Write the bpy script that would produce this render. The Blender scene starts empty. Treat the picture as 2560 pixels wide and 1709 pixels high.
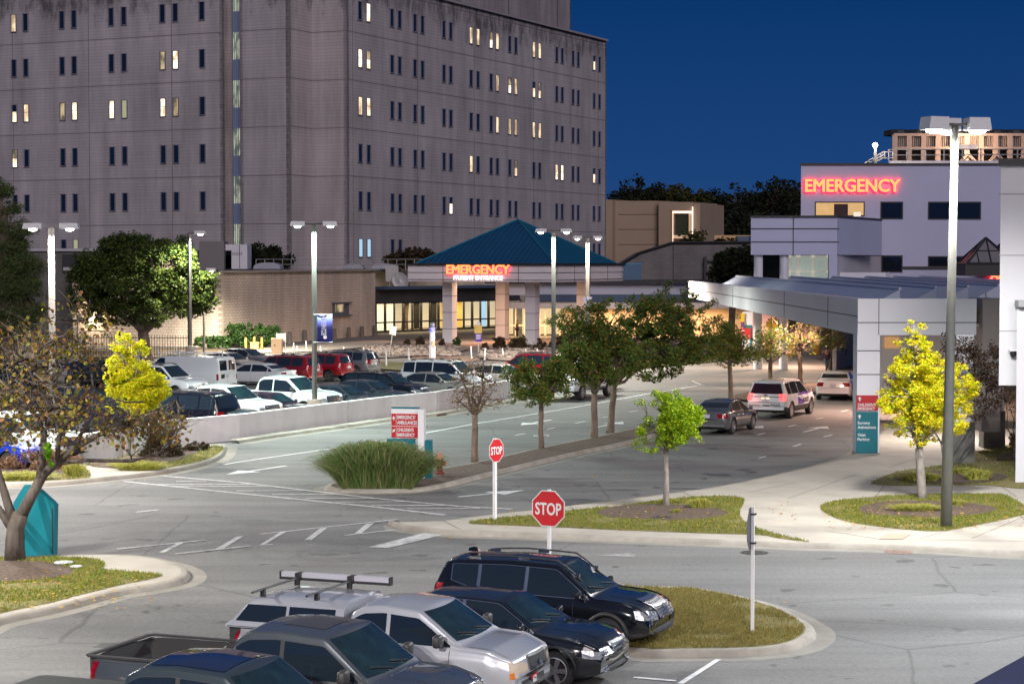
import bpy, bmesh, math, random
from mathutils import Vector, Matrix, noise
from mathutils.bvhtree import BVHTree
R = math.radians
random.seed(7)
S = bpy.context.scene
COL = S.collection
# ---------------------------------------------------------------- camera
FPX, CH = 5000.0, 7.3
TH = math.atan(202.5 / FPX)
CT, ST = math.cos(TH), math.sin(TH)
cam = bpy.data.objects.new('camera', bpy.data.cameras.new('camera'))
COL.objects.link(cam)
cam.data.sensor_width = 36.0
cam.data.lens = FPX / 2560 * 36
cam.data.clip_start = 0.5
cam.data.clip_end = 3000
cam.location = (0, 0, CH)
cam.rotation_euler = (math.pi / 2 - TH, 0, 0)
S.camera = cam
S.render.resolution_x, S.render.resolution_y = 1024, 683
# ---------------------------------------------------------------- sky (dusk)
S.view_settings.view_transform = 'Standard'
S.view_settings.look = 'None'
S.view_settings.exposure = 0.0
S.view_settings.gamma = 1.0
S.cycles.use_denoising = True
S.cycles.max_bounces = 6
S.cycles.diffuse_bounces = 3
S.cycles.glossy_bounces = 3
S.cycles.transparent_max_bounces = 4
S.cycles.sample_clamp_indirect = 4.0
S.cycles.sample_clamp_direct = 30.0
W = bpy.data.worlds.new('World')
S.world = W
W.use_nodes = True
wn, wl = W.node_tree.nodes, W.node_tree.links
bg = wn['Background']
tc = wn.new('ShaderNodeTexCoord')
sp = wn.new('ShaderNodeSeparateXYZ')
wl.new(tc.outputs['Generated'], sp.inputs[0])
rp = wn.new('ShaderNodeValToRGB')
wl.new(sp.outputs['Z'], rp.inputs[0])
e = rp.color_ramp.elements
e[0].position, e[0].color = 0.0, (0.018, 0.058, 0.175, 1)
e[1].position, e[1].color = 0.045, (0.011, 0.056, 0.192, 1)
for p, c in ((0.14, (0.002, 0.034, 0.145, 1)), (0.35, (0.035, 0.065, 0.15, 1)), (1.0, (0.085, 0.095, 0.14, 1))):
    x = e.new(p); x.color = c
wl.new(rp.outputs[0], bg.inputs['Color'])
bg.inputs['Strength'].default_value = 1.0
# afterglow: one wide, weak, slightly pink sun from behind the camera
sun = bpy.data.objects.new('sun', bpy.data.lights.new('sun', 'SUN'))
COL.objects.link(sun)
sun.data.energy = 1.3
sun.data.angle = R(30)
sun.data.color = (1.0, 0.86, 0.86)
sun.rotation_euler = (R(66), 0, R(13))

# ---------------------------------------------------------------- picture measurements -> places in the world
def ray(u, v):
    a, b = (u - 1280) / FPX, -(v - 854.5) / FPX
    return Vector((a, CT + b * ST, -ST + b * CT))
def G(u, v, z=0.0):
    d = ray(u, v); t = (z - CH) / d.z
    return Vector((d.x * t, d.y * t, z))
def P(u, v, Y):
    d = ray(u, v); t = Y / d.y
    return Vector((d.x * t, Y, CH + d.z * t))
def ZR(v, Y): return P(1280, v, Y).z
D1 = Vector((.4357, .9001, 0)); D2 = Vector((-.9001, .4357, 0)); UP = Vector((0, 0, 1))

# ---------------------------------------------------------------- objects
def tag(o, label=None, cat=None, group=None, kind=None):
    if label: o['label'] = label
    if cat: o['category'] = cat
    if group: o['group'] = group
    if kind: o['kind'] = kind
    return o
def empty(name, loc=(0, 0, 0), rz=0.0, **k):
    o = bpy.data.objects.new(name, None); COL.objects.link(o)
    o.location = loc; o.rotation_euler = (0, 0, rz)
    return tag(o, **k)
class MB:
    def __init__(s): s.v, s.f, s.m, s.c = [], [], [], 0
    def add(s, vs, fs, mi=0):
        b = len(s.v); s.v += [tuple(x) for x in vs]
        for f in fs: s.f.append(tuple(b + i for i in f)); s.m.append(mi)
        return s
    def box(s, c, d, mi=0, ax=None):
        c = Vector(c); X, Y, Z = ax or (Vector((1, 0, 0)), Vector((0, 1, 0)), UP)
        p = [c + X * (a * d[0] / 2) + Y * (b * d[1] / 2) + Z * (e * d[2] / 2) for e in (-1, 1) for b in (-1, 1) for a in (-1, 1)]
        return s.add(p, [(0, 2, 3, 1), (4, 5, 7, 6), (0, 1, 5, 4), (2, 6, 7, 3), (0, 4, 6, 2), (1, 3, 7, 5)], mi)
    def tube(s, pts, r, n=8, mi=0, cap=True):
        pts = [Vector(p) for p in pts]
        if not hasattr(r, '__len__'): r = [r] * len(pts)
        b = len(s.v); up = None
        for i, p in enumerate(pts):
            t = (pts[min(i + 1, len(pts) - 1)] - pts[max(i - 1, 0)]).normalized()
            if up is None:
                up = Vector((0, 0, 1)) if abs(t.z) < .9 else Vector((1, 0, 0))
            a = t.cross(up).normalized(); c = a.cross(t); up = c
            for k in range(n):
                w = 2 * math.pi * k / n
                s.v.append(tuple(p + (a * math.cos(w) + c * math.sin(w)) * r[i]))
        for i in range(len(pts) - 1):
            for k in range(n):
                q = (k + 1) % n
                s.f.append((b + i * n + k, b + i * n + q, b + (i + 1) * n + q, b + (i + 1) * n + k)); s.m.append(mi)
        if cap:
            s.f.append(tuple(b + k for k in range(n))); s.m.append(mi)
            s.f.append(tuple(b + (len(pts) - 1) * n + k for k in reversed(range(n)))); s.m.append(mi)
        return s
    def lathe(s, prof, n=16, o=(0, 0, 0), mi=0, axis='Z'):
        b = len(s.v); o = Vector(o)
        for r, z in prof:
            for k in range(n):
                w = 2 * math.pi * k / n
                q = (r * math.cos(w), r * math.sin(w), z)
                if axis == 'Y': q = (q[0], q[2], q[1])
                s.v.append(tuple(o + Vector(q)))
        for i in range(len(prof) - 1):
            for k in range(n):
                q = (k + 1) % n
                s.f.append((b + i * n + k, b + i * n + q, b + (i + 1) * n + q, b + (i + 1) * n + k)); s.m.append(mi)
        return s
    def prism(s, poly, vec, mi=0):
        poly = [Vector(p) for p in poly]; vec = Vector(vec); n = len(poly)
        return s.add(poly + [p + vec for p in poly], [tuple(range(n)), tuple(reversed(range(n, 2 * n)))] +
                     [(i, i + n, (i + 1) % n + n, (i + 1) % n) for i in range(n)], mi)
    def build(s, name, mats, parent=None, smooth=False, tri=False, fixn=True, sharp=None):
        me = bpy.data.meshes.new(name); me.from_pydata(s.v, [], s.f)
        if not isinstance(mats, (list, tuple)): mats = [mats]
        for m in mats: me.materials.append(m)
        if len(mats) > 1: me.polygons.foreach_set('material_index', s.m)
        if fixn or tri:
            bm = bmesh.new(); bm.from_mesh(me)
            if fixn: bmesh.ops.recalc_face_normals(bm, faces=bm.faces)
            if tri: bmesh.ops.triangulate(bm, faces=[f for f in bm.faces if len(f.verts) > 4])
            bm.to_mesh(me); bm.free()
        if smooth:
            me.polygons.foreach_set('use_smooth', [True] * len(me.polygons))
            if sharp: me.set_sharp_from_angle(angle=R(sharp))
        o = bpy.data.objects.new(name, me); COL.objects.link(o)
        if parent is not None: o.parent = parent
        return o
# ---------------------------------------------------------------- materials
def mat(name, col, rough=.7, metal=0., var=0., vscale=3., bump=0., bscale=None, emit=None, estr=0., col2=None, coat=0., spec=None,
        alpha=None, island=None, stretch=None, detail=4.):
    m = bpy.data.materials.new(name); m.use_nodes = True
    n, l = m.node_tree.nodes, m.node_tree.links
    b = n['Principled BSDF']
    b.inputs['Base Color'].default_value = (*col, 1); b.inputs['Roughness'].default_value = rough; b.inputs['Metallic'].default_value = metal
    if coat: b.inputs['Coat Weight'].default_value = coat; b.inputs['Coat Roughness'].default_value = .04
    if spec is not None: b.inputs['Specular IOR Level'].default_value = spec
    if emit: b.inputs['Emission Color'].default_value = (*emit, 1); b.inputs['Emission Strength'].default_value = estr
    if var or bump or col2:
        t = n.new('ShaderNodeTexCoord'); mp = n.new('ShaderNodeMapping'); l.new(t.outputs['Object'], mp.inputs[0])
        if stretch: mp.inputs['Scale'].default_value = stretch
    if var or col2:
        nz = n.new('ShaderNodeTexNoise'); nz.inputs['Scale'].default_value = vscale; nz.inputs['Detail'].default_value = detail
        nz.inputs['Roughness'].default_value = .62
        l.new(mp.outputs[0], nz.inputs['Vector'])
        r = n.new('ShaderNodeValToRGB'); l.new(nz.outputs['Fac'], r.inputs[0])
        r.color_ramp.elements[0].position = .3; r.color_ramp.elements[1].position = .7
        c2 = col2 or tuple(min(1, x * (1 + var)) for x in col); c1 = col if col2 else tuple(x * (1 - var) for x in col)
        r.color_ramp.elements[0].color = (*c1, 1); r.color_ramp.elements[1].color = (*c2, 1)
        l.new(r.outputs[0], b.inputs['Base Color'])
    if bump:
        nb = n.new('ShaderNodeTexNoise'); nb.inputs['Scale'].default_value = bscale or vscale * 6; nb.inputs['Detail'].default_value = 3
        l.new(mp.outputs[0], nb.inputs['Vector'])
        bp = n.new('ShaderNodeBump'); bp.inputs['Strength'].default_value = bump; bp.inputs['Distance'].default_value = .02
        l.new(nb.outputs['Fac'], bp.inputs['Height']); l.new(bp.outputs[0], b.inputs['Normal'])
    return m
def leafmat(name, cols, rough=.55, trans=.35):
    m = bpy.data.materials.new(name); m.use_nodes = True
    n, l = m.node_tree.nodes, m.node_tree.links
    b = n['Principled BSDF']; b.inputs['Roughness'].default_value = rough; b.inputs['Specular IOR Level'].default_value = .3
    g = n.new('ShaderNodeNewGeometry'); r = n.new('ShaderNodeValToRGB'); l.new(g.outputs['Random Per Island'], r.inputs[0])
    el = r.color_ramp.elements
    for i, c in enumerate(cols):
        p = i / max(1, len(cols) - 1)
        x = el[0] if i == 0 else (el[len(el) - 1] if i == len(cols) - 1 else el.new(p))
        x.position = p; x.color = (*c, 1)
    l.new(r.outputs[0], b.inputs['Base Color'])
    t = n.new('ShaderNodeBsdfTranslucent'); l.new(r.outputs[0], t.inputs[0])
    mx = n.new('ShaderNodeMixShader'); mx.inputs[0].default_value = trans
    l.new(b.outputs[0], mx.inputs[1]); l.new(t.outputs[0], mx.inputs[2]); l.new(mx.outputs[0], n['Material Output'].inputs[0])
    return m
def emitm(name, col, s):
    return mat(name, (.02, .02, .02), .5, emit=col, estr=s)
def emitvar(name, c1, s1, c2, s2, scale=(1.2, 1.2, .7)):
    m = bpy.data.materials.new(name); m.use_nodes = True; n, l = m.node_tree.nodes, m.node_tree.links; b = n['Principled BSDF']; b.inputs['Base Color'].default_value = (.03, .03, .03, 1)
    t = n.new('ShaderNodeTexCoord'); mp = n.new('ShaderNodeMapping'); mp.inputs['Scale'].default_value = scale; l.new(t.outputs['Object'], mp.inputs[0])
    z = n.new('ShaderNodeTexNoise'); z.inputs['Scale'].default_value = 1.; z.inputs['Detail'].default_value = 4; l.new(mp.outputs[0], z.inputs['Vector'])
    r = n.new('ShaderNodeValToRGB'); l.new(z.outputs['Fac'], r.inputs[0]); e = r.color_ramp.elements; e[0].position = .40; e[1].position = .60
    e[0].color = (*[x * s1 for x in c1], 1); e[1].color = (*[x * s2 for x in c2], 1)
    l.new(r.outputs[0], b.inputs['Emission Color']); b.inputs['Emission Strength'].default_value = 1; return m
def asphalt(name, c1, c2):
    m = mat(name, c1, .85, col2=c2, vscale=.16, detail=9, bump=.35, bscale=40)
    n, l = m.node_tree.nodes, m.node_tree.links
    b = n['Principled BSDF']; r = [x for x in n if x.type == 'VALTORGB'][0]; mp = [x for x in n if x.type == 'MAPPING'][0]
    r.color_ramp.elements[0].position = .25; r.color_ramp.elements[1].position = .75
    g = n.new('ShaderNodeTexNoise'); g.inputs['Scale'].default_value = 10; g.inputs['Detail'].default_value = 6; g.inputs['Roughness'].default_value = .85; l.new(mp.outputs[0], g.inputs['Vector'])
    rg = n.new('ShaderNodeMapRange'); l.new(g.outputs['Fac'], rg.inputs[0]); rg.inputs[1].default_value = .3; rg.inputs[2].default_value = .7; rg.inputs[3].default_value = .62; rg.inputs[4].default_value = 1.34
    mul = n.new('ShaderNodeMix'); mul.data_type = 'RGBA'; mul.blend_type = 'MULTIPLY'; mul.inputs[0].default_value = 1
    l.new(r.outputs[0], mul.inputs[6]); l.new(rg.outputs[0], mul.inputs[7])
    # old cracks
    w = n.new('ShaderNodeTexNoise'); w.inputs['Scale'].default_value = .5; w.inputs['Detail'].default_value = 5; l.new(mp.outputs[0], w.inputs['Vector'])
    ad = n.new('ShaderNodeMixRGB'); ad.inputs[0].default_value = .25; l.new(mp.outputs[0], ad.inputs[1]); l.new(w.outputs['Color'], ad.inputs[2])
    vo = n.new('ShaderNodeTexVoronoi'); vo.feature = 'DISTANCE_TO_EDGE'; vo.inputs['Scale'].default_value = .16; l.new(ad.outputs[0], vo.inputs['Vector'])
    cr = n.new('ShaderNodeMapRange'); l.new(vo.outputs['Distance'], cr.inputs[0]); cr.inputs[1].default_value = 0; cr.inputs[2].default_value = .006; cr.inputs[3].default_value = .62; cr.inputs[4].default_value = 1
    # darker worn streaks (oil, tyre marks) along the lanes
    mp2 = n.new('ShaderNodeMapping'); mp2.inputs['Rotation'].default_value = (0, 0, R(-64)); mp2.inputs['Scale'].default_value = (.06, .75, 1)
    l.new([x for x in n if x.type == 'TEX_COORD'][0].outputs['Object'], mp2.inputs[0])
    st = n.new('ShaderNodeTexNoise'); st.inputs['Scale'].default_value = 1.3; st.inputs['Detail'].default_value = 7; l.new(mp2.outputs[0], st.inputs['Vector'])
    sr = n.new('ShaderNodeMapRange'); l.new(st.outputs['Fac'], sr.inputs[0]); sr.inputs[1].default_value = .35; sr.inputs[2].default_value = .62; sr.inputs[3].default_value = .80; sr.inputs[4].default_value = 1.05
    m2 = n.new('ShaderNodeMath'); m2.operation = 'MULTIPLY'; l.new(cr.outputs[0], m2.inputs[0]); l.new(sr.outputs[0], m2.inputs[1])
    # small dark spots
    vs = n.new('ShaderNodeTexNoise'); vs.inputs['Scale'].default_value = 1.1; vs.inputs['Detail'].default_value = 3; l.new(mp.outputs[0], vs.inputs['Vector'])
    vr = n.new('ShaderNodeMapRange'); l.new(vs.outputs['Fac'], vr.inputs[0]); vr.inputs[1].default_value = .655; vr.inputs[2].default_value = .69; vr.inputs[3].default_value = 1; vr.inputs[4].default_value = .55
    m3 = n.new('ShaderNodeMath'); m3.operation = 'MULTIPLY'; l.new(m2.outputs[0], m3.inputs[0]); l.new(vr.outputs[0], m3.inputs[1])
    mul2 = n.new('ShaderNodeMix'); mul2.data_type = 'RGBA'; mul2.blend_type = 'MULTIPLY'; mul2.inputs[0].default_value = 1
    l.new(mul.outputs[2], mul2.inputs[6]); l.new(m3.outputs[0], mul2.inputs[7]); l.new(mul2.outputs[2], b.inputs['Base Color'])
    return m
def brickmat(name, c1, c2, mortar, h=.1, w=.4, stain=.35, rough=.85, mort=.015, mould=None):
    """coursed block wall; local X runs along the wall, Z up"""
    m = bpy.data.materials.new(name); m.use_nodes = True
    n, l = m.node_tree.nodes, m.node_tree.links; b = n['Principled BSDF']; b.inputs['Roughness'].default_value = rough
    t = n.new('ShaderNodeTexCoord'); s_ = n.new('ShaderNodeSeparateXYZ'); l.new(t.outputs['Object'], s_.inputs[0])
    cx = n.new('ShaderNodeCombineXYZ'); l.new(s_.outputs['X'], cx.inputs['X']); l.new(s_.outputs['Z'], cx.inputs['Y'])
    br = n.new('ShaderNodeTexBrick'); l.new(cx.outputs[0], br.inputs['Vector'])
    br.inputs['Scale'].default_value = 1; br.inputs['Brick Width'].default_value = w; br.inputs['Row Height'].default_value = h
    br.inputs['Mortar Size'].default_value = mort; br.inputs['Mortar Smooth'].default_value = .6; br.inputs['Bias'].default_value = 0
    br.inputs['Color1'].default_value = (*c1, 1); br.inputs['Color2'].default_value = (*c2, 1); br.inputs['Mortar'].default_value = (*mortar, 1)
    mp = n.new('ShaderNodeMapping'); l.new(t.outputs['Object'], mp.inputs[0]); mp.inputs['Scale'].default_value = (1, 1, .14)
    nz = n.new('ShaderNodeTexNoise'); nz.inputs['Scale'].default_value = .5; nz.inputs['Detail'].default_value = 9; nz.inputs['Roughness'].default_value = .7; l.new(mp.outputs[0], nz.inputs['Vector'])
    r1 = n.new('ShaderNodeMapRange'); l.new(nz.outputs['Fac'], r1.inputs[0]); r1.inputs[1].default_value = .3; r1.inputs[2].default_value = .62; r1.inputs[3].default_value = 1 - stain; r1.inputs[4].default_value = 1.06
    n2 = n.new('ShaderNodeTexNoise'); n2.inputs['Scale'].default_value = .12; n2.inputs['Detail'].default_value = 4; l.new(t.outputs['Object'], n2.inputs['Vector'])
    r2 = n.new('ShaderNodeMapRange'); l.new(n2.outputs['Fac'], r2.inputs[0]); r2.inputs[1].default_value = .3; r2.inputs[2].default_value = .7; r2.inputs[3].default_value = .86; r2.inputs[4].default_value = 1.1
    mm = n.new('ShaderNodeMath'); mm.operation = 'MULTIPLY'; l.new(r1.outputs[0], mm.inputs[0]); l.new(r2.outputs[0], mm.inputs[1])
    mx = n.new('ShaderNodeMix'); mx.data_type = 'RGBA'; mx.blend_type = 'MULTIPLY'; mx.inputs[0].default_value = 1
    out = mm.outputs[0]
    if mould:
        zr = n.new('ShaderNodeMapRange'); l.new(s_.outputs['Z'], zr.inputs[0]); zr.inputs[1].default_value = mould; zr.inputs[2].default_value = mould + 5; zr.inputs[3].default_value = 0; zr.inputs[4].default_value = .26
        n3 = n.new('ShaderNodeTexNoise'); n3.inputs['Scale'].default_value = .55; n3.inputs['Detail'].default_value = 10; n3.inputs['Roughness'].default_value = .75; m3 = n.new('ShaderNodeMapping'); m3.inputs['Scale'].default_value = (1, 1, .35); l.new(t.outputs['Object'], m3.inputs[0]); l.new(m3.outputs[0], n3.inputs['Vector'])
        ad = n.new('ShaderNodeMath'); ad.operation = 'ADD'; l.new(zr.outputs[0], ad.inputs[0]); l.new(n3.outputs['Fac'], ad.inputs[1])
        r3 = n.new('ShaderNodeMapRange'); l.new(ad.outputs[0], r3.inputs[0]); r3.inputs[1].default_value = .68; r3.inputs[2].default_value = .84; r3.inputs[3].default_value = 1; r3.inputs[4].default_value = .30
        q = n.new('ShaderNodeMath'); q.operation = 'MULTIPLY'; l.new(mm.outputs[0], q.inputs[0]); l.new(r3.outputs[0], q.inputs[1]); out = q.outputs[0]
    l.new(br.outputs['Color'], mx.inputs[6]); l.new(out, mx.inputs[7]); l.new(mx.outputs[2], b.inputs['Base Color'])
    return m
M = {}
M['asphalt'] = asphalt('asphalt', (.115, .117, .116), (.18, .18, .176))
M['asphalt_dark'] = asphalt('lot_asphalt', (.06, .06, .062), (.10, .10, .10))
M['concrete'] = mat('concrete', (.32, .295, .25), .85, col2=(.42, .39, .335), vscale=.7, detail=8, bump=.2, bscale=30)
M['kerb'] = mat('kerb_concrete', (.22, .20, .165), .9, col2=(.37, .345, .30), vscale=1.4, detail=8, bump=.3, bscale=25)
M['gutter'] = mat('gutter_concrete', (.18, .17, .148), .9, col2=(.27, .255, .225), vscale=1.2, detail=8, bump=.2)
M['paint'] = mat('road_paint', (.42, .43, .43), .7, col2=(.78, .79, .80), vscale=4, detail=10)
M['paint_worn'] = mat('worn_road_paint', (.22, .23, .23), .8, col2=(.6, .6, .6), vscale=5, detail=10)
M['soil'] = mat('turf_soil', (.11, .115, .035), .95, col2=(.22, .17, .06), vscale=2.2, detail=9, bump=.5, bscale=30)
M['mulch'] = mat('mulch', (.035, .024, .017), .95, col2=(.14, .095, .068), vscale=9, detail=9, bump=1., bscale=24)
M['wall_white'] = mat('white_stucco', (.66, .64, .63), .85, col2=(.84, .82, .81), vscale=.9, detail=9, bump=.25, bscale=8, stretch=(1, 1, .35))
M['panel'] = mat('white_panel', (.66, .67, .72), .45, var=.05, vscale=.5)
M['panel_cool'] = mat('cool_panel', (.50, .52, .62), .5, var=.06, vscale=.4)
M['joint'] = mat('joint', (.05, .05, .06), .8)
M['dark'] = mat('dark_trim', (.02, .02, .022), .5)
M['black'] = mat('black_void', (.006, .006, .007), .9)
M['rubber'] = mat('rubber', (.018, .018, .019), .8)
M['plastic'] = mat('black_plastic', (.03, .03, .032), .55)
M['chrome'] = mat('chrome', (.75, .75, .76), .18, 1.)
M['alloy'] = mat('alloy', (.5, .5, .52), .3, .9)
M['steel'] = mat('galvanised_steel', (.42, .42, .41), .5, .4, var=.12, vscale=4)
M['pole'] = mat('grey_pole_paint', (.13, .135, .12), .6, var=.12, vscale=3)
M['pole_light'] = mat('pale_pole_paint', (.11, .108, .10), .5, var=.1, vscale=3)
M['white'] = mat('white_paint', (.72, .72, .73), .45)
M['glass'] = mat('dark_glass', (.008, .012, .02), .06, spec=.8)
M['carglass'] = mat('car_glass', (.010, .016, .024), .03, spec=1., coat=.5)
M['shieldglass'] = mat('windscreen_glass', (.003, .007, .009), .04, spec=.8, coat=.5, col2=(.012, .034, .038), vscale=2.2)
M['red_sign'] = mat('red_sign', (.46, .012, .02), .4)
M['stop_red'] = mat('stop_red', (.55, .02, .025), .4, var=.06)
M['teal_sign'] = mat('teal_sign', (.003, .15, .19), .35, var=.08, vscale=1.5)
M['teal_dark'] = mat('teal_dark', (.01, .13, .17), .4)
M['sign_back'] = mat('sign_back', (.09, .10, .12), .5, .3)
M['redlamp'] = mat('tail_lamp', (.30, .006, .01), .15, coat=.6, col2=(.12, .0, .004), vscale=12)
M['redlit'] = mat('tail_lamp_lit', (.5, .01, .01), .2, emit=(1, .04, .04), estr=5)
M['lamp_clear'] = mat('clear_lamp', (.035, .04, .05), .1, .3, coat=1., col2=(.50, .52, .56), vscale=26)  # bright specks in the lens colour stand for sparkle
M['lamp_old'] = mat('yellowed_lamp', (.42, .33, .24), .2, coat=.8, col2=(.60, .52, .42), vscale=5)
M['amber'] = mat('amber_lens', (.6, .17, .02), .2, coat=.5)
M['lampglass'] = emitm('lamp_lens', (1., .97, .90), 45)
M['bark'] = mat('bark', (.04, .032, .026), .95, col2=(.115, .092, .078), vscale=7, detail=9, bump=1., bscale=18, stretch=(1, 1, .25))
M['bark_pale'] = mat('pale_bark', (.15, .135, .12), .9, col2=(.30, .27, .24), vscale=9, detail=8, bump=.6, stretch=(1, 1, .4))
M['bark_brown'] = mat('brown_bark', (.10, .07, .05), .95, col2=(.22, .17, .13), vscale=9, bump=.8, stretch=(1, 1, .3))
# ---------------------------------------------------------------- text
def text(name, s, size, m, parent, org, X, Z, width=None, ext=.01, offs=0.0, align='LEFT', bold=0.0, dup=0.0):
    """s standing on the plane spanned by X (reading direction) and Z (up)."""
    cu = bpy.data.curves.new(name, 'FONT'); cu.body = s; cu.size = size; cu.extrude = ext; cu.offset = bold; cu.align_x = align
    cu.resolution_u = 3
    o = bpy.data.objects.new(name, cu); COL.objects.link(o)
    dg = bpy.context.evaluated_depsgraph_get(); me = bpy.data.meshes.new_from_object(o.evaluated_get(dg))
    bpy.data.objects.remove(o); bpy.data.curves.remove(cu)
    xs = [v.co.x for v in me.vertices]; w = max(xs) - min(xs); sx = (width / w) if width else 1
    x0 = min(xs) if align == 'LEFT' else (min(xs) + max(xs)) / 2
    X = Vector(X).normalized(); Z = Vector(Z).normalized(); Nn = X.cross(Z); org = Vector(org) + Nn * offs
    for v in me.vertices:
        v.co = org + X * ((v.co.x - x0) * sx) + Z * v.co.y + Nn * v.co.z
    if dup:
        bm = bmesh.new()
        for i in range(8):
            q = me.copy(); q.transform(Matrix.Translation((X * math.cos(i * math.pi / 4) + Z * math.sin(i * math.pi / 4)) * dup + Nn * (.0015 * i))); bm.from_mesh(q); bpy.data.meshes.remove(q)
        bm.from_mesh(me) if False else None
        bm.to_mesh(me); bm.free()
    me.materials.clear(); me.materials.append(m)
    r = bpy.data.objects.new(name, me); COL.objects.link(r)
    if parent is not None: r.parent = parent; r.matrix_parent_inverse = Matrix()
    return r
WORLD = []
def thing(name, loc, label, cat, group=None):
    o = empty(name, loc); tag(o, label, cat, group); WORLD.append(o); return o
def adopt_all():
    for r in WORLD:
        inv = (Matrix.Translation(r.location) @ r.rotation_euler.to_matrix().to_4x4()).inverted()
        for c in r.children: c.matrix_parent_inverse = inv
def struct(o, kind='structure'): o['kind'] = kind; return o
# ---------------------------------------------------------------- ground pieces
def smooth_loop(pts, k=6):
    n = len(pts); out = []
    for i in range(n):
        a, b, c, d = pts[i - 1], pts[i], pts[(i + 1) % n], pts[(i + 2) % n]
        for j in range(k):
            t = j / k
            out.append(.5 * ((2 * b) + (c - a) * t + (2 * a - 5 * b + 4 * c - d) * t * t + (3 * b - a - 3 * c + d) * t ** 3))
    return out
def area(pts): return sum(pts[i - 1].x * pts[i].y - pts[i].x * pts[i - 1].y for i in range(len(pts))) / 2
def offset(pts, d):
    """d > 0 grows the loop"""
    if area(pts) < 0: pts = pts[::-1]
    n = len(pts); out = []
    for i in range(n):
        e1 = (pts[i] - pts[i - 1]); e2 = (pts[(i + 1) % n] - pts[i]); e1.z = e2.z = 0
        if e1.length < 1e-6: e1 = e2.copy()
        if e2.length < 1e-6: e2 = e1.copy()
        e1.normalize(); e2.normalize()
        nn = Vector((e1.y + e2.y, -e1.x - e2.x, 0))
        if nn.length < 1e-6: nn = Vector((e1.y, -e1.x, 0))
        nn.normalize(); out.append(pts[i] + nn * d)
    return out
def sheet(name, pts, z, m, thick=0., kind='structure', bevel=0.):
    bm = bmesh.new()
    vs = [bm.verts.new((p.x, p.y, z)) for p in pts]
    f = bm.faces.new(vs); f.normal_update()
    if f.normal.z < 0: f.normal_flip()
    if thick:
        r = bmesh.ops.extrude_face_region(bm, geom=[f]); top = [x for x in r['geom'] if isinstance(x, bmesh.types.BMVert)]
        # the old face becomes the underside
        for v in vs: v.co.z = z - thick
        if bevel:
            for v, lo in zip(top, vs): pass
    bmesh.ops.triangulate(bm, faces=[x for x in bm.faces if len(x.verts) > 4])
    bmesh.ops.recalc_face_normals(bm, faces=bm.faces)
    me = bpy.data.meshes.new(name); bm.to_mesh(me); bm.free(); me.materials.append(m)
    o = bpy.data.objects.new(name, me); COL.objects.link(o)
    if kind: o['kind'] = kind
    return o
def ring(name, pts, w, z, m, bev=.03):
    """a kerb of width w inside the closed loop pts, with a rounded outer edge"""
    if area(pts) < 0: pts = pts[::-1]
    a = offset(pts, .05); b = pts; b2 = offset(pts, -bev * 1.6); c = offset(pts, -w); n = len(pts); mb = MB(); vs = []
    for L, zz in ((a, 0.0), (b, z - bev), (b2, z), (c, z), (c, 0.0)): vs += [(p.x, p.y, zz) for p in L]
    fs = [(k * n + i, k * n + (i + 1) % n, (k + 1) * n + (i + 1) % n, (k + 1) * n + i) for k in range(4) for i in range(n)]
    mb.add(vs, fs); o = mb.build(name, m, smooth=True, sharp=50); o['kind'] = 'structure'; return o
def loop(px, z=.13, sm=True, k=6):
    p = [G(u, v, z) for u, v in px]
    return smooth_loop(p, k) if sm else p
MK = [0]
def strip_mark(mb, a, b, w, z=.008):
    MK[0] += 1; z += .0005 * (MK[0] % 14)
    d = (b - a); d.z = 0; d.normalize(); n = Vector((-d.y, d.x, 0)) * w / 2
    mb.add([(q.x, q.y, z) for q in (a - n, a + n, b + n, b - n)], [(0, 1, 2, 3)])
def quad_mark(mb, px, z=.008):
    MK[0] += 1; z += .0005 * (MK[0] % 14); mb.add([(p.x, p.y, z) for p in (G(u, v) for u, v in px)], [tuple(range(len(px)))])

big = MB(); big.add([(-900, -60, -.06), (900, -60, -.06), (900, 1500, -.06), (-900, 1500, -.06)], [(0, 1, 2, 3)])
struct(big.build('ground', mat('bare_ground', (.04, .035, .025), .95, col2=(.07, .06, .035), vscale=.1)))
rd = MB(); rd.add([(-120, -10, 0), (110, -10, 0), (110, 230, 0), (-120, 230, 0)], [(0, 1, 2, 3)])
struct(rd.build('road', M['asphalt']))
# parking lot beyond the low wall
wl = [(195, 1163), (430, 1122), (600, 1102), (978, 1047), (1092, 1035), (1300, 998), (1420, 975)]
lot = [G(u, v) for u, v in wl] + [G(1420, 905), G(1330, 885), G(1000, 905), G(700, 890), G(380, 882), G(-60, 905), G(-60, 1165)]
struct(sheet('parking_lot', lot, .006, M['asphalt_dark'])).name = 'parking_lot'

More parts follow.
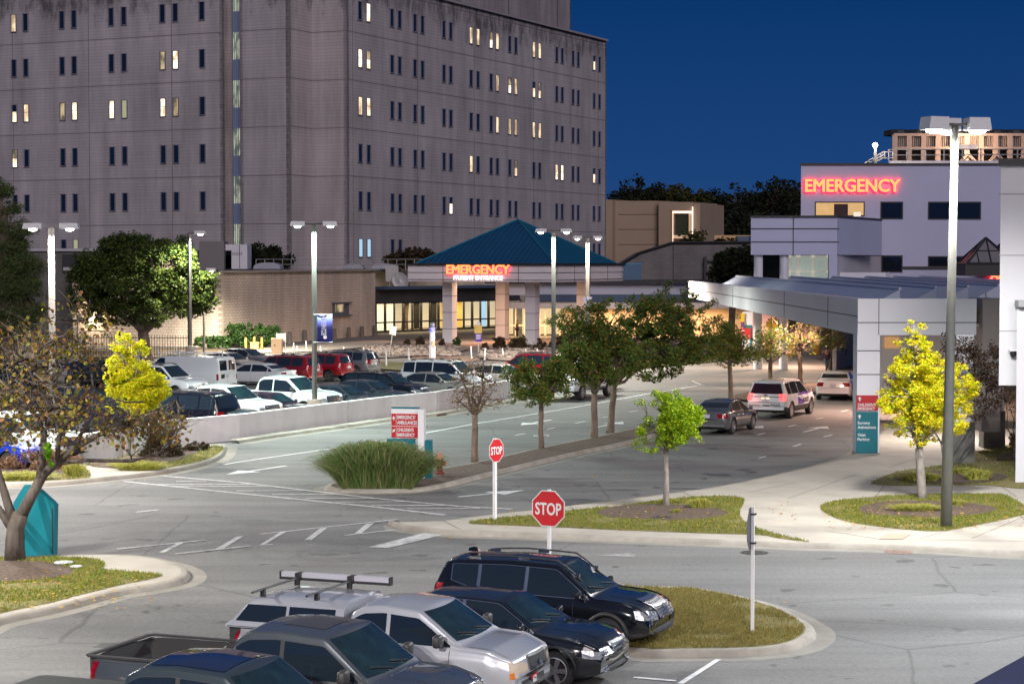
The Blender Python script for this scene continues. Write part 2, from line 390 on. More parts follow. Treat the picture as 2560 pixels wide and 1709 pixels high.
# ---- islands: (kerb loop, grass loop or None)
grassmats = M['soil']
def blades(name, loops, n, h=.05, cols=None, hole=(), z=.14, w=.012, nspread=.5):
    """short turf as many thin blades; loops in world coordinates"""
    mb = MB(); xs = [p.x for L in loops for p in L]; ys = [p.y for L in loops for p in L]
    def inside(q, L):
        c = False; j = len(L) - 1
        for i in range(len(L)):
            if (L[i].y > q.y) != (L[j].y > q.y) and q.x < (L[j].x - L[i].x) * (q.y - L[i].y) / (L[j].y - L[i].y) + L[i].x: c = not c
            j = i
        return c
    k = 0; rnd = random.Random(len(name) + n)
    while k < n:
        q = Vector((rnd.uniform(min(xs), max(xs)), rnd.uniform(min(ys), max(ys)), z)); k += 1
        if not any(inside(q, L) for L in loops) or any(inside(q, L) for L in hole): continue
        if noise.noise(q * .9) < -.28 and rnd.random() < .75: continue
        a = rnd.uniform(0, 6.28); hh = h * rnd.uniform(.5, 1.5); d = Vector((math.cos(a), math.sin(a), 0)); l = Vector((rnd.gauss(0, nspread), rnd.gauss(0, nspread), 1)) * hh
        mb.add([q - d * w, q + d * w, q + l], [(0, 1, 2)])
    o = mb.build(name, M['turf'], fixn=False); o['kind'] = 'stuff'; return o
M['turf'] = leafmat('turf_blades', [(.07, .14, .012), (.12, .20, .015), (.19, .24, .02), (.29, .25, .04), (.27, .20, .07), (.10, .17, .015)], .7, .25)
M['turf_dry'] = leafmat('dry_turf_blades', [(.13, .14, .03), (.24, .20, .05), (.32, .24, .09), (.17, .19, .03)], .8, .2)

# right corner walk with two turf islands (E)
walk = [(973, 1298), (1010, 1303), (1107, 1300), (1200, 1288), (1408, 1264), (1587, 1243), (1766, 1219), (1860, 1202), (1973, 1177), (2074, 1153), (2143, 1129), (2200, 1080), (2290, 1000), (2700, 960),
        (2800, 1400), (2560, 1379), (2288, 1364), (2016, 1357), (1900, 1353), (1692, 1345), (1456, 1337), (1200, 1328), (1100, 1324), (1000, 1311)]
def island(name, px, zk=.13, gut=.45, kw=.16, sm=True, top='concrete', k=6):
    L = loop(px, zk, sm, k)
    g = sheet('gutter', offset(L, gut), .004, M['gutter'])
    r = ring('kerb', L, kw, zk, M['kerb'])
    t = sheet(name, offset(L, -kw + .01), zk - .004, M[top])
    return L
Lw = [G(u, v, .13) for u, v in walk]
dens = []
for i in range(len(Lw)):
    a, b = Lw[i], Lw[(i + 1) % len(Lw)]
    for j in range(3): dens.append(a.lerp(b, j / 3))
sheet('gutter', offset(Lw, .45), .004, M['gutter']); ring('kerb', dens, .16, .13, M['kerb']); sheet('pavement', offset(Lw, -.15), .126, M['concrete'])
E1 = loop([(1172, 1306), (1240, 1293), (1334, 1286), (1468, 1270), (1558, 1261), (1677, 1246), (1760, 1239), (1820, 1238), (1858, 1246), (1858, 1260), (1850, 1276), (1856, 1296), (1896, 1320), (1960, 1338), (2024, 1353), (1949, 1344), (1900, 1336), (1750, 1331), (1587, 1325), (1414, 1317), (1290, 1312)], .14)
E2 = loop([(2051, 1266), (2083, 1252), (2188, 1240), (2307, 1235), (2420, 1233), (2504, 1234), (2560, 1262), (2575, 1280), (2456, 1308), (2349, 1326), (2247, 1320), (2128, 1305), (2069, 1284)], .14)
E3 = loop([(2179, 1204), (2247, 1177), (2367, 1159), (2420, 1140), (2468, 1120), (2540, 1112), (2600, 1130), (2600, 1214), (2460, 1212), (2307, 1213), (2203, 1211)], .14)
H1 = loop([(1470, 1440), (1526, 1452), (1590, 1462), (1744, 1468), (1918, 1504), (2015, 1548), (2035, 1575), (2005, 1600), (1950, 1614), (1853, 1622), (1700, 1624), (1610, 1624), (1500, 1600), (1440, 1500)], .13)
A1 = loop([(-150, 1400), (0, 1392), (134, 1386), (300, 1384), (400, 1394), (458, 1412), (470, 1432), (440, 1449), (360, 1464), (298, 1474), (200, 1500), (119, 1520), (0, 1545), (-150, 1585)], .13)
for nm, L in (('turf_verge', E1), ('turf_verge', E2), ('turf_verge', E3)):
    sheet(nm, L, .134, M['soil'])
for L in (H1, A1):
    sheet('gutter', offset(L, .42), .004, M['gutter']); ring('kerb', L, .17, .13, M['kerb']); sheet('turf_verge' if L is H1 else 'pavement', offset(L, -.16), .126, M['soil'] if L is H1 else M['concrete'])
A1g = loop([(-150, 1398), (60, 1394), (150, 1390), (244, 1397), (262, 1411), (256, 1420), (320, 1427), (405, 1435), (360, 1449), (298, 1461), (200, 1485), (119, 1506), (0, 1531), (-150, 1570)], .14)
sheet('turf_verge', A1g, .134, M['soil'])
def ell(u, v, ru, rv, z=.145, n=28, amp=.05, seed=0):
    return [G(u + ru * math.cos(t) * (1 + amp * math.sin(3 * t + seed)), v + rv * math.sin(t) * (1 + amp * math.sin(2 * t + seed)), z) for t in (2 * math.pi * i / n for i in range(n))]
MU1 = ell(1656, 1279, 162, 20); MU2 = ell(2312, 1271, 172, 21, seed=1); MU3 = ell(2370, 1192, 143, 17, seed=2)
MUA = loop([(-150, 1404), (0, 1400), (110, 1404), (165, 1415), (185, 1426), (165, 1438), (90, 1448), (0, 1453), (-150, 1456)], .145)
for L in (MU1, MU2, MU3, MUA): sheet('mulch_bed', L, .146, M['mulch'])
MU4 = loop([(2488, 1146), (2540, 1126), (2600, 1120), (2600, 1150), (2540, 1150)], .145); sheet('mulch_bed', MU4, .146, M['mulch'])
blades('grass', [E1], 42000, .05, hole=[MU1]); blades('grass', [E2], 30000, .05, hole=[MU2]); blades('grass', [E3], 12000, .05, hole=[MU3, MU4])
blades('grass', [A1g], 36000, .05, hole=[MUA])
gh = blades('grass', [offset(H1, -.2)], 36000, .045); gh.data.materials[0] = M['turf_dry']
# median with the row of trees (D)
MD = [(815, 1215), (850, 1203), (980, 1192), (1089, 1172), (1200, 1152), (1330, 1122), (1450, 1098), (1578, 1071), (1650, 1056), (1675, 1058), (1670, 1072), (1640, 1084), (1557, 1106), (1450, 1128), (1330, 1156), (1200, 1187), (1136, 1203), (1062, 1217), (984, 1222), (890, 1222)]
LD = loop(MD); sheet('gutter', offset(LD, .4), .004, M['gutter']); ring('kerb', LD, .18, .13, M['kerb']); sheet('mulch_bed', offset(LD, -.17), .14, M['mulch'])
# far left verge (B)
BV = [(-80, 1208), (0, 1208), (120, 1205), (232, 1195), (381, 1179), (450, 1168), (507, 1155), (548, 1138), (562, 1118), (556, 1108), (470, 1112), (430, 1118), (195, 1160), (60, 1140), (-80, 1145)]
LB = loop(BV, .13, True, 4); sheet('gutter', offset(LB, .45), .004, M['gutter']); ring('kerb', LB, .18, .13, M['kerb']); sheet('pavement', offset(LB, -.17), .126, M['concrete'])
B1 = loop([(-80, 1203), (0, 1203), (130, 1199), (225, 1192), (206, 1165), (160, 1158), (60, 1146), (-80, 1148)], .14, True, 4)
B2 = loop([(240, 1163), (300, 1172), (345, 1176), (420, 1168), (500, 1152), (543, 1135), (556, 1115), (470, 1116), (430, 1121), (300, 1143), (215, 1160)], .14, True, 4)
sheet('turf_verge', B1, .134, M['soil']); sheet('turf_verge', B2, .134, M['soil'])
MB1 = loop([(-80, 1188), (100, 1186), (200, 1180), (190, 1165), (60, 1150), (-80, 1152)], .145, True, 4)
MB2 = loop([(225, 1162), (290, 1168), (400, 1160), (470, 1140), (500, 1122), (430, 1122), (300, 1145)], .145, True, 4)
sheet('mulch_bed', MB1, .146, M['mulch']); sheet('mulch_bed', MB2, .146, M['mulch'])
blades('grass', [B1, B2], 22000, .06, hole=[MB1, MB2])
# ---- markings
mk = MB()
def ln(a, b, w=.12, m=None): strip_mark(m or mk, G(*a), G(*b), w)
pts = [(560, 1161), (600, 1154), (760, 1131), (943, 1106), (1065, 1082), (1200, 1057), (1300, 1041), (1460, 1014), (1611, 986), (1760, 962)]
for a, b in zip(pts, pts[1:]): ln(a, b, .14)
struct(mk.build('edge_line', M['paint']))
mk = MB()
l1 = [(408, 1190), (600, 1206), (928, 1245), (1150, 1266), (1279, 1273)]; l2 = [(310, 1203), (600, 1233), (928, 1266), (1112, 1287)]
for L in (l1, l2):
    for a, b in zip(L, L[1:]): ln(a, b, .2)
for v, a, b in ((1203, 440, 515), (1211, 395, 640), (1216, 440, 677), (1227, 590, 757), (1236, 680, 846), (1246, 765, 937), (1255, 838, 1023), (1264, 928, 1115), (1272, 1017, 1200)):
    ln((a, v), (b, v - 1), .17)
struct(mk.build('road_marking', M['paint_worn']))
mk = MB()
for a, b in (((292, 1373), (515, 1350)), ((438, 1385), (626, 1365)), ((648, 1335), (993, 1298)), ((648, 1362), (682, 1360)), ((862, 1338), (1014, 1321))): ln(a, b, .13)
for q in ([(396, 1381), (411, 1381), (462, 1355), (447, 1356)], [(532, 1376), (554, 1374), (609, 1340), (593, 1341)], [(649, 1362), (660, 1362), (716, 1329), (701, 1330)],
          [(761, 1350), (779, 1350), (819, 1319), (800, 1321)], [(885, 1335), (901, 1335), (937, 1307), (916, 1309)], [(922, 1368), (970, 1370), (1139, 1329), (1083, 1326)]):
    quad_mark(mk, q)
struct(mk.build('crosswalk_marking', M['paint_worn']))
mk = MB()
for a, b in (((1288, 1088), (1313, 1084)), ((1368, 1073), (1388, 1069)), ((1438, 1058), (1464, 1053)), ((1508, 1044), (1528, 1041)), ((1250 + 323, 1030), (1595, 1026)),
             ((1894, 1087), (1912, 1082)), ((1970, 1066), (1991, 1062)), ((1982, 1116), (2003, 1110)), ((2040, 1047), (2058, 1044)), ((2059, 1092), (2080, 1087)), ((2104, 1029), (2120, 1025)),
             ((2130, 1070), (2143, 1066)), ((1897, 1145), (1915, 1141)), ((341, 1280), (397, 1274)), ((1700, 1709), (1796, 1648)), ((1584, 1693), (1690, 1702))): ln(a, b, .11)
struct(mk.build('lane_marking', M['paint']))
mk = MB()
def arrow(tip, tail, w=.16, hw=.5, hl=1.3):
    a, b = G(*tail), G(*tip); d = (b - a); d.z = 0; L = d.length; d.normalize(); n = Vector((-d.y, d.x, 0)); c = b - d * hl
    mk.add([(q.x, q.y, .009) for q in (a - n * w / 2, c - n * w / 2, c - n * hw, b, c + n * hw, c + n * w / 2, a + n * w / 2)], [(0, 1, 5, 6), (2, 3, 4)])
for t, l in (((566, 1186), (716, 1164)), ((1301, 1063), (1379, 1049)), ((1558, 1054), (1492, 1068)), ((1312, 1225), (1145, 1242)), ((2068, 1065), (2009, 1080)), ((1908, 1064), (1870, 1072))): arrow(t, l)
struct(mk.build('arrow_marking', M['paint']))
mk = MB(); arrow((1492, 1389), (1590, 1387), .16, .34, .9); struct(mk.build('arrow_marking', mat('faded_paint', (.15, .15, .15), .85, col2=(.34, .34, .34), vscale=6, detail=10)))
mk = MB()   # far zigzag / give way marks beyond the lanes
for a, b in (((1730, 952), (1752, 962)), ((1752, 962), (1700, 964)), ((1780, 938), (2140, 937)), ((2140, 930), (2300, 960))): ln(a, b, .15)
struct(mk.build('far_marking', M['paint_worn']))
M['stain_asphalt'] = mat('oil_stained_asphalt', (.05, .05, .052), .6, col2=(.10, .10, .10), vscale=1.5, detail=8)
rs = random.Random(21)
for (u, v, ru, rv) in ((180, 1535, 60, 9), (1800, 1187, 34, 4), (1862, 1174, 20, 2.5), (1700, 1221, 60, 1.8), (1560, 1224, 50, 1.5), (1293, 1215, 10, 2), (1590, 1235, 12, 2), (1640, 1218, 11, 2), (1960, 1138, 60, 3), (2040, 1128, 40, 2), (1880, 1180, 16, 2), (1760, 1196, 9, 2), (1690, 1205, 7, 1.6), (1490, 1214, 9, 1.8), (1900, 1117, 30, 2.2),
                       (60, 1640, 12, 3), (130, 1575, 20, 3), (110, 1600, 9, 2), (395, 1520, 9, 2), (445, 1512, 8, 1.5), (1540, 1416, 9, 2), (820, 1385, 50, 2.5), (880, 1360, 60, 2), (640, 1300, 60, 3), (560, 1245, 40, 2.5), (1000, 1210, 30, 2), (1790, 1530, 60, 3), (2300, 1500, 40, 3), (2140, 1440, 14, 2), (2420, 1580, 20, 3)):
    L = [G(u + ru * math.cos(t) * rs.uniform(.72, 1.1), v + rv * math.sin(t) * rs.uniform(.6, 1.15)) for t in (2 * math.pi * i / 18 for i in range(18))]
    sheet('asphalt_patch', smooth_loop(L, 3), .003, M['stain_asphalt'])
def cover(u, v, px, name, m, label, ringm=None, z=.009):
    c = G(u, v); r = px / 2 / FPX * c.y
    t = thing(name, (c.x, c.y, 0), label, 'cover')
    mb = MB(); mb.lathe([(r * .84, 0), (r * .8, .004), (0.001, .004)], 28, (c.x, c.y, z))
    for k in range(5): mb.box((c.x, c.y - r * .5 + k * r * .25, z + .005), (r * 1.1, .03, .006))
    mb.build('lid', m, t)
    mb = MB(); mb.lathe([(r, -.002), (r, .004), (r * .86, .004), (r * .86, -.002)], 28, (c.x, c.y, z)); mb.build('rim', ringm or m, t)
M['iron'] = mat('cast_iron', (.07, .065, .06), .6, .5, var=.4, vscale=14)
M['rust'] = mat('rusty_iron', (.22, .15, .12), .8, .2, var=.4, vscale=12)
cover(1353.5, 1089, 41, 'manhole_cover', M['iron'], 'manhole cover ringed in white paint beside the road arrow past the median', M['paint'])
cover(1656, 1305, 54, 'manhole_cover', M['iron'], 'dark round cover set in the turf in front of the young green tree', z=.145)
cover(1886, 1381, 70, 'manhole_cover', M['iron'], 'grey manhole cover in the road behind the pole of the edge-on sign')
cover(2246, 1379, 73, 'manhole_cover', M['rust'], 'rusty pinkish manhole cover in the road below the right pavement')
cover(1865, 1083, 40, 'manhole_cover', M['iron'], 'dark manhole cover in the road behind the grey sedan')
cover(1640, 1084, 30, 'manhole_cover', M['iron'], 'small dark manhole cover by the far end of the tree median')
# tactile plate on the pavement
tp = MB(); q = [G(u, v, .13) for u, v in ((2197, 1347), (2256, 1348), (2276, 1335), (2217, 1334))]; tp.prism([(p.x, p.y, .134) for p in q], (0, 0, .008))
tag(tp.build('tactile_plate', mat('tactile', (.42, .30, .22), .9), None), 'pinkish tactile plate let into the pavement near the right lamp post', 'plate')
# pavement joints (grooves as dark thin strips)
mk = MB()
for a, b in (((2520, 1260), (2560, 1298)), ((2430, 1345), (2560, 1290)), ((2300, 1345), (2460, 1300)), ((1970, 1245), (2140, 1185)), ((1880, 1228), (1990, 1205)), ((2290, 1145), (2220, 1168)), ((2210, 1213), (2190, 1240)),
             ((1420, 1262), (1440, 1276)), ((1107, 1300), (1150, 1322)), ((2060, 1325), (2200, 1347)), ((2200, 1347), (2560, 1352)), ((2500, 1213), (2540, 1240)), ((134, 1391), (160, 1380)), ((1700, 1226), (1730, 1240))):
    strip_mark(mk, G(*a, .13), G(*b, .13), .025, .1285)
struct(mk.build('pavement_joint', mat('groove', (.10, .09, .08), .9)))
# fallen leaves
fl = MB(); rnd = random.Random(5)
def scatter(us, vs, n, z):
    for _ in range(n):
        p = G(rnd.uniform(*us), rnd.uniform(*vs), z); a = rnd.uniform(0, 6.28); s_ = rnd.uniform(.03, .06)
        d = Vector((math.cos(a), math.sin(a), rnd.uniform(-.2, .3))) * s_; e_ = Vector((-d.y, d.x, rnd.uniform(-.3, .3) * s_)) * .7
        fl.add([p - d, p + e_, p + d, p - e_], [(0, 1, 2, 3)])
scatter((2060, 2560), (1250, 1322), 420, .165); scatter((1200, 2000), (1250, 1325), 200, .165); scatter((0, 380), (1420, 1520), 160, .165); scatter((1100, 1500), (1327, 1345), 50, .02)
scatter((0, 500), (1090, 1200), 150, .16); scatter((1140, 1600), (1110, 1215), 60, .02); scatter((1540, 1990), (1475, 1610), 50, .15)
M['fallen'] = leafmat('fallen_leaf', [(.45, .20, .03), (.50, .36, .04), (.30, .12, .03), (.55, .42, .06)], .8, .2)
struct(fl.build('fallen_leaves', M['fallen'], fixn=False), 'stuff')
# ================================================================ buildings
def wallobj(name, p, d, length, z0, z1, m, parent=None, thick=.3, inward=None):
    """wall standing on the line p -> p + d*length, local X along d; body extends to the left of d (or to the right with inward=-1)"""
    d = Vector(d).normalized(); s = inward or 1
    mb = MB(); mb.box((length / 2, s * thick / 2, (z1 - z0) / 2), (length, thick, z1 - z0))
    o = mb.build(name, m); o.location = (p[0], p[1], z0); o.rotation_euler = (0, 0, math.atan2(d.y, d.x))
    if parent is not None: o.parent = parent
    return o
M['tower'] = brickmat('tower_block', (.49, .45, .455), (.46, .425, .43), (.395, .36, .365), h=.34, w=9., stain=.32, mort=.045, mould=30.5)
M['tower_dark'] = brickmat('tower_block_streaked', (.42, .37, .375), (.39, .345, .35), (.33, .29, .295), h=.34, w=9., stain=.5, mort=.045)
M['beige'] = brickmat('beige_block', (.60, .52, .42), (.55, .475, .385), (.33, .28, .23), h=.24, w=.55, stain=.36, mort=.03)
M['stain'] = mat('mould_stain', (.09, .08, .08), .9, col2=(.26, .23, .22), vscale=1.5, detail=9, stretch=(1, 1, .2))
M['frame'] = mat('window_frame', (.10, .11, .14), .5)
M['win_dark'] = mat('unlit_pane', (.006, .010, .020), .12, spec=.8, col2=(.012, .022, .040), vscale=.25)
M['win_lit'] = emitvar('lit_pane', (1., .70, .38), .45, (1., .80, .50), 1.2)
M['win_bright'] = emitvar('bright_pane', (1., .72, .40), .9, (1., .88, .66), 2.2)
M['win_dim'] = emitvar('dim_pane', (.6, .5, .32), .18, (.95, .72, .40), .62)
M['win_green'] = emitm('green_pane', (.62, .62, .38), .6)
M['win_blue'] = emitm('blue_pane', (.45, .75, .95), .9)
YC = 211.0
C0 = Vector(((869 - 1280) / FPX * YC, YC, 0)); I0 = C0 + D2 * 4.28; J0 = I0 - D1 * 4.5
K0 = J0 + D2 * 6.1; M0 = J0 + D2 * 8.27; L0 = J0 + D2 * 62
RT = 37.1; FL = [11.18 + 5.06 * k for k in range(6)]; NR = -D2   # outward normal of the right face; the left faces look along -D1
tw = thing('hospital_tower', C0, 'tall grey hospital block with rows of narrow windows filling the upper left', 'building')
def face(a, b, z0=0, z1=RT, m='tower', parent=None, name='wall'):
    d = b - a; return wallobj(name, a, d, d.length, z0, z1, M[m], parent or tw, .4)
# order a->b so that the body lies behind: left of direction seen from outside is inside when walking with the outside on the right
face(L0, M0); face(K0, J0); face(J0, I0); face(I0, C0); E0 = C0 + D1 * 69.2; face(C0, E0)
face(E0, E0 + D2 * 25); face(M0, M0 + D1 * 1.6, m='tower_dark'); face(K0 + D1 * 1.6, K0)
rf = MB(); rf.prism([p + UP * (RT - .3) for p in (L0, M0, M0 + D1 * 1.6, K0 + D1 * 1.6, K0, J0, I0, C0, E0, E0 + D2 * 40, L0 + D1 * 40)], UP * .2); rf.build('roof', M['dark'], tw, tri=True)
# glazed stair strip
s0, s1 = M0 + D1 * .9, K0 + D1 * .9
sg = MB(); dd = (s1 - s0); wd = dd.length; dn = dd.normalized()
M['stair_glass'] = mat('stair_glass', (.11, .13, .20), .3, emit=(.10, .13, .24), estr=.38); M['stair_lit'] = emitvar('stair_lit', (.35, .42, .36), .28, (.78, .86, .62), .62, (2, 2, .8))
for k in range(8):
    z = FL[0] - 5.06 + k * 5.06
    if z + 5 > RT: break
    c = s0.lerp(s1, .66)
    mb = MB(); mb.box(c + UP * (z + 1.1), (wd * .62, .2, 2.2), ax=(dn, D1, UP)); mb.build('stair_spandrel', M['stair_glass'], tw)
    mb = MB(); mb.box(c + UP * (z + 3.63), (wd * .62, .18, 2.86), ax=(dn, D1, UP)); mb.build('stair_window', M['stair_lit'], tw)
mb = MB()
for k in range(7): mb.box(s0.lerp(s1, .37 + k * .1) + UP * 18.2 - D1 * .12, (.05, .08, 36.4), ax=(dn, D1, UP))
mb.build('mullion', mat('stair_mullion', (.20, .22, .30), .5), tw)
wallobj('recess_wall', s0 + D1 * .2, dn, wd, 0, RT, M['tower_dark'], tw, .2)
# joints between storeys and panels, stains at the parapet
jm = MB()
for a, b in ((L0, M0), (K0, J0), (J0, I0), (I0, C0), (C0, E0)):
    d = (b - a).normalized(); nrm = Vector((d.y, -d.x, 0))
    for z in FL: jm.box((a + b) / 2 + nrm * .005 + UP * z, ((b - a).length - .02, .05, .07), ax=(d, nrm, UP))
for s_ in (16.5, 27.5, 38): jm.box(J0 + D2 * (8.27 + s_ - 10) - D1 * .005 + UP * 18, (.07, .05, 36.4), ax=(D2, D1, UP))
for s_ in (1.2, 15.5, 29.5, 46, 57.5, 66.5): jm.box(C0 + D1 * s_ + NR * .005 + UP * 18, (.07, .05, 36.4), ax=(D1, D2, UP))
jm.build('expansion_joint', mat('tower_joint', (.22, .19, .19), .9), tw)
cp = MB(); cp.box((C0 + E0) / 2 + NR * .05 + UP * (RT + .1), (69.3, .5, .25), ax=(D1, D2, UP)); cp.build('coping', mat('coping', (.34, .31, .33), .8), tw)
pa, pb = C0 + D2 * 4 + D1 * 12, C0 + D2 * 4 + D1 * 66.3
wallobj('penthouse_wall', pa, D1, (pb - pa).length, RT - .2, RT + 14, M['tower_dark'], tw); wallobj('penthouse_wall', pb, D2, 20, RT - .2, RT + 14, M['tower_dark'], tw)
for s_ in (19, 35, 50): pj = MB(); pj.box(pa + D1 * s_ + NR * .02 + UP * (RT + 7), (.07, .05, 14), ax=(D1, D2, UP)); pj.build('penthouse_joint', M['joint'], tw)
# windows: one object each (frame > pane); the smallest, farthest ones of the long face as one object
WZ = [13.7 + 5.02 * k for k in range(-1, 5)]
def win(c, d, nrm, w, h, pm, name='window'):
    f = MB()
    for s_ in (-1, 1):
        f.box(c + d * (s_ * (w / 2 + .03)) + nrm * .06, (.07, .16, h + .14), ax=(d, nrm, UP)); f.box(c + UP * (s_ * (h / 2 + .04)) + nrm * .075, (w + .14, .16, .07), ax=(d, nrm, UP))
    fo = f.build(name, M['frame_win'], tw)
    if pm in ('half', 'low'):
        q = MB(); q.box(c + UP * h * (.25 if pm == 'half' else .3) + nrm * .02, (w, .06, h * (.5 if pm == 'half' else .4)), ax=(d, nrm, UP)); q.build('pane', M['win_dim'] if pm == 'half' else M['win_dark'], fo)
        q = MB(); q.box(c - UP * h * (.25 if pm == 'half' else .2) + nrm * .02, (w, .06, h * (.5 if pm == 'half' else .6)), ax=(d, nrm, UP)); q.build('pane', M['win_bright'], fo)
    else:
        q = MB(); q.box(c + nrm * .02, (w, .06, h), ax=(d, nrm, UP)); q.build('pane', M[pm], fo)
        if pm == 'win_bright':
            q = MB(); q.box(c + UP * h * .04 + nrm * .06, (w, .03, .05), ax=(d, nrm, UP)); q.build('blind_rail', M['frame'], fo)
M['frame_win'] = mat('tower_window_frame', (.22, .21, .26), .6)
def on_line(u, a, d):   # parameter t where a + d t projects to column u
    k = (u - 1280) / FPX; return (k * a.y - a.x) / (d.x - k * d.y)
LU = [42, 71.5, 162, 192, 284.5, 316, 412, 444, 510]
litL = {(4, 0): 'win_lit', (3, 6): 'win_dim', (3, 7): 'win_bright', (2, 0): 'low', (2, 1): 'win_bright', (2, 2): 'win_dim', (2, 3): 'win_bright', (2, 4): 'win_bright', (2, 5): 'win_green', (2, 6): 'win_bright', (2, 7): 'win_dim', (1, 0): 'half', (-1, 3): 'win_green'}
for i, u in enumerate(LU):
    t = on_line(u, J0, D2); c = J0 + D2 * t
    for k in range(-1, 5):
        if k == -1 and i not in (2, 3): continue
        win(c + UP * WZ[k + 1], D2, -D1, .62, 1.85, litL.get((k, i), 'win_dark'))
RU = [900.5, 921.2, 980, 999, 1037, 1055.7, 1109, 1126, 1176.5, 1193.7, 1226.3, 1242, 1272.6, 1288, 1332.7, 1347.3, 1389.8, 1403.5, 1430.4, 1443.4, 1483, 1496.3]
litR = {(4, 1): 'win_bright', (4, 8): 'win_lit', (4, 9): 'win_lit', (4, 10): 'half', (4, 11): 'win_lit', (4, 14): 'win_lit', (4, 15): 'win_lit', (4, 20): 'low', (3, 0): 'win_bright', (3, 1): 'half', (3, 11): 'win_lit', (3, 12): 'half', (3, 13): 'win_lit',
        (3, 14): 'low', (3, 15): 'half', (2, 0): 'win_lit', (2, 1): 'win_bright', (2, 11): 'win_lit', (2, 12): 'win_lit', (2, 13): 'win_lit', (2, 14): 'win_lit', (2, 15): 'win_lit', (1, 8): 'win_lit', (1, 13): 'half', (1, 16): 'win_bright', (1, 17): 'win_bright', (1, 20): 'low',
        (-1, 0): 'win_blue', (-1, 1): 'win_blue', (0, 7): 'low'}
far = MB(); farf = MB(); cnt = 0
for i, u in enumerate(RU):
    t = on_line(u, C0, D1); c = C0 + D1 * t
    for k in range(-1, 5):
        if k == -1 and i not in (0, 1, 2, 3, 20, 21): continue
        lit = litR.get((k, i)); cnt += 1
        if i < 7 or lit:
            win(c + UP * WZ[k + 1], D1, NR, .80, 1.85, lit or 'win_dark')
        else:
            far.box(c + UP * WZ[k + 1] + NR * .03, (.80, .06, 1.85), ax=(D1, NR, UP))
            for s_ in (-1, 1): farf.box(c + D1 * (s_ * .44) + UP * WZ[k + 1] + NR * .06, (.07, .16, 2.0), ax=(D1, NR, UP)); farf.box(c + UP * (WZ[k + 1] + s_ * .97) + NR * .075, (.94, .16, .07), ax=(D1, NR, UP))
o = far.build('distant_windows', M['win_dark'], tw); o['kind'] = 'stuff'
o2 = farf.build('distant_window_frames', M['frame_win'], o)
# ---- low buildings in front of the tower
def zt(v, Y): return P(0, v, Y).z
b0 = G(554, 869); b0.z = 0; b1 = P(938, 700, 196.); b1.z = 0
lb = thing('beige_building', b0, 'low beige block-walled building between the big dark tree and the glazed lobby', 'building')
wallobj('wall', b0, b1 - b0, (b1 - b0).length, 0, 6.36, M['beige'], lb)
wallobj('wall', b0 + Vector((-14, 6.8, 0)), Vector((14, -6.8, 0)), 15.56, 0, 6.36, M['beige'], lb)
wallobj('wall', b1, Vector((-.9, .43, 0)), 30, 0, 6.36, M['beige'], lb)
d = (b1 - b0).normalized(); nb = Vector((d.y, -d.x, 0))
rf = MB(); rf.prism([(p.x, p.y, 6.1) for p in (b0 + Vector((-14, 6.8, 0)), b0, b1, b1 + Vector((-13, 6.5, 0)), b0 + Vector((-20, 30, 0)))], (0, 0, .1)); rf.build('roof', M['dark'], lb, tri=True)
mb = MB(); mb.box((b0 + b1) / 2 + nb * .03 + UP * 6.42, ((b1 - b0).length + .1, .5, .14), ax=(d, nb, UP)); mb.build('coping', mat('lead_coping', (.30, .29, .29), .6), lb)
# recessed small window
tq = on_line(851, b0, d); c = b0 + d * tq; Yw = c.y; z0, z1 = ZR(786, Yw), ZR(759, Yw); wq = 3.4
mb = MB(); mb.box(c + nb * .02 + UP * ((z0 + z1) / 2), (wq, .06, z1 - z0), ax=(d, nb, UP)); f_ = mb.build('window', M['frame'], lb)
mb = MB(); mb.box(c - d * wq * .1 + nb * .06 + UP * ((z0 + z1) / 2 + .1), (wq * .5, .04, (z1 - z0) * .7), ax=(d, nb, UP)); mb.build('pane', M['win_dim'], f_)
mb = MB(); mb.box(c + nb * .16 + UP * (z1 + .08), (wq + .3, .4, .14), ax=(d, nb, UP)); mb.box(c + nb * .16 + UP * (z0 - .08), (wq + .3, .4, .14), ax=(d, nb, UP)); mb.build('sill', M['frame'], f_)
def roofbox(u0, u1, v0, v1, Y, name, label, cat, m, depth=2., round_=False, grp=None):
    a, b = P(u0, v1, Y), P(u1, v0, Y); c = (a + b) / 2; w, h = b.x - a.x, b.z - a.z
    r = thing(name, (c.x, Y, a.z), label, cat, grp)
    mb = MB()
    if round_:
        n = 10; prof = [(-w / 2 + w * .5 * (1 - math.cos(math.pi * i / n)), h * math.sin(math.pi * i / n) ** .6) for i in range(n + 1)]
        mb.prism([(c.x + x, Y, a.z + z) for x, z in prof], (0, depth, 0))
    else: mb.box((c.x, Y + depth / 2, c.z), (w, depth, h))
    mb.build('housing', m, r, tri=True)
    mb = MB(); mb.box((c.x, Y + depth / 2, a.z - .15), (w * 1.08, depth * 1.05, .3)); mb.build('kerb_base', M['dark'], r)
    return r, c, w, h
vent = mat('vent_metal', (.40, .42, .46), .35, .6)
roofbox(633, 701, 656, 672, 190, 'roof_vent', 'rounded metal roof vent right of the white rooftop cabinet', 'vent', vent, 3, True, 'metal roof vents')
roofbox(859, 907, 659, 672, 201, 'roof_vent', 'round-topped pale roof vent, middle one of three on the beige roof', 'vent', vent, 3, True, 'metal roof vents')
roofbox(928, 996, 659, 672, 206, 'roof_vent', 'long dull roof vent near the left end of the teal-roofed canopy', 'vent', vent, 3, True, 'metal roof vents')
r, c, w, h = roofbox(557, 618, 611, 672, 188, 'roof_cabinet', 'white rooftop cabinet with a slatted opening beside the stair strip', 'cabinet', M['panel'], 3)
mb = MB()
for k in range(9): mb.box((c.x - w * .42 + k * w * .085, 187.93, c.z + h * .12), (.05, .06, h * .12))
mb.build('louvre', M['dark'], r)
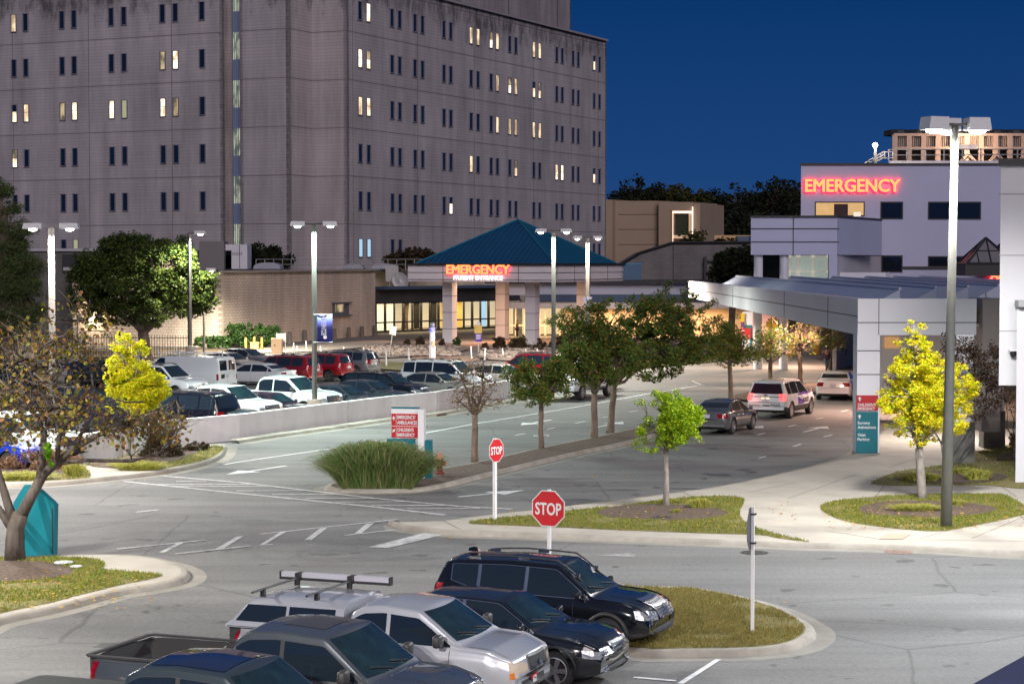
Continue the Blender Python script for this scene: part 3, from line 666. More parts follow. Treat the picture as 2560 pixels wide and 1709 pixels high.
mb = MB(); mb.box((c.x + w * .19, 187.97, c.z), (.04, .06, h * .98)); mb.build('door_seam', M['joint'], r)
rl = thing('roof_railing', P(860, 672, 200), 'thin dark railing along the flat roof of the beige building', 'railing')
mb = MB()
for u in range(640, 1060, 22):
    mb.tube([P(u, 676, 193 + (u - 640) * .02), P(u, 648, 193 + (u - 640) * .02)], .035, 5)
for v in (648, 661): mb.tube([P(640, v, 193), P(1060, v, 201.4)], .03, 5)
mb.build('rail', M['steel'], rl)
# satellite dish and antenna panel
sd = thing('satellite_dish', P(999, 719, 205), 'grey satellite dish on the low roof left of the canopy sign', 'dish')
mb = MB(); cc = P(998, 704, 205); mb.lathe([(.001, .0), (.5, .08), (.9, .3), (.92, .32), (.9, .34), (.001, .06)], 20, (0, 0, 0)); o = mb.build('dish', M['steel'], sd, smooth=True)
o.rotation_euler = (R(70), 0, R(25)); o.location = cc
mb = MB(); mb.tube([P(998, 720, 205.3), P(998, 706, 205.3)], .07); mb.build('mast', M['steel'], sd)
an = thing('roof_antenna', P(972, 716, 205), 'square pale antenna panel on a mast beside the satellite dish', 'antenna')
mb = MB(); a = P(980, 684, 205); mb.box(a, (.65 * 2, .25, .8 * 2)); mb.build('panel', M['steel'], an); mb = MB(); mb.tube([P(973, 716, 205), P(976, 690, 205.2)], .06); mb.build('mast', M['steel'], an)
# ---- glazed lobby to the right of the beige wall
g0, g1 = P(939, 700, 202.), P(1300, 700, 221.); g0.z = g1.z = 0
lo = thing('glazed_lobby', g0, 'low lobby with lit full-height windows behind the entrance canopy', 'building')
d = (g1 - g0).normalized(); nb = Vector((d.y, -d.x, 0)); Lg = (g1 - g0).length
wz0, wz1, rz = .15, zt(757, 204), zt(722, 204)
wallobj('fascia_wall', g0, d, Lg, wz1, rz, mat('bronze_panel', (.055, .05, .05), .5, var=.25, vscale=.3), lo, .5)
mb = MB(); mb.box((g0 + g1) / 2 + nb * .4 + UP * (rz + .12), (Lg, 1.6, .3), ax=(d, nb, UP)); mb.build('roof_edge', mat('blue_grey_edge', (.06, .09, .15), .5), lo)
wallobj('parapet_wall', g0 - nb * 4 + d * 0, d, Lg + 6, 0, zt(675, 208), M['beige'], lo, .4)
fl_ = MB(); fl_.box((g0 + g1) / 2 - nb * 2 + UP * .1, (Lg, 4, .2), ax=(d, nb, UP)); fl_.build('lobby_floor', M['concrete'], lo)
bw = MB(); bw.box((g0 + g1) / 2 - nb * 3.6 + UP * 1.6, (Lg, .2, 3.6), ax=(d, nb, UP)); bw.build('back_wall', mat('cream_lobby_wall', (.62, .56, .42), .8, emit=(1, .82, .52), estr=.50), lo)
fr = MB(); npan = 17
for k in range(npan + 1):
    fr.box(g0 + d * (k * Lg / npan) + nb * .02 + UP * ((wz0 + wz1) / 2), (.22 if k % 2 else .12, .2, wz1 - wz0), ax=(d, nb, UP))
for z in (wz0, 1.05, wz1): fr.box((g0 + g1) / 2 + nb * .03 + UP * z, (Lg, .2, .14), ax=(d, nb, UP))
fr.build('mullion_frame', M['dark'], lo)
cc_ = mat('curtain', (.5, .48, .4), .9, emit=(1, .86, .58), estr=.9); yy = mat('yellow_wall', (.55, .38, .08), .9, emit=(1, .68, .12), estr=.42)
for k in range(npan):
    c = g0 + d * ((k + .5) * Lg / npan) - nb * (1.2 if k % 3 else 2.2) + UP * 1.7
    mm = cc_ if k in (0, 1, 2, 3) else (yy if k in (9, 10) else (M['dark'] if k in (5, 7) else (M['win_blue'] if k == 13 else None)))
    if mm is None: continue
    q = MB(); q.box(c, (Lg / npan * (.8 if k in (0, 1, 2, 3) else .6), .1, 3.2), ax=(d, nb, UP)); q.build('partition', mm, lo)
pl = bpy.data.objects.new('lobby_light', bpy.data.lights.new('lobby_light', 'AREA')); COL.objects.link(pl); pl.parent = lo
pl.data.shape = 'RECTANGLE'; pl.data.size = Lg; pl.data.size_y = 1.5; pl.data.energy = 900; pl.data.color = (1, .74, .36)
pl.location = (g0 + g1) / 2 + nb * .35 + UP * (wz1 - .1); pl.rotation_euler = Matrix(((d.x, -nb.x, 0), (d.y, -nb.y, 0), (0, 0, 1))).to_euler()
# ---- entrance canopy with teal hip roof
YN = 170.; N0 = Vector(((1394 - 1280) / FPX * YN, YN, 0)); SD = 14.5
NL, NRR, NB = N0 + D2 * SD, N0 + D1 * SD, N0 + D1 * SD + D2 * SD
cz1, cz0 = 6.94, 5.5
cn = thing('entrance_canopy', N0, 'square canopy with blue-teal hip roof and lit red lettering above the patient entrance', 'canopy')
fm = mat('canopy_panel', (.68, .66, .69), .55, var=.05, vscale=.5)
for a, b in ((NL, N0), (N0, NRR)): wallobj('fascia', a, b - a, SD, cz0, cz1, fm, cn, .35)
for a, b in ((NRR, NB), (NB, NL)): wallobj('fascia', a, b - a, SD, cz0, cz1, fm, cn, .35)
sf = MB(); sf.prism([p + UP * (cz0 + .1) for p in (NL, N0, NRR, NB)], UP * .1); sf.build('soffit', mat('soffit', (.10, .09, .085), .8), cn)
jt = MB()
for a, dd_, nn_ in ((NL, -D2, -D1), (N0, D1, -D2)):
    jt.box(a + dd_ * SD / 2 + nn_ * .004 + UP * (cz0 + .78), (SD, .03, .05), ax=(dd_, nn_, UP))
    for k in (3.5, 7, 10.8): jt.box(a + dd_ * k + nn_ * .004 + UP * ((cz0 + cz1) / 2), (.05, .03, cz1 - cz0), ax=(dd_, nn_, UP))
    jt.box(a + dd_ * SD / 2 + nn_ * .05 + UP * (cz1 + .04), (SD + .2, .25, .2), ax=(dd_, nn_, UP), mi=0)
jt.build('trim', M['dark'], cn)
ap = (N0 + NB) / 2 + UP * 10.93; es = [p + (p - (N0 + NB) / 2).normalized() * -.75 + UP * (cz1 + .12) for p in (NL, N0, NRR, NB)]
tealroof = mat('teal_metal_roof', (.004, .072, .18), .35, .3, var=.08, vscale=.5)
hp = MB(); hp.add(es + [ap], [(0, 1, 4), (1, 2, 4), (2, 3, 4), (3, 0, 4)])
ho = hp.build('hip_roof', tealroof, cn)
sm_ = MB()
for a, b in ((es[0], es[1]), (es[1], es[2])):
    for k in range(1, 26):
        t = k / 26; p = a.lerp(b, t); q = p + (ap - (a + b) / 2) * (1 - abs(2 * t - 1)) * 1.0
        sm_.tube([p + UP * .03, q + UP * .03], .035, 4)
for q in es: sm_.tube([q + UP * .05, ap + UP * .06], .09, 6)
sm_.build('seam', mat('teal_seam', (.012, .16, .27), .35, .3), cn)
C1 = N0 + D2 * 3.6 + D1 * 2.6; A_ = N0 + D2 * 11.6 + D1 * 2.4; cols = [(A_, 'A'), (C1, 'C'), (A_ + D1 * 10.6, 'B'), (C1 + D1 * 11, 'D')]
for c, _ in cols:
    mb = MB(); mb.box(c + UP * 2.85, (.95, .95, 5.6), ax=(D1, D2, UP)); co = mb.build('column', fm, cn)
    j = MB()
    for z in (1.3, 2.75, 4.2): j.box(c + UP * z, (.96, .96, .04), ax=(D1, D2, UP))
    j.build('column_joint', M['joint'], co)
for q_ in ((N0 + NB) / 2, (N0 + NB) / 2 + D2 * 4 - D1 * 3):
    L_ = bpy.data.objects.new('canopy_downlight', bpy.data.lights.new('canopy_downlight', 'AREA')); COL.objects.link(L_); L_.parent = cn; L_.data.size = 1.5; L_.data.energy = 850; L_.data.color = (1, .60, .38); L_.location = q_ + UP * (cz0 - .05)
M['neon_red'] = mat('red_letter_face', (.6, .02, .01), .4, emit=(1., .27, .07), estr=2.3)
M['neon_halo'] = mat('red_letter_glow', (.5, .0, .02), .4, emit=(1., .01, .05), estr=4.)  # widened glowing outline stands for the red glow around the letters
M['neon_white'] = mat('white_letter_face', (.7, .7, .7), .4, emit=(1, .97, .92), estr=1.1)
def sign3d(name, label, s, uL, uR, vb, vt, a, dX, nrm, parent_loc, m=None, halo=True, size=None):
    """channel letters on the plane through a spanned by dX; text spans columns uL..uR, baseline row vb, cap row vt"""
    t0, t1 = on_line(uL, a, dX), on_line(uR, a, dX); p = a + dX * t0; Yp = p.y
    z0, z1 = ZR(vb, Yp), ZR(vt, Yp); size = (z1 - z0) / .70
    t = thing(name, (p.x, p.y, z0), label, 'sign')
    org = Vector((p.x, p.y, z0)) + nrm * .22
    if halo: text('halo', s, size, M['neon_halo'], t, org - nrm * .12, dX, UP, width=abs(t1 - t0), ext=.06, dup=size * .075)
    text('letters', s, size, m or M['neon_red'], t, org, dX, UP, width=abs(t1 - t0), ext=.05, dup=size * (.026 if m is None else .014))
    return t
sign3d('emergency_sign', 'glowing red word EMERGENCY on the fascia of the teal-roofed canopy', 'EMERGENCY', 1120, 1276, 684, 662, NL, -D2, -D1, None)
sign3d('entrance_sign', 'glowing white words PATIENT ENTRANCE under the red canopy lettering', 'PATIENT ENTRANCE', 1137, 1259, 700, 688, NL, -D2, -D1, None, m=M['neon_white'], halo=False)
# ---- warm lit vestibule behind the canopy
vs_ = thing('entrance_vestibule', P(1460, 840, 196), 'long low entrance wing with warm lit cream walls behind the row of street trees', 'building')
v0, v1 = P(1262, 800, 196.), P(1880, 800, 196.); v0.z = v1.z = 0; Lv = v1.x - v0.x; X = Vector((1, 0, 0)); Yv = Vector((0, -1, 0))
cream = mat('cream_panel', (.60, .47, .33), .7, var=.06, vscale=.3)
def zz(v): return ZR(v, 196)
wallobj('wall', (P(1400, 0, 196).x, 196, 0), X, P(1880, 0, 196).x - P(1400, 0, 196).x, 0, zz(764), cream, vs_, .3)
wallobj('white_band', v0 + Vector((0, -1.5, 0)), X, Lv, zz(770), zz(755), M['panel'], vs_, .3)
wallobj('blue_band', (v0.x + 3, 194.3, 0), X, Lv - 3, zz(754), zz(736), mat('blue_band', (.03, .07, .16), .4), vs_, 3)
wallobj('upper_wall', (v0.x, 197, 0), X, Lv + 3, zz(738), zz(709), M['panel_cool'], vs_, .4)
wallobj('roof_edge', (v0.x - 2, 196.2, 0), X, Lv + 6, zz(709), zz(702), M['dark'], vs_, 12)
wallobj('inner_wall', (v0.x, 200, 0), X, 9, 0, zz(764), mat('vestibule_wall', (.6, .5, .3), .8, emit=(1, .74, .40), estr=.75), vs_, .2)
fr = MB()
for u in (1266, 1289, 1312, 1337, 1349, 1363, 1382, 1400): fr.box(P(u, 800, 195.9) * 1 + Vector((0, 0, zz(764) / 2 - P(u, 800, 195.9).z)), (.14, .2, zz(764)))
for z in (zz(813), zz(767)): fr.box(((v0.x + P(1400, 0, 196).x) / 2, 195.9, z), (P(1400, 0, 196).x - v0.x, .18, .14))
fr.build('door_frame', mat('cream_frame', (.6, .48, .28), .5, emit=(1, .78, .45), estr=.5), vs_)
wallobj('dark_door', (P(1283, 0, 197).x, 197, 0), X, .9, 0, zz(770), mat('grey_door', (.20, .23, .24), .5), vs_, .1)
for i, (uu, e_) in enumerate(((1330, 600), (1520, 800), (1640, 900), (1780, 800))):
    L_ = bpy.data.objects.new('soffit_light', bpy.data.lights.new('soffit_light', 'AREA')); COL.objects.link(L_); L_.parent = vs_
    L_.data.size = 2.5; L_.data.energy = e_; L_.data.color = (1, .60, .28); L_.location = (P(uu, 0, 192.8).x, 192.8, zz(770)); L_.rotation_euler = (0, 0, 0)
# ---- brick building right of the canopy, tan tower behind, far boxes
bk = thing('grey_brick_building', P(1700, 700, 215), 'grey brick hall with a sloping roof edge right of the canopy roof', 'building')
Yk = 212.; q = [P(1555, 718, Yk), P(1555, 659, Yk), P(1600, 632, Yk), P(1682, 607, Yk), P(1880, 606, Yk), P(1880, 718, Yk)]
gb = brickmat('grey_block', (.20, .19, .19), (.17, .165, .165), (.10, .10, .10), h=.3, w=.7, stain=.3)
mb = MB(); mb.prism([(p.x, Yk, p.z) for p in q], (0, 10, 0)); mb.build('wall', gb, bk, tri=True)
mb = MB()
for a, b in zip(q[1:5], q[2:5]): mb.tube([Vector((a.x, Yk - .1, a.z)), Vector((b.x, Yk - .1, b.z))], .16, 5)
mb.build('roof_edge', M['dark'], bk)
mb = MB(); a = P(1683, 660, Yk); mb.box((a.x, Yk - .03, a.z), (.08, .06, 4.6)); mb.build('expansion_joint', M['joint'], bk)
mb = MB(); a, b = P(1760, 703, Yk - .5), P(1767, 641, Yk - .5); mb.box(((a.x + b.x) / 2, Yk - .5, (a.z + b.z) / 2), (b.x - a.x, .3, b.z - a.z)); a = P(1830, 652, Yk - .5); mb.box((a.x, Yk - .3, a.z), (5.2, .3, .2)); mb.build('duct', M['dark'], bk)
bb = thing('blue_metal_housing', P(1580, 680, 200), 'blue-grey metal box between the canopy fascia and the grey brick hall', 'housing')
a, b = P(1559, 700, 200), P(1603, 662, 200); mb = MB(); mb.box(((a.x + b.x) / 2, 201.5, (a.z + b.z) / 2), (b.x - a.x, 3, b.z - a.z)); mb.build('casing', mat('blue_metal', (.05, .12, .22), .4), bb)
mb = MB(); mb.box(((a.x + b.x) / 2, 201.5, b.z + .08), (b.x - a.x + .2, 3.1, .16)); mb.build('lid', mat('blue_edge', (.03, .2, .38), .4), bb)
tn = thing('tan_building', P(1630, 650, 285), 'tan building with a brightly outlined tall window behind the grey brick hall', 'building')
Yt = 285.; tan = mat('tan_panel', (.33, .25, .18), .8, var=.1, vscale=.15)
def fbox(root, u0, u1, v0, v1, Y, m, dep=.3, name='panel'):
    a, b = P(u0, v1, Y), P(u1, v0, Y); mb = MB(); k = D1.x / D1.y * dep if a.x > 0 and dep > .6 else 0
    mb.prism([(a.x, Y, a.z), (b.x, Y, a.z), (b.x, Y, b.z), (a.x, Y, b.z)], (k, dep, 0)); return mb.build(name, m, root)
fbox(tn, 1512, 1531, 499, 720, Yt, tan, 9, 'wall'); fbox(tn, 1531, 1646, 502, 720, Yt + 1, tan, 8, 'wall')
fbox(tn, 1646, 1674, 503, 720, Yt - .5, tan, 9, 'wall'); fbox(tn, 1733, 1750, 509, 720, Yt - .5, tan, 9, 'wall'); fbox(tn, 1674, 1733, 505, 527, Yt - .5, tan, 9, 'wall'); fbox(tn, 1674, 1733, 606, 720, Yt - .5, tan, 9, 'wall')
fbox(tn, 1682, 1725, 534, 588, Yt + 1.5, mat('reflecting_window', (.02, .03, .012), .2), .2, 'window_pane')
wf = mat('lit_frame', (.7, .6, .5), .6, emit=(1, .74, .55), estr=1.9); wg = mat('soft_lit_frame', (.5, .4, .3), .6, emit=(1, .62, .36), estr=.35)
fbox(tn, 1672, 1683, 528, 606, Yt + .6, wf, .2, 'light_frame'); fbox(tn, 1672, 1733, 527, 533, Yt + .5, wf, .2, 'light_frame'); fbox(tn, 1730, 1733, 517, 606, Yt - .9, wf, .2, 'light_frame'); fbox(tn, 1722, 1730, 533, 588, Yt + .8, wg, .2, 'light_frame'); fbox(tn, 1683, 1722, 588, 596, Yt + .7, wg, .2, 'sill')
mb = MB()
for v in (536, 573, 611): a, b = P(1531, v, Yt + .98), P(1673, v, Yt + .98); mb.box(((a.x + b.x) / 2, Yt + .97, a.z), (b.x - a.x - 1.7, .05, .1))
mb.build('panel_joint', mat('tan_joint', (.16, .12, .09), .9), tn)
ob = thing('orange_roof_box', P(1828, 605, 260), 'small orange-lit rooftop block behind the grey brick hall', 'building')
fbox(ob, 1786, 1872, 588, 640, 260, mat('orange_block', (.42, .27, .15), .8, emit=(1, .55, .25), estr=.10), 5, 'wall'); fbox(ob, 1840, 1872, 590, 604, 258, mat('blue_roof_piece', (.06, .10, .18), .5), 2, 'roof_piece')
# ---- left annex behind the big tree
ax_ = thing('left_annex', P(250, 800, 192), 'dark low annex behind the conifer and the big tree with an orange lit doorway', 'building')
dk = brickmat('annex_block', (.16, .155, .15), (.14, .135, .13), (.09, .09, .09), h=.3, w=.7, stain=.3)
Ya = 188.; wallobj('wall', (P(-60, 0, Ya).x, Ya, 0), X, P(575, 0, Ya).x - P(-60, 0, Ya).x, 0, ZR(626, Ya), dk, ax_, 6)
fbox(ax_, -60, 262, 621, 628, Ya - .3, mat('roof_edge_pale', (.42, .42, .44), .6), 6.5, 'roof_edge')
fbox(ax_, 156, 196, 636, 680, Ya - .25, M['dark'], .2, 'louvre'); fbox(ax_, 158, 180, 668, 676, Ya - .4, M['steel'], .2, 'duct')
fbox(ax_, 498, 560, 603, 675, Ya - 1, mat('grey_render', (.20, .19, .19), .8), 3, 'plant_room')
fbox(ax_, 234, 282, 772, 880, Ya - 12, mat('orange_wall', (.45, .20, .06), .8, var=.1), .4, 'door_surround')
fbox(ax_, 256, 264, 806, 818, Ya - 12.1, M['dark'], .1, 'door_panel'); fbox(ax_, 205, 234, 775, 870, Ya - 12, mat('pale_render', (.5, .45, .36), .8), .4, 'side_wall')
wlp = thing('wall_lamp', P(222, 786, 174), 'bright wall lamp glowing beside the orange doorway left of the big tree', 'lamp')
mb = MB(); a = P(222, 783, 175); mb.lathe([(.001, -.25), (.3, -.2), (.38, 0), (.3, .25), (.001, .3)], 14, a); mb.build('globe', emitm('lamp_globe', (1, .85, .6), 30), wlp, smooth=True)
mb = MB(); mb.box(a + Vector((0, .45, .1)), (.15, .6, .15)); mb.build('bracket', M['dark'], wlp)
for (uu, vv, Y_, en, cl) in ((222, 790, 173.5, 500, (1, .78, .5)), (262, 790, 173.5, 380, (1, .55, .2))):
    L_ = bpy.data.objects.new('bulb_light', bpy.data.lights.new('bulb_light', 'POINT')); COL.objects.link(L_); L_.parent = wlp; L_.data.energy = en; L_.data.color = cl; L_.data.shadow_soft_size = .3; L_.location = P(uu, vv, Y_)
# ================================================================ right-hand buildings
Y1 = 150.
er = thing('emergency_building', P(2250, 700, Y1), 'white two-storey building with glowing red EMERGENCY lettering and rooftop plant', 'building')
wp = mat('white_render', (.46, .49, .66), .6, var=.05, vscale=.2); wp2 = mat('grey_render_panel', (.50, .49, .52), .6, var=.06, vscale=.3)
fbox(er, 2001, 2640, 412, 720, Y1, wp, 30, 'wall'); fbox(er, 1999, 2640, 408, 413, Y1 - .15, M['dark'], 30, 'roof_edge')
def rwin(u0, u1, v0, v1, pm='glass', Y=Y1, root=er):
    f = fbox(root, u0, u1, v0, v1, Y - .05, M['dark'], .06, 'window'); q = fbox(root, u0 + 3, u1 - 3, v0 + 3, v1 - 3, Y - .08, M[pm] if isinstance(pm, str) else pm, .04, 'pane'); q.parent = f; return f
M['room_lit'] = mat('lit_room', (.3, .2, .1), .8, emit=(1, .62, .25), estr=.62, col2=(.1, .06, .03), vscale=1)
w_ = rwin(2037, 2162, 504, 541, 'room_lit'); fbox(er, 2085, 2120, 510, 541, Y1 - .12, mat('room_shadow', (.05, .03, .03), .8), .03, 'shelf').parent = w_; fbox(er, 2134, 2152, 530, 541, Y1 - .13, emitm('white_box_lit', (1, .9, .75), .9), .03, 'box_in_window').parent = w_
rwin(2201, 2258, 504, 548); rwin(2320, 2453, 504, 549); rwin(2203, 2257, 638, 681); rwin(2320, 2430, 640, 668)
sign3d('emergency_sign', 'large glowing red word EMERGENCY on the white building at the right', 'EMERGENCY', 2011, 2246, 479, 448, Vector((0, Y1 - .02, 0)), X, Yv, None)
# front block W2
Y2 = 134.
fbox(er, 1877, 2093, 543, 637, Y2, wp, 10, 'front_block'); fbox(er, 1876, 2094, 539, 544, Y2 - .1, M['dark'], 10, 'front_roof_edge')
a, b = P(2093, 600, Y2), P(2203, 600, Y1 - .1); z0, z1 = 0, ZR(540, Y2)
mb = MB(); mb.prism([(a.x, a.y, z1), (b.x, b.y, z1), (b.x, b.y, z0), (a.x, a.y, z0)], Vector((-.3, .1, 0))); mb.build('side_wall', wp2, er)
mb = MB()
for v in (572, 605): a2 = P(1878, v, Y2 - .02); b2 = P(2093, v, Y2 - .02); mb.box(((a2.x + b2.x) / 2, Y2 - .01, a2.z), (b2.x - a2.x, .03, .07))
a2 = P(1983, 590, Y2); mb.box((a2.x, Y2 - .01, a2.z), (.06, .03, 2.6))
for v in (572, 605, 637):
    z = ZR(v, Y2); mb.tube([Vector((a.x + .02, a.y - .02, z)), Vector((b.x + .02, b.y - .03, z))], .03, 4)
mb.build('panel_joint', M['joint'], er)
mb = MB(); dq = (b - a).normalized(); nq = Vector((dq.y, -dq.x, 0))
for t in (.2, .68): mb.box(a.lerp(b, t) + nq * .1 - UP * (a.z - ZR(560, Y2)), (.35, .25, .45), ax=(dq, nq, UP))
mb.build('wall_fitting', M['dark'], er)
for u in (1896, 1960):
    mb = MB(); a2 = P(u, 637, Y2 + .6); mb.tube([(a2.x, a2.y, 0), (a2.x, a2.y, a2.z)], .3, 16); mb.build('column', M['panel'], er, smooth=True, sharp=50)
fbox(er, 2072, 2093, 637, 720, Y2, wp, .4, 'pier')
fbox(er, 1885, 1970, 637, 720, Y2 + 4, M['black'], .3, 'porch_recess')
fbox(er, 1970, 2072, 640, 720, Y2 + 2.5, mat('bright_lobby', (.3, .33, .3), .6, emit=(.75, .9, .8), estr=.30, col2=(.1, .12, .11), vscale=.8), .2, 'lobby_glazing')
mb = MB()
for u in (1975, 1992, 1998, 2030, 2034, 2068): a2 = P(u, 672, Y2 + 2.3); mb.box((a2.x, Y2 + 2.3, a2.z), (.14, .1, 3.6))
for v in (641, 679): a2 = P(2020, v, Y2 + 2.3); mb.box((a2.x, Y2 + 2.3, a2.z), (2.8, .1, .12))
mb.build('lobby_frame', mat('pale_frame', (.5, .5, .45), .5, emit=(1, .95, .8), estr=.25), er)
fbox(er, 2093, 2214, 681, 720, Y2 + 1, M['panel'], 1, 'low_parapet'); fbox(er, 2258, 2520, 672, 720, Y2 + 3, wp, 1, 'low_wall'); fbox(er, 2256, 2520, 666, 673, Y2 + 2.9, M['dark'], 1.4, 'low_wall_edge')
# skylight pyramids
sk = mat('skylight_glass', (.20, .19, .20), .2, var=.2, vscale=.5)
for (ua, ub, vt_, vb_, Yq) in ((2418, 2540, 602, 660, 128), (2478, 2600, 598, 655, 134)):
    t = thing('pyramid_skylight', P((ua + ub) / 2, vb_, Yq), 'dark-framed glass pyramid skylight ' + ('left of' if ua < 2450 else 'half hidden behind the first, against') + ' the white corner tower', 'skylight', 'glass pyramid skylights')
    a2, b2, c2 = P(ua, vb_, Yq), P(ub, vb_, Yq), P((ua + ub) / 2, vt_, Yq + (0)); wd_ = b2.x - a2.x
    base = [Vector((a2.x, Yq, a2.z)), Vector((b2.x, Yq, a2.z)), Vector((b2.x, Yq + wd_, a2.z)), Vector((a2.x, Yq + wd_, a2.z))]; apx = Vector((c2.x, Yq + wd_ / 2, c2.z + .2))
    mb = MB(); mb.add(base + [apx], [(0, 1, 4), (1, 2, 4), (2, 3, 4), (3, 0, 4)]); mb.build('glass', sk, t)
    mb = MB()
    for q in base: mb.tube([q, apx], .09, 5)
    for k in range(4):
        p, q = base[k], base[(k + 1) % 4]; mb.tube([p, q], .12, 5); mb.tube([p.lerp(q, .5), apx], .06, 5); mb.tube([p.lerp(apx, .5), q.lerp(apx, .5)], .05, 5); mb.tube([p.lerp(q, .25), p.lerp(apx, .5)], .05, 5); mb.tube([p.lerp(q, .75), q.lerp(apx, .5)], .05, 5)
    mb.box((base[0] + base[2]) / 2 - UP * .4, (wd_ + .3, wd_ + .3, .7)); mb.build('frame', M['dark'], t)
# rooftop louvred plant, railing, stair, lamp
pt = thing('rooftop_plant', P(2400, 400, 165), 'long louvred rooftop plant enclosure lit warm above the white building', 'plant')
lv = mat('louvre_metal', (.30, .24, .20), .6, var=.15, vscale=.3); po = mat('plant_frame', (.42, .32, .27), .6)
Yp_ = 166.; fbox(pt, 2234, 2680, 337, 372, Yp_, lv, 8, 'louvre_bank')
mb = MB()
for u in range(2238, 2680, 5): a2, b2 = P(u, 369, Yp_ - .15), P(u, 341, Yp_ - .15); mb.box((a2.x, Yp_ - .1, (a2.z + b2.z) / 2), (.06, .14, b2.z - a2.z))
mb.build('louvre_slats', mat('slat', (.36, .31, .28), .6), pt)
mb = MB()
for u in range(2236, 2680, 36): a2, b2 = P(u, 406, Yp_ - .3), P(u, 337, Yp_ - .3); mb.box((a2.x, Yp_ - .3, (a2.z + b2.z) / 2), (.42, .3, b2.z - a2.z))
for v in (337, 371): a2, b2 = P(2234, v, Yp_ - .3), P(2680, v, Yp_ - .3); mb.box(((a2.x + b2.x) / 2, Yp_ - .32, a2.z), (b2.x - a2.x, .3, .22))
for u in (2420, 2492, 2564):
    for s_ in (-1, 1): mb.tube([P(u, 385, Yp_ - .6), P(u + s_ * 18, 404, Yp_ - .6)], .14, 5)
mb.build('plant_frame', po, pt)
fbox(pt, 2240, 2680, 374, 404, Yp_ + 3, mat('plant_dark', (.06, .05, .06), .7, col2=(.16, .12, .11), vscale=1.2), .5, 'machinery')
mb = MB()
for u in range(2245, 2560, 48): a2 = P(u, 334, Yp_ + 3); mb.lathe([(1.2, -.2), (1.2, .2), (.9, .3), (.001, .3)], 14, a2)
mb.build('fan_cowls', M['dark'], pt)
ra = thing('roof_handrail', P(2380, 405, 158), 'white tubular handrail with a short stair along the roof of the white building', 'railing')
mb = MB(); Yh = 158.
for v in (374, 388): mb.tube([P(2222, v, Yh), P(2680, v - 2, Yh)], .045, 6)
for u in range(2222, 2680, 46): mb.tube([P(u, 405, Yh), P(u, 373, Yh)], .06, 6)
mb.build('guard_rail', M['steel'], ra)
mb = MB()
for o_ in (0, 12, 24): mb.tube([P(2162 + o_ * .9, 408, Yh - 1), P(2212, 380 + o_ * .6 - 2, Yh - 1)], .06, 6)
for k in range(5): mb.tube([P(2172 + k * 10, 406 - k * 2, Yh - 1), P(2172 + k * 10, 402 - k * 5.6, Yh - 1)], .05, 6)
for v in (380, 395): mb.tube([P(2212, v, Yh - 1), P(2232, v, Yh - 1)], .05, 6)
mb.tube([P(2232, 380, Yh - 1), P(2232, 395, Yh - 1)], .05, 6)
mb.build('stair_rail', M['steel'], ra)
fbox(ra, 2222, 2500, 402, 408, Yh - .2, M['panel'], 1, 'walkway_edge')
rl_ = thing('roof_floodlight', P(2188, 405, 156), 'dazzling floodlight on a short post above the left end of the white building roof', 'lamp')
mb = MB(); mb.tube([P(2188, 408, 156), P(2188, 366, 156)], .12, 8); mb.build('post', M['steel'], rl_)
mb = MB(); a2 = P(2188, 363, 155.8); mb.lathe([(.001, -.2), (.16, -.12), (.2, 0), (.16, .12), (.001, .2)], 14, a2); mb.build('lens', emitm('flood_lens', (1, .88, .74), 160), rl_, smooth=True)
L_ = bpy.data.objects.new('flood_light', bpy.data.lights.new('flood_light', 'POINT')); COL.objects.link(L_); L_.parent = rl_; L_.data.energy = 380; L_.data.color = (1, .76, .58); L_.data.shadow_soft_size = .4; L_.location = a2 + Vector((0, -2.2, 1.6))
pf = thing('plant_floodlight', P(2420, 372, 163), 'glaring floodlight shining up the louvred plant behind the tall lamp post', 'lamp')
mb = MB(); a2 = P(2420, 368, 163.5); mb.box(a2, (1.6, .25, .4)); mb.build('housing', M['white'], pf); mb = MB(); mb.box(a2 + Vector((0, .15, .05)), (1.4, .06, .3)); mb.build('lens', emitm('plant_lens', (1, .9, .8), 12), pf)
L_ = bpy.data.objects.new('plant_light', bpy.data.lights.new('plant_light', 'POINT')); COL.objects.link(L_); L_.parent = pf; L_.data.energy = 1300; L_.data.color = (1, .66, .42); L_.data.shadow_soft_size = .4; L_.location = P(2425, 362, 163.6)
# AMBULANCE letters partly hidden
sign3d('ambulance_sign', 'glowing red letters starting with A on the low wall beside the white corner tower', 'AMBULANCE', 2474, 2640, 697, 678, Vector((0, Y2 + 2.95, 0)), X, Yv, None)
# ---- white corner tower at the right edge
Y3 = 65.
ct = thing('white_corner_tower', P(2560, 1213, Y3), 'tall bright white panelled corner wall cut by the right edge of the photo', 'building')
wh = mat('bright_white_panel', (.56, .57, .60), .5, var=.03, vscale=.4)
fbox(ct, 2497, 2900, 413, 963, Y3, wh, 9, 'upper_wall'); fbox(ct, 2496, 2900, 396, 414, Y3 - .15, M['dark'], 9.3, 'cap')
a2, b2 = P(2541, 964, Y3 - .4), P(2900, 964, Y3 - .4)
mb = MB(); mb.prism([(a2.x, Y3 - .4, .06), (b2.x, Y3 - .4, .06), (b2.x, Y3 - .4, a2.z + 2.6), (a2.x, Y3 - .4, a2.z + 2.6)], (3.5, 8, 0)); mb.build('lower_wall', wh, ct)
mb = MB()
for v in (485, 638, 827): a2 = P(2497, v, Y3 - .01); mb.box((a2.x + 2.6, Y3 - .005, a2.z), (5.2, .02, .03))
mb.build('panel_joint', mat('soft_joint', (.3, .3, .33), .8), ct)
fbox(ct, 2546, 2640, 751, 767, Y3 - .7, mat('grey_sill', (.3, .32, .33), .6), .5, 'ledge')
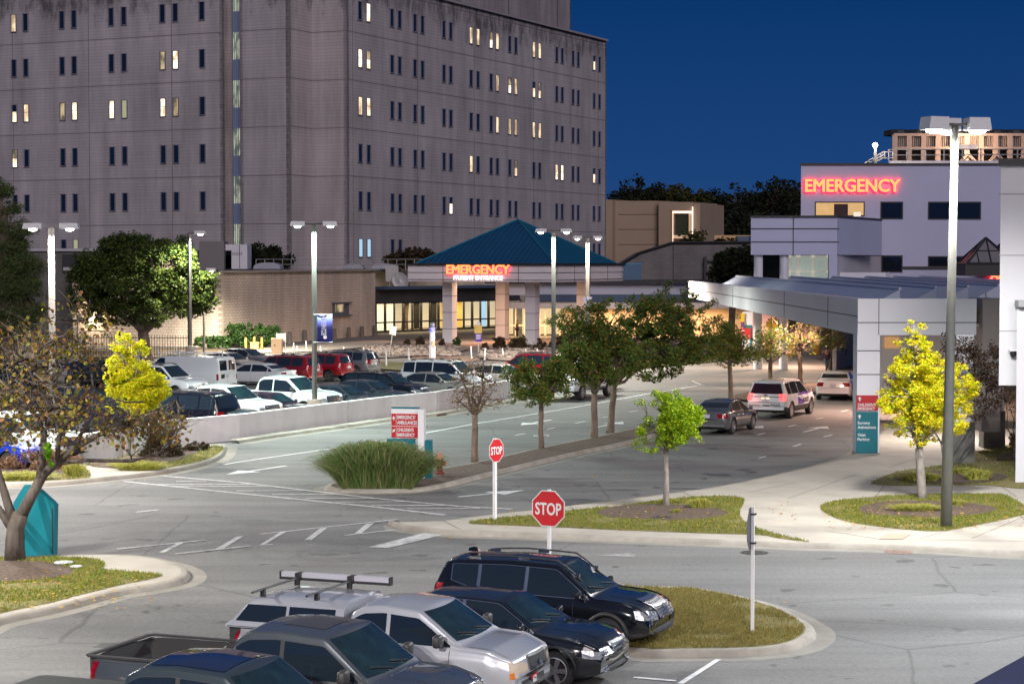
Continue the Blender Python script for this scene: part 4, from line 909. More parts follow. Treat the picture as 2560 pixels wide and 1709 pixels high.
cmr = thing('dome_camera', P(2533, 882, Y3), 'small dark dome camera on the white corner wall', 'camera'); mb = MB(); mb.lathe([(.11, .1), (.11, 0), (.08, -.07), (.001, -.11)], 14, P(2533, 885, Y3 - .15)); mb.build('dome', M['glass'], cmr, smooth=True); mb = MB(); mb.box(P(2533, 876, Y3 - .1), (.26, .2, .06)); mb.build('bracket', M['white'], cmr)
# ---- ambulance canopy: long fascia running away along Y, ribbed roof
cp_ = thing('ambulance_canopy', G(2168, 1145), 'long white panelled canopy with ribbed roof over the ambulance lane', 'canopy')
xF = 12.8; yA, yB = 74., 145.; zT, zB = 5.9, 4.56
pan = mat('canopy_white_panel', (.78, .79, .83), .45, var=.035, vscale=.4)
mb = MB(); mb.prism([(xF, yA, zB), (xF, yB, zB + .1), (xF, yB, zT - .05), (xF, yA, zT)], (.35, 0, 0)); mb.build('side_fascia', pan, cp_)
xR = P(2441, 800, yA).x; mb = MB(); mb.box(((xF + xR) / 2, yA + .196, (zT + zB) / 2), (xR - xF + .006, .4, zT - zB + .006)); mb.build('front_fascia', pan, cp_)
mb = MB()
for u in (2197,): a2 = P(u, 800, yA); mb.box((a2.x, yA - .005, (zT + zB) / 2), (.025, .02, zT - zB))
a2 = P(2300, 806, yA); mb.box(((xF + xR) / 2, yA - .006, a2.z), (xR - xF, .02, .03))
for y in (81, 94, 116, 136): mb.box((xF - .005, y, (zT + zB) / 2 + .02), (.02, .045, zT - zB - .1))
mb.prism([(xF - .01, yA, 5.23), (xF - .01, yB, 5.26), (xF - .01, yB, 5.30), (xF - .01, yA, 5.26)], (.02, 0, 0))
mb.build('panel_joint', M['joint'], cp_)
mb = MB(); mb.box((xR + .6, yA + 1.2, (zT + zB) / 2 - 1.8), (.7, 2.2, zT - zB + 3.6)); mb.build('return_panel', mat('beige_return', (.33, .29, .27), .7), cp_)
mb = MB(); mb.box((xF + 14, (yA + yB) / 2, 5.45), (27.4, yB - yA - 1, .25)); mb.build('roof_deck', mat('roof_membrane', (.13, .11, .11), .95, var=.2, vscale=.3, spec=.1), cp_)
mb = MB(); mb.box((xF + 14, (yA + yB) / 2, 4.9), (27.2, yB - yA - 1.4, .1)); mb.build('ceiling', mat('canopy_ceiling', (.5, .45, .4), .7), cp_)
rib = mat('rib_panel', (.50, .57, .68), .6, .0, var=.05, vscale=.4)
for k, (ua, va, ub, vb) in enumerate(((1840, 700, 2250, 752), (1965, 695, 2340, 747), (2065, 692, 2420, 745), (2155, 690, 2497, 742), (2235, 688, 2560, 736), (2300, 686, 2640, 730))):
    a2 = P(ua, va, 140 - k * 1.0); b2 = P(ub, vb, 76 + k * 4); a2.z = 6.0; b2.z = 6.0
    # ridges rise towards the buildings; each a long wedge
    dd_ = (b2 - a2).normalized(); nn_ = Vector((dd_.y, -dd_.x, 0)); L2 = (b2 - a2).length; c2 = (a2 + b2) / 2
    m_ = MB(); m_.prism([a2 - UP * .45 - nn_ * 0, a2 + UP * .22, a2 - UP * .45 + nn_ * 1.2], b2 - a2); m_.build('roof_rib', rib, cp_)
    m_ = MB(); m_.tube([a2 + UP * .24, b2 + UP * .24], .06, 5); m_.build('rib_cap', M['panel'], cp_)
# canopy piers
pA = G(2168, 1146); side = .80
pier = MB(); x0 = P(2143, 900, yA).x; pier.box((x0 + .42, yA + .45, 2.35), (.84, .9, 4.5)); pier.build('pier', pan, cp_)
mb = MB(); mb.box((x0 + .42, yA + .44, .1), (.88, .94, .2)); mb.build('pier_base', M['concrete'], cp_)
mb = MB()
for z in (3.1, 3.98): mb.box((x0 + .42, yA - .005, z), (.84, .02, .03))
mb.build('pier_joint', M['joint'], cp_)
for (uL, uR, vb, vt_) in ((2382, 2437, 1158, 1056), (2459, 2513, 1120, 1028)):
    g = G((uL + uR) / 2, vb, .13); Yg = g.y; wq = (uR - uL) / FPX * Yg; zt_ = ZR(vt_, Yg)
    mb = MB(); mb.box((g.x, Yg + wq / 2, zt_ / 2 + .07), (wq, wq, zt_ - .12)); mb.build('pier_plinth', mat('grey_plinth', (.10, .10, .09), .8, col2=(.20, .19, .18), vscale=1.6, detail=8), cp_)
    mb = MB(); mb.box((g.x, Yg + wq / 2, (zt_ + zB) / 2 + .05), (wq * .86, wq * .86, zB - zt_ + .2)); mb.build('pier', pan, cp_)
fbox(cp_, 2441, 2502, 745, 1010, 84., mat('glossy_white_panel', (.5, .55, .6), .25, var=.05), .3, 'glazed_panel')
mb = MB()
for v in (795, 828): a2 = P(2441, v, 83.95); mb.box((a2.x + .5, 83.98, a2.z), (1.1, .03, .03))
a2 = P(2464, 850, 83.95); mb.box((a2.x, 83.98, a2.z), (.03, .03, 4)); mb.build('glazing_joint', M['joint'], cp_)
fbox(cp_, 2197, 2386, 836, 1010, 92., pan, .3, 'screen_wall'); fbox(cp_, 2212, 2248, 842, 870, 91.9, mat('warm_opening', (.1, .05, .02), .6, emit=(1, .52, .2), estr=.5, col2=(.02, .01, .01), vscale=2), .05, 'screen_opening')
# warm canopy downlights (the photo shows the apron and piers lit from below the roof)
for (x, y, en, cl) in ((17.5, 80, 760, (1, .86, .80)), (17.5, 96, 1200, (1, .62, .48)), (17, 118, 1500, (1, .60, .44)), (19, 138, 1700, (1, .62, .42))):
    f_ = MB(); f_.box((x, y, 4.82), (.8, .8, .08)); f_.build('downlight', emitm('downlight_lens', (1, .9, .75), 9), cp_)
    L_ = bpy.data.objects.new('canopy_light', bpy.data.lights.new('canopy_light', 'AREA')); COL.objects.link(L_); L_.parent = cp_; L_.data.size = .8; L_.data.energy = en; L_.data.color = cl; L_.location = (x, y, 4.75)
# wall / shopfront glimpsed under the canopy
uc = thing('far_wall', P(2000, 850, 175), 'warm grey wall glimpsed beyond the yellow bollards under the canopy', 'wall')
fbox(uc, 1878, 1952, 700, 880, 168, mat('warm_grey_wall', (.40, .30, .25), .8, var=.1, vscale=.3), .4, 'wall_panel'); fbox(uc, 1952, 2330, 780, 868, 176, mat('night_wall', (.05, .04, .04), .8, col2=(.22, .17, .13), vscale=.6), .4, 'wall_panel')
ul = thing('wall_uplight', P(1920, 862, 166), 'pinkish uplight glaring on the wall behind the pedestrian sign', 'lamp')
mb = MB(); mb.lathe([(.2, 0), (.25, .2), (.2, .4), (.001, .4)], 10, G(1920, 866)); mb.build('can', M['dark'], ul)
L_ = bpy.data.objects.new('uplight_bulb', bpy.data.lights.new('uplight_bulb', 'POINT')); COL.objects.link(L_); L_.parent = ul; L_.data.energy = 420; L_.data.color = (1, .55, .45); L_.data.shadow_soft_size = .2; L_.location = P(1918, 845, 166.5)
# ---- low white wall along the road
wa = thing('white_parapet_wall', G(600, 1100), 'long low white rendered wall between the road and the car park', 'wall')
def wallrun(px, h=1.05, th=.28):
    P_ = [G(u, v) for u, v in px]; mb = MB()
    for i in range(len(P_) - 1):
        a, b = P_[i], P_[i + 1]; d_ = (b - a).normalized(); n_ = Vector((-d_.y, d_.x, 0))
        mb.add([a, b, b + n_ * th, a + n_ * th, a + UP * h, b + UP * h, b + n_ * th + UP * h, a + n_ * th + UP * h], [(0, 1, 5, 4), (4, 5, 6, 7), (2, 3, 7, 6), (0, 4, 7, 3), (1, 2, 6, 5)])
    return mb
wallrun([(208, 1159), (310, 1142), (430, 1116), (600, 1100), (790, 1073), (978, 1047), (1092, 1034), (1200, 1014), (1300, 996), (1380, 983)]).build('wall_body', M['wall_white'], wa)
mb = MB()
for u, v in ((640, 1094), (870, 1062), (1092, 1034), (1200, 1014), (1272, 1001)):
    a = G(u, v); mb.box(a + UP * .5 + Vector((.0, -.012, 0)), (.02, .03, 1.0), ax=(D1, D2, UP))
mb.build('wall_joint', mat('wall_joint', (.3, .29, .29), .9), wa)
mb = MB(); kp = [(596, 1108), (700, 1092), (790, 1080), (978, 1053), (1092, 1040), (1200, 1020), (1300, 1002), (1380, 989)]
for (a, b) in zip(kp, kp[1:]):
    p, q = G(*a), G(*b); d_ = (q - p).normalized(); n_ = Vector((-d_.y, d_.x, 0)); mb.add([p - n_ * .06, q - n_ * .06, p + UP * .12, q + UP * .12, p + n_ * .5 + UP * .13, q + n_ * .5 + UP * .13], [(0, 1, 3, 2), (2, 3, 5, 4)])
struct(mb.build('kerb', M['kerb']))
mb = MB()
for (a, b) in zip(kp, kp[1:]):
    p, q = G(*a), G(*b); d_ = (q - p).normalized(); n_ = Vector((-d_.y, d_.x, 0)); mb.add([(x.x, x.y, .005) for x in (p, q, q - n_ * .5, p - n_ * .5)], [(0, 1, 2, 3)])
struct(mb.build('gutter', M['gutter']))
dr = thing('storm_drain', G(1102, 1038), 'rust brown storm drain opening in the kerb at the foot of the white wall', 'drain'); mb = MB(); a = G(1102, 1039); mb.box(a + UP * .06 - D2 * 0, (1.0, .12, .09), ax=(D1, D2, UP)); mb.build('opening', M['rust'], dr)
# ================================================================ lamps and street furniture
def lamp(base, top, heads, label, r0=.11, r1=.085, m='pole_light', power=0, color=(1, .96, .9), headsize=(.75, .36, .22), spread=165, lens=None, plinth=0., headm='white', size=.5, square=True):
    """heads: list of (dx, dy) horizontal offsets of the head centre from the pole top, in metres"""
    base = Vector(base); top = Vector(top); t = thing('lamp_post', base, label, 'lamp post', 'car park and road lamp posts')
    mb = MB(); mb.tube([base + UP * plinth, base.lerp(top, .5), top], [r0, (r0 + r1) / 2, r1], 4 if square else 14); mb.build('pole', M[m], t, smooth=not square)
    if plinth:
        mb = MB(); mb.lathe([(.34, 0), (.34, plinth), (.001, plinth)], 14, base); mb.build('plinth', M['concrete'], t)
    for dx, dy in heads:
        c = top + Vector((dx, dy, .02)); dr_ = Vector((dx, dy, 0)).normalized(); pr = Vector((-dr_.y, dr_.x, 0)); L, Wd, Hh = headsize
        mb = MB(); mb.tube([top, c - dr_ * L / 2], .04, 6); mb.build('arm', M[m], t)
        mb = MB(); a = c - UP * Hh / 2
        lo_ = [a + dr_ * (s * L / 2) + pr * (q * Wd / 2) for s, q in ((-1, -1), (1, -1), (1, 1), (-1, 1))]; hi = [x + UP * Hh * 1.0 for x in lo_]
        hi[1] = hi[1] - dr_ * .06; hi[2] = hi[2] - dr_ * .06
        mb.add(lo_ + hi, [(4, 5, 6, 7), (0, 1, 5, 4), (1, 2, 6, 5), (2, 3, 7, 6), (3, 0, 4, 7), (3, 2, 1, 0)]); h = mb.build('head', M[headm], t)
        mb = MB(); mb.lathe([(Wd * .46, 0), (Wd * .42, -.05), (Wd * .25, -.08), (.001, -.09)], 12, a - UP * .004); mb.build('lens', lens or M['lampglass'], h)
        if power:
            L_ = bpy.data.objects.new('lamp_light', bpy.data.lights.new('lamp_light', 'SPOT')); COL.objects.link(L_); L_.parent = t
            L_.data.energy = power; L_.data.color = color; L_.data.spot_size = R(spread); L_.data.spot_blend = .35; L_.data.shadow_soft_size = .12
            L_.location = a - UP * .24
    return t
greenlens = emitm('greenish_lens', (.75, 1., .85), 14); warm_lens = emitm('warm_lens', (1, .93, .8), 26)
PW = 5000
g = G(2365, 1316, .14); tp_ = P(2388, 312, g.y)
lamp(g, tp_, ((-.62, -.25), (-.1, .45), (.62, .1)), 'tallest lamp post in front of the white corner wall with three blazing heads', .155, .09, 'pole', PW * .64, (1., .97, .93), (.62, .5, .34), 168, emitm('blazing_lens', (1, 1, 1), 60), square=False)
def lampat(u, vt, Y, label, uu=None, dxs=(-.72, .72), **k):
    p = P(u, vt, Y); b = Vector((p.x, Y, 0)); return lamp(b, p, [(d, 0) for d in dxs], label, **k)
M['pole_left'] = mat('left_pole_paint', (.30, .28, .26), .5)
lampat(128, 566, 78, m='pole_left', label='twin-headed lamp post at the far left rising out of the autumn tree', power=PW, lens=emitm('lens_left', (1, .95, .88), 30), color=(1, .93, .84), r0=.14, r1=.12)
lampat(785, 560, 87.5, 'twin-headed lamp post with a blue banner standing behind the white wall', power=PW * .9, color=(.80, 1, .90), lens=greenlens, plinth=1.25, r0=.12, r1=.10, headsize=(.65, .33, .2))
lampat(1384, 577, 112, 'twin-headed lamp post in front of the teal hip roof', power=PW * .9, color=(.95, 1, .88), lens=warm_lens, r0=.13, r1=.11, headsize=(.65, .33, .2))
lampat(1469, 594, 140, 'twin-headed lamp post carrying a white phone sign', power=PW * 2.6, color=(1, .86, .72), lens=warm_lens, r0=.14, r1=.12, headsize=(.65, .33, .2))
lampat(473, 582, 143, 'single-armed lamp post half buried in the big dark tree', dxs=(.8,), power=PW * 1.9, color=(1, .96, .80), lens=warm_lens, r0=.16, r1=.13, plinth=1.2, headsize=(.8, .4, .24))
# lamp posts of the same car park outside the frame: they light the foreground
lamp((-17.5, 40, 0), (-17.5, 40, 9.6), ((.7, 0), (-.7, 0)), 'lamp post beyond the left edge of the photo beside the near corner island', power=PW * 1.6, color=(1, .95, .86))
lamp((-20, 63, 0), (-20, 63, 9.6), ((.7, 0), (-.7, 0)), 'lamp post beyond the left edge of the photo beside the hedge verge', power=PW * 1.2, color=(1, .93, .88))
lamp((14.5, 40, 0), (14.5, 40, 9.6), ((-.7, 0), (.7, 0)), 'lamp post beyond the right edge of the photo beside the near road', power=PW * 1.0, color=(.93, .97, 1.))
lamp((-11, 8, 0), (-11, 8, 11.5), ((.7, .2), (-.7, .2)), 'lamp post below the viewpoint at the near end of the parked row', power=PW * 2.6, color=(1, .93, .86))
lamp((13, 7, 0), (13, 7, 11.5), ((.7, .2), (-.7, .2)), 'lamp post below the viewpoint right of the parked row', power=PW * .8, color=(1, .88, .80))

lamp((P(505, 0, 158).x, 158, 0), (P(505, 0, 158).x, 158, 6.6), ((.6, 0),), 'short added lamp post, unseen behind the crown of the big dark tree', power=PW * 4.2, color=(1, .86, .70))  # unseen post, added only to brighten the beige wall
dk_ = thing('deck_parapet', P(2600, 1750, 4.6), 'blurred dark blue parapet corner of the viewpoint at the bottom right corner', 'parapet')
mb = MB(); q4 = [P(u, v, 4.6) for u, v in ((2418, 1716), (2575, 1630), (2900, 1600), (2900, 2100), (2300, 2100))]; mb.prism(q4, (-.05, -.5, 0)); mb.build('coping', mat('parapet_blue', (.003, .008, .045), .9, col2=(.006, .012, .06), vscale=20), dk_, tri=True)
def flat_sign(mb, c, X, Z, w, h, th=.02, mi=0):
    n = X.cross(Z); mb.box(Vector(c), (w, th, h), mi, ax=(X, -n, Z)); return mb
def yawX(a): return Vector((math.cos(R(a)), math.sin(R(a)), 0))
txt_white = mat('white_lettering', (.75, .75, .75), .5); txt_dark = mat('dark_lettering', (.02, .02, .03), .5)
def stop_sign(base, zc, size, yaw, label, polew, face=True, polem='white'):
    t = thing('stop_sign', base, label, 'stop sign', 'stop signs'); X = yawX(yaw); n = X.cross(UP); c = Vector((base[0], base[1], zc))
    mb = MB(); mb.box(Vector((base[0], base[1], (zc + size * .52 + base[2]) / 2)), (polew, polew, zc + size * .52 - base[2]), ax=(X, -n, UP)); mb.build('post', M[polem], t)
    def octa(s, off):
        r = s / 2 / math.cos(R(22.5)); return [c + n * off + X * (r * math.cos(R(22.5 + 45 * k))) + UP * (r * math.sin(R(22.5 + 45 * k))) for k in range(8)]
    o1 = octa(size, polew / 2 + .008); mb = MB(); mb.prism(o1, n * .006); plate = mb.build('plate', M['white'] if face else M['sign_back'], t)
    if face:
        mb = MB(); mb.prism(octa(size * .945, polew / 2 + .0145), n * .002); mb.build('red_face', M['stop_red'], plate)
        text('word_stop', 'STOP', size * .46, txt_white, plate, c + n * (polew / 2 + .019) - UP * size * .165, X, UP, width=size * .80, ext=.0015, align='CENTER', bold=.008)
        mb = MB()
        for s_ in (-1, 1): mb.lathe([(.001, .004), (.014, .004), (.014, 0)], 8, c + n * (polew / 2 + .02) + UP * s_ * size * .42)
        mb.build('bolt', M['dark'], plate)
    else:
        mb = MB()
        for z in (-.28, .28): mb.box(c + UP * z, (polew * 1.9, polew * 2.2, .03), ax=(X, -n, UP))
        mb.build('bracket', M['dark'], t)
    return t
g = P(1373, 1525, 41.8); b = Vector((g.x, 41.8, 0)); stop_sign(b, P(1373, 1270, 41.8).z, .76, -27, 'large stop sign rising behind the roof of the black crossover with roof rails', .065)
g = G(1237, 1298, .14); stop_sign(g, P(1243, 1125, g.y).z, .645, 53, 'smaller stop sign on the corner pavement near the red hydrant', .085)
g = G(1881, 1576, .14); st_ = stop_sign(g, P(1878, 1320, g.y).z, .82, 253, 'stop sign seen edge-on on the turf island in front', .06, face=False); tag(st_, None)
# hydrants
def hydrant(g, s, label, bonnet, body):
    t = thing('fire_hydrant', g, label, 'hydrant', 'fire hydrants')
    mb = MB(); mb.lathe([(.15, 0), (.15, .06), (.1, .07), (.1, .42), (.13, .43), (.13, .50), (.11, .51)], 16, g); mb.box(g + UP * .36 + Vector((.15, 0, 0)), (.12, .13, .13)); mb.box(g + UP * .36 - Vector((.15, 0, 0)), (.12, .13, .13)); mb.box(g + UP * .33 - Vector((0, .15, 0)), (.16, .12, .16)); mb.build('barrel', body, t, smooth=True, sharp=35)
    mb = MB(); mb.lathe([(.13, .51), (.12, .60), (.07, .68), (.03, .70), (.03, .75), (.001, .75)], 16, g); mb.build('bonnet', bonnet, t, smooth=True, sharp=40)
    mb = MB()
    for s_ in (-1, 1): mb.lathe([(.075, 0), (.075, .05), (.001, .05)], 10, g + UP * .36 + Vector((s_ * .22, 0, -.02)))
    mb.build('outlet_cap', bonnet, t)
    return t
hr = mat('hydrant_red', (.13, .012, .012), .55, var=.2, vscale=8); ho_ = mat('hydrant_faded', (.55, .20, .13), .6, var=.1)
hydrant(G(1099, 1184, .14), 1, 'faded red fire hydrant beside the grass clump and the direction sign', ho_, hr)
hydrant(G(205, 944), 1, 'small bright red hydrant seen through the autumn tree against a pale car', mat('silver_cap', (.5, .5, .5), .4), mat('hydrant_bright', (.55, .02, .02), .5))
# direction sign
Yd = 66.; yaw = -12; X = yawX(yaw); n = X.cross(UP)
g = P(1020, 1205, Yd); t = thing('direction_sign', (g.x, Yd, .13), 'white and red hospital direction sign standing behind the ornamental grass clump', 'sign')
def pl_(u, v, off=0): p = P(u, v, Yd); return p + n * off
c0_, c1_ = pl_(978, 1021), pl_(1048, 1097); w_u = 70 / FPX * Yd
mb = MB(); top_z, mid_z = c0_.z, c1_.z; xl = c0_.x; wU = .925
o_ = Vector((xl, Yd, 0)); depth = .22
def onb(a, z, off=0.): return o_ + X * a + UP * z + n * off
def board(a0, a1, z0, z1, m, name, th=depth, off=0.):
    mb = MB(); mb.box(onb((a0 + a1) / 2, (z0 + z1) / 2, off - th / 2), (a1 - a0, th, z1 - z0), ax=(X, -n, UP)); return mb.build(name, m, t)
zT_, zM = ZR(1021, Yd), ZR(1094, Yd)
ub = board(0, wU, zM, zT_, M['white'], 'upper_board'); board(wU + .002, wU + .2, .1, zT_ - .02, M['white'], 'white_column', .3, .06)
for (v0_, v1_, s_) in ((1033, 1063, 'EMERGENCY/\nAMBULANCES'), (1065, 1093, "CHILDREN'S\nEMERGENCY")):
    z1_, z0_ = ZR(v0_, Yd), ZR(v1_, Yd); rb = board(.01, wU - .005, z0_, z1_, M['red_sign'], 'red_panel', .012, .012)
    L1, L2_ = s_.split('\n'); hh = z1_ - z0_
    text('lettering', L1, hh * .42, txt_white, rb, onb(.21, z0_ + hh * .56, .02), X, UP, width=.62 if 'EM' in L1 else .56, ext=.002, bold=.003); text('lettering', L2_, hh * .42, txt_white, rb, onb(.21, z0_ + hh * .12, .02), X, UP, width=.68 if 'AMB' in L2_ else .6, ext=.002, bold=.003)
    mb = MB(); mb.box(onb(.175, (z0_ + z1_) / 2, .02), (.01, .004, hh * .85), ax=(X, -n, UP))
    ang = 0 if 'AMB' in L2_ else -45
    ca, sa = math.cos(R(ang)), math.sin(R(ang))
    def ar(x, z): return onb(.09 + x * ca - z * sa, (z0_ + z1_) / 2 + hh * .12 + x * sa + z * ca, .02)
    q = .055; mb.prism([ar(-.017, -q * 1.3), ar(.017, -q * 1.3), ar(.017, 0), ar(-.017, 0)], n * .003); mb.prism([ar(-.055, -.01), ar(.055, -.01), ar(0, q * 1.3)], n * .0032)
    mb.build('arrow', txt_white, rb)
board(.0, wU, zT_ + .003, zT_ + .05, M['teal_sign'], 'top_strip')
zb1 = ZR(1096, Yd); tb = board(-.14, wU - .14, .1, zb1, M['teal_sign'], 'teal_board', depth, .05); board(wU + .18, wU + .42, .1, ZR(1099, Yd), M['teal_sign'], 'teal_side', depth, -.05)
text('lettering', 'Surgery', .15, txt_white, tb, onb(.14, zb1 - .17, .062), X, UP, width=.36, ext=.002); text('lettering', 'Admissions', .15, txt_white, tb, onb(.14, zb1 - .36, .062), X, UP, width=.5, ext=.002)
mb = MB(); mb.box(onb(.11, zb1 - .22, .062), (.008, .004, .3), ax=(X, -n, UP)); mb.prism([onb(.03, zb1 - .2, .062), onb(.07, zb1 - .2, .062), onb(.05, zb1 - .12, .062)], n * .003); mb.build('arrow', txt_white, tb)
# sign on the canopy pier
t = thing('pier_sign', (x0, yA - .1, .1), 'red and teal wayfinding sign on the front pier of the ambulance canopy', 'sign')
def pz(v): return ZR(v, yA - .1)
sw = .80; xs0 = x0 - .03; X = Vector((1, 0, 0)); n = Vector((0, -1, 0))
def pbox(z0, z1, m, nm, a0=0., a1=sw, y=yA - .04, th=.07):
    mb = MB(); mb.box((xs0 + (a0 + a1) / 2, y, (z0 + z1) / 2), (a1 - a0, th, z1 - z0)); return mb.build(nm, m, t)
r_ = pbox(pz(1026), pz(988), M['red_sign'], 'red_panel'); tl = pbox(.18, pz(1029), M['teal_sign'], 'teal_panel')
def ptx(s, v, w, par): text('lettering', s, .15, txt_white, par, (xs0 + .05, yA - .078, pz(v)), X, UP, width=w, ext=.003, bold=.003)
ptx("CHILDREN'S", 1015, .66, r_); ptx('EMERGENCY', 1024.5, .64, r_); ptx('Surgery', 1060, .46, tl); ptx('Admissions', 1071, .68, tl); ptx('Valet', 1090, .30, tl); ptx('Parking', 1101, .44, tl)
for v in (996, 1040):
    mb = MB(); cx = xs0 + .12; z = pz(v); mb.prism([(cx - .025, yA - .078, z - .09), (cx + .025, yA - .078, z - .09), (cx + .025, yA - .078, z), (cx - .025, yA - .078, z)], (0, -.003, 0)); mb.prism([(cx - .075, yA - .078, z - .01), (cx + .075, yA - .078, z - .01), (cx, yA - .078, z + .07)], (0, -.0032, 0)); mb.build('arrow', txt_white, r_ if v == 996 else tl)
# shelf bracket on the pier
# teal sign seen from behind, lower left
Yb = 49.2; t = thing('sign_board', P(97, 1396, Yb), 'blank teal back of a sign board with clipped corners behind the autumn tree trunk', 'sign')
q = [(60, 1397), (134, 1391), (136, 1262), (131, 1256), (81, 1211), (61, 1211), (33, 1256), (33, 1388)]
mb = MB(); mb.prism([P(u, v, Yb) for u, v in q], (.05, .22, 0)); mb.build('board', M['teal_sign'], t, tri=True)
mb = MB(); a, b = P(131, 1272, Yb - .01), P(131, 1382, Yb - .01); mb.box(((a.x + b.x) / 2, Yb - .012, (a.z + b.z) / 2), (.02, .02, a.z - b.z)); a2 = P(60, 1385, Yb - .01); mb.box((a2.x, Yb - .012, a2.z + .25), (.015, .02, .5)); mb.build('edge_slot', M['dark'], t)
# utility covers in the turf
for (u, v, w) in ((159, 1407, .42), (191, 1417, .26)):
    g = G(u, v, .14); t = thing('utility_cover', g, ('larger' if w > .3 else 'smaller') + ' pale utility cover lying in the turf by the mulch bed of the autumn tree', 'cover'); mb = MB(); mb.lathe([(w / 2 * 1.1, 0), (w / 2 * 1.1, .03), (w / 2, .04), (.001, .045)], 16, g); mb.build('lid', mat('pale_cover', (.48, .52, .52), .6), t); mb = MB(); mb.lathe([(w * .6, 0), (w * .6, .015), (w * .5, .015)], 16, g); mb.build('rim', M['plastic'], t)
# banner on lamp post
t = thing('banner', P(812, 855, 87), 'blue vertical banner reading ECU HEALTH hung on the lamp post behind the wall', 'banner')
Yb = 87.2; a, b = P(793, 854, Yb), P(831, 787, Yb); bw_, bh_ = b.x - a.x, b.z - a.z
mb = MB(); nn = 10
for k in range(nn + 1):
    x = k / nn; yy = Yb + .04 * math.sin(x * 5); mb.v += [(a.x + x * bw_, yy, a.z), (a.x + x * bw_, yy, b.z), (a.x + x * bw_, yy + .012, a.z), (a.x + x * bw_, yy + .012, b.z)]
for k in range(nn):
    i = 4 * k; mb.f += [(i, i + 4, i + 5, i + 1), (i + 2, i + 3, i + 7, i + 6), (i + 1, i + 5, i + 7, i + 3), (i, i + 2, i + 6, i + 4)]; mb.m += [0] * 4
cl_ = mb.build('cloth', mat('banner_blue', (.010, .012, .16), .6), t, smooth=True)
text('lettering', 'ECU HEALTH', .30, txt_white, cl_, (a.x + bw_ * .60, Yb - .06, a.z + .30), UP, Vector((-1, 0, 0)), width=.84, ext=.002, bold=.004)
mb = MB(); mb.lathe([(.001, 0), (.075, 0), (.08, .004), (.06, .006), (.001, .006)], 14, (0, 0, 0)); o = mb.build('emblem', txt_white, cl_); o.location = (a.x + bw_ * .53, Yb - .055, a.z + .20); o.rotation_euler = (R(90), 0, 0)
mb = MB()
for z in (a.z - .02, b.z + .02): mb.tube([(P(783, 700, Yb).x, Yb, z), (b.x, Yb, z)], .02, 6)
mb.build('banner_arm', M['steel'], t)
# police phone sign
t = thing('phone_sign', P(1469, 766, 139.7), 'small white sign with a blue handset symbol on the farther twin lamp post', 'sign')
a, b = P(1459, 766, 139.7), P(1480, 742, 139.7); mb = MB(); mb.box(((a.x + b.x) / 2, 139.7, (a.z + b.z) / 2), (b.x - a.x, .03, b.z - a.z)); pt_ = mb.build('plate', M['white'], t)
bl = mat('sign_blue', (.02, .06, .30), .5); mb = MB(); cx = (a.x + b.x) / 2 - .03; z = b.z - .2
mb.tube([(cx + .07, 139.67, z + .1), (cx - .03, 139.67, z + .08), (cx - .06, 139.67, z), (cx - .03, 139.67, z - .08), (cx + .07, 139.67, z - .1)], .03, 5); mb.build('handset', bl, pt_)
text('lettering', 'POLICE', .10, bl, pt_, (cx - .2, 139.68, a.z + .17), X, UP, width=.42, ext=.002); text('lettering', 'ASSISTANCE', .08, bl, pt_, (cx - .22, 139.68, a.z + .06), X, UP, width=.48, ext=.002)
# bollards along the beige building
bm_ = mat('bollard_grey', (.13, .12, .11), .85, var=.2, vscale=3)
proto = None
for i, (u, v) in enumerate(((724, 858), (762, 853), (836, 849), (872, 845), (905, 842), (938, 839))):
    g = G(u, v); 
    if proto is None:
        t = empty('concrete_bollard', g); mb = MB(); mb.lathe([(.22, 0), (.19, .95), (.17, 1.02), (.001, 1.06)], 14); o = mb.build('concrete_bollard', bm_, None, smooth=True, sharp=40)
        bpy.data.objects.remove(t); proto = o; o.name = 'concrete_bollard'
    else: o = proto.copy(); COL.objects.link(o)
    o.location = g; tag(o, ['leftmost grey bollard by the beige wall, nearest the hedge', 'second grey bollard from the hedge along the beige wall', 'grey bollard just right of the blue banner', 'grey bollard below the small recessed window', 'grey bollard second from the lit lobby', 'grey bollard at the corner next to the lit lobby'][i], 'bollard', 'grey bollards along the beige building')
# yellow posts and kiosks by the hedge
yp = mat('yellow_post_paint', (.52, .33, .06), .6)
for i, (u, v0_, v1_) in enumerate(((615, 846, 876), (636, 843, 872), (655, 844, 874))):
    g = G(u, v1_); mb = MB(); mb.lathe([(.10, 0), (.10, .96), (.07, 1.02), (.001, 1.04)], 10); o = mb.build('yellow_post', yp, smooth=True, sharp=40); o.location = g
    tag(o, ['left', 'middle', 'right'][i] + ' yellow post of the three in front of the clipped hedge', 'post', 'yellow posts by the hedge')
def kiosk(u0, u1, v0, v1, name, label, cat, m, Y=None):
    Y = Y or G(u0, v1).y; a, b = P(u0, v1, Y), P(u1, v0, Y); t = thing(name, ((a.x + b.x) / 2, Y, max(0, a.z)), label, cat); mb = MB(); w = b.x - a.x
    mb.box(((a.x + b.x) / 2, Y + w / 2, (a.z + b.z) / 2), (w, w, b.z - a.z)); mb.build('cabinet', m, t); mb = MB(); mb.box(((a.x + b.x) / 2, Y + w / 2, b.z + .03), (w * 1.08, w * 1.08, .06)); mb.build('top', m, t)
    mb = MB(); mb.box((a.x + w * .35, Y - .01, (a.z + b.z) / 2 + .1), (w * .12, .03, .12)); mb.build('lock', M['dark'], t); return t
kiosk(626, 646, 857, 872, 'valve_box', 'low orange box fixed to the middle yellow post', 'box', mat('orange_box', (.55, .32, .12), .6), 163)
kiosk(678, 704, 848, 884, 'ticket_cabinet', 'tan upright cabinet beside the car park entry', 'cabinet', mat('tan_cabinet', (.50, .33, .20), .6))
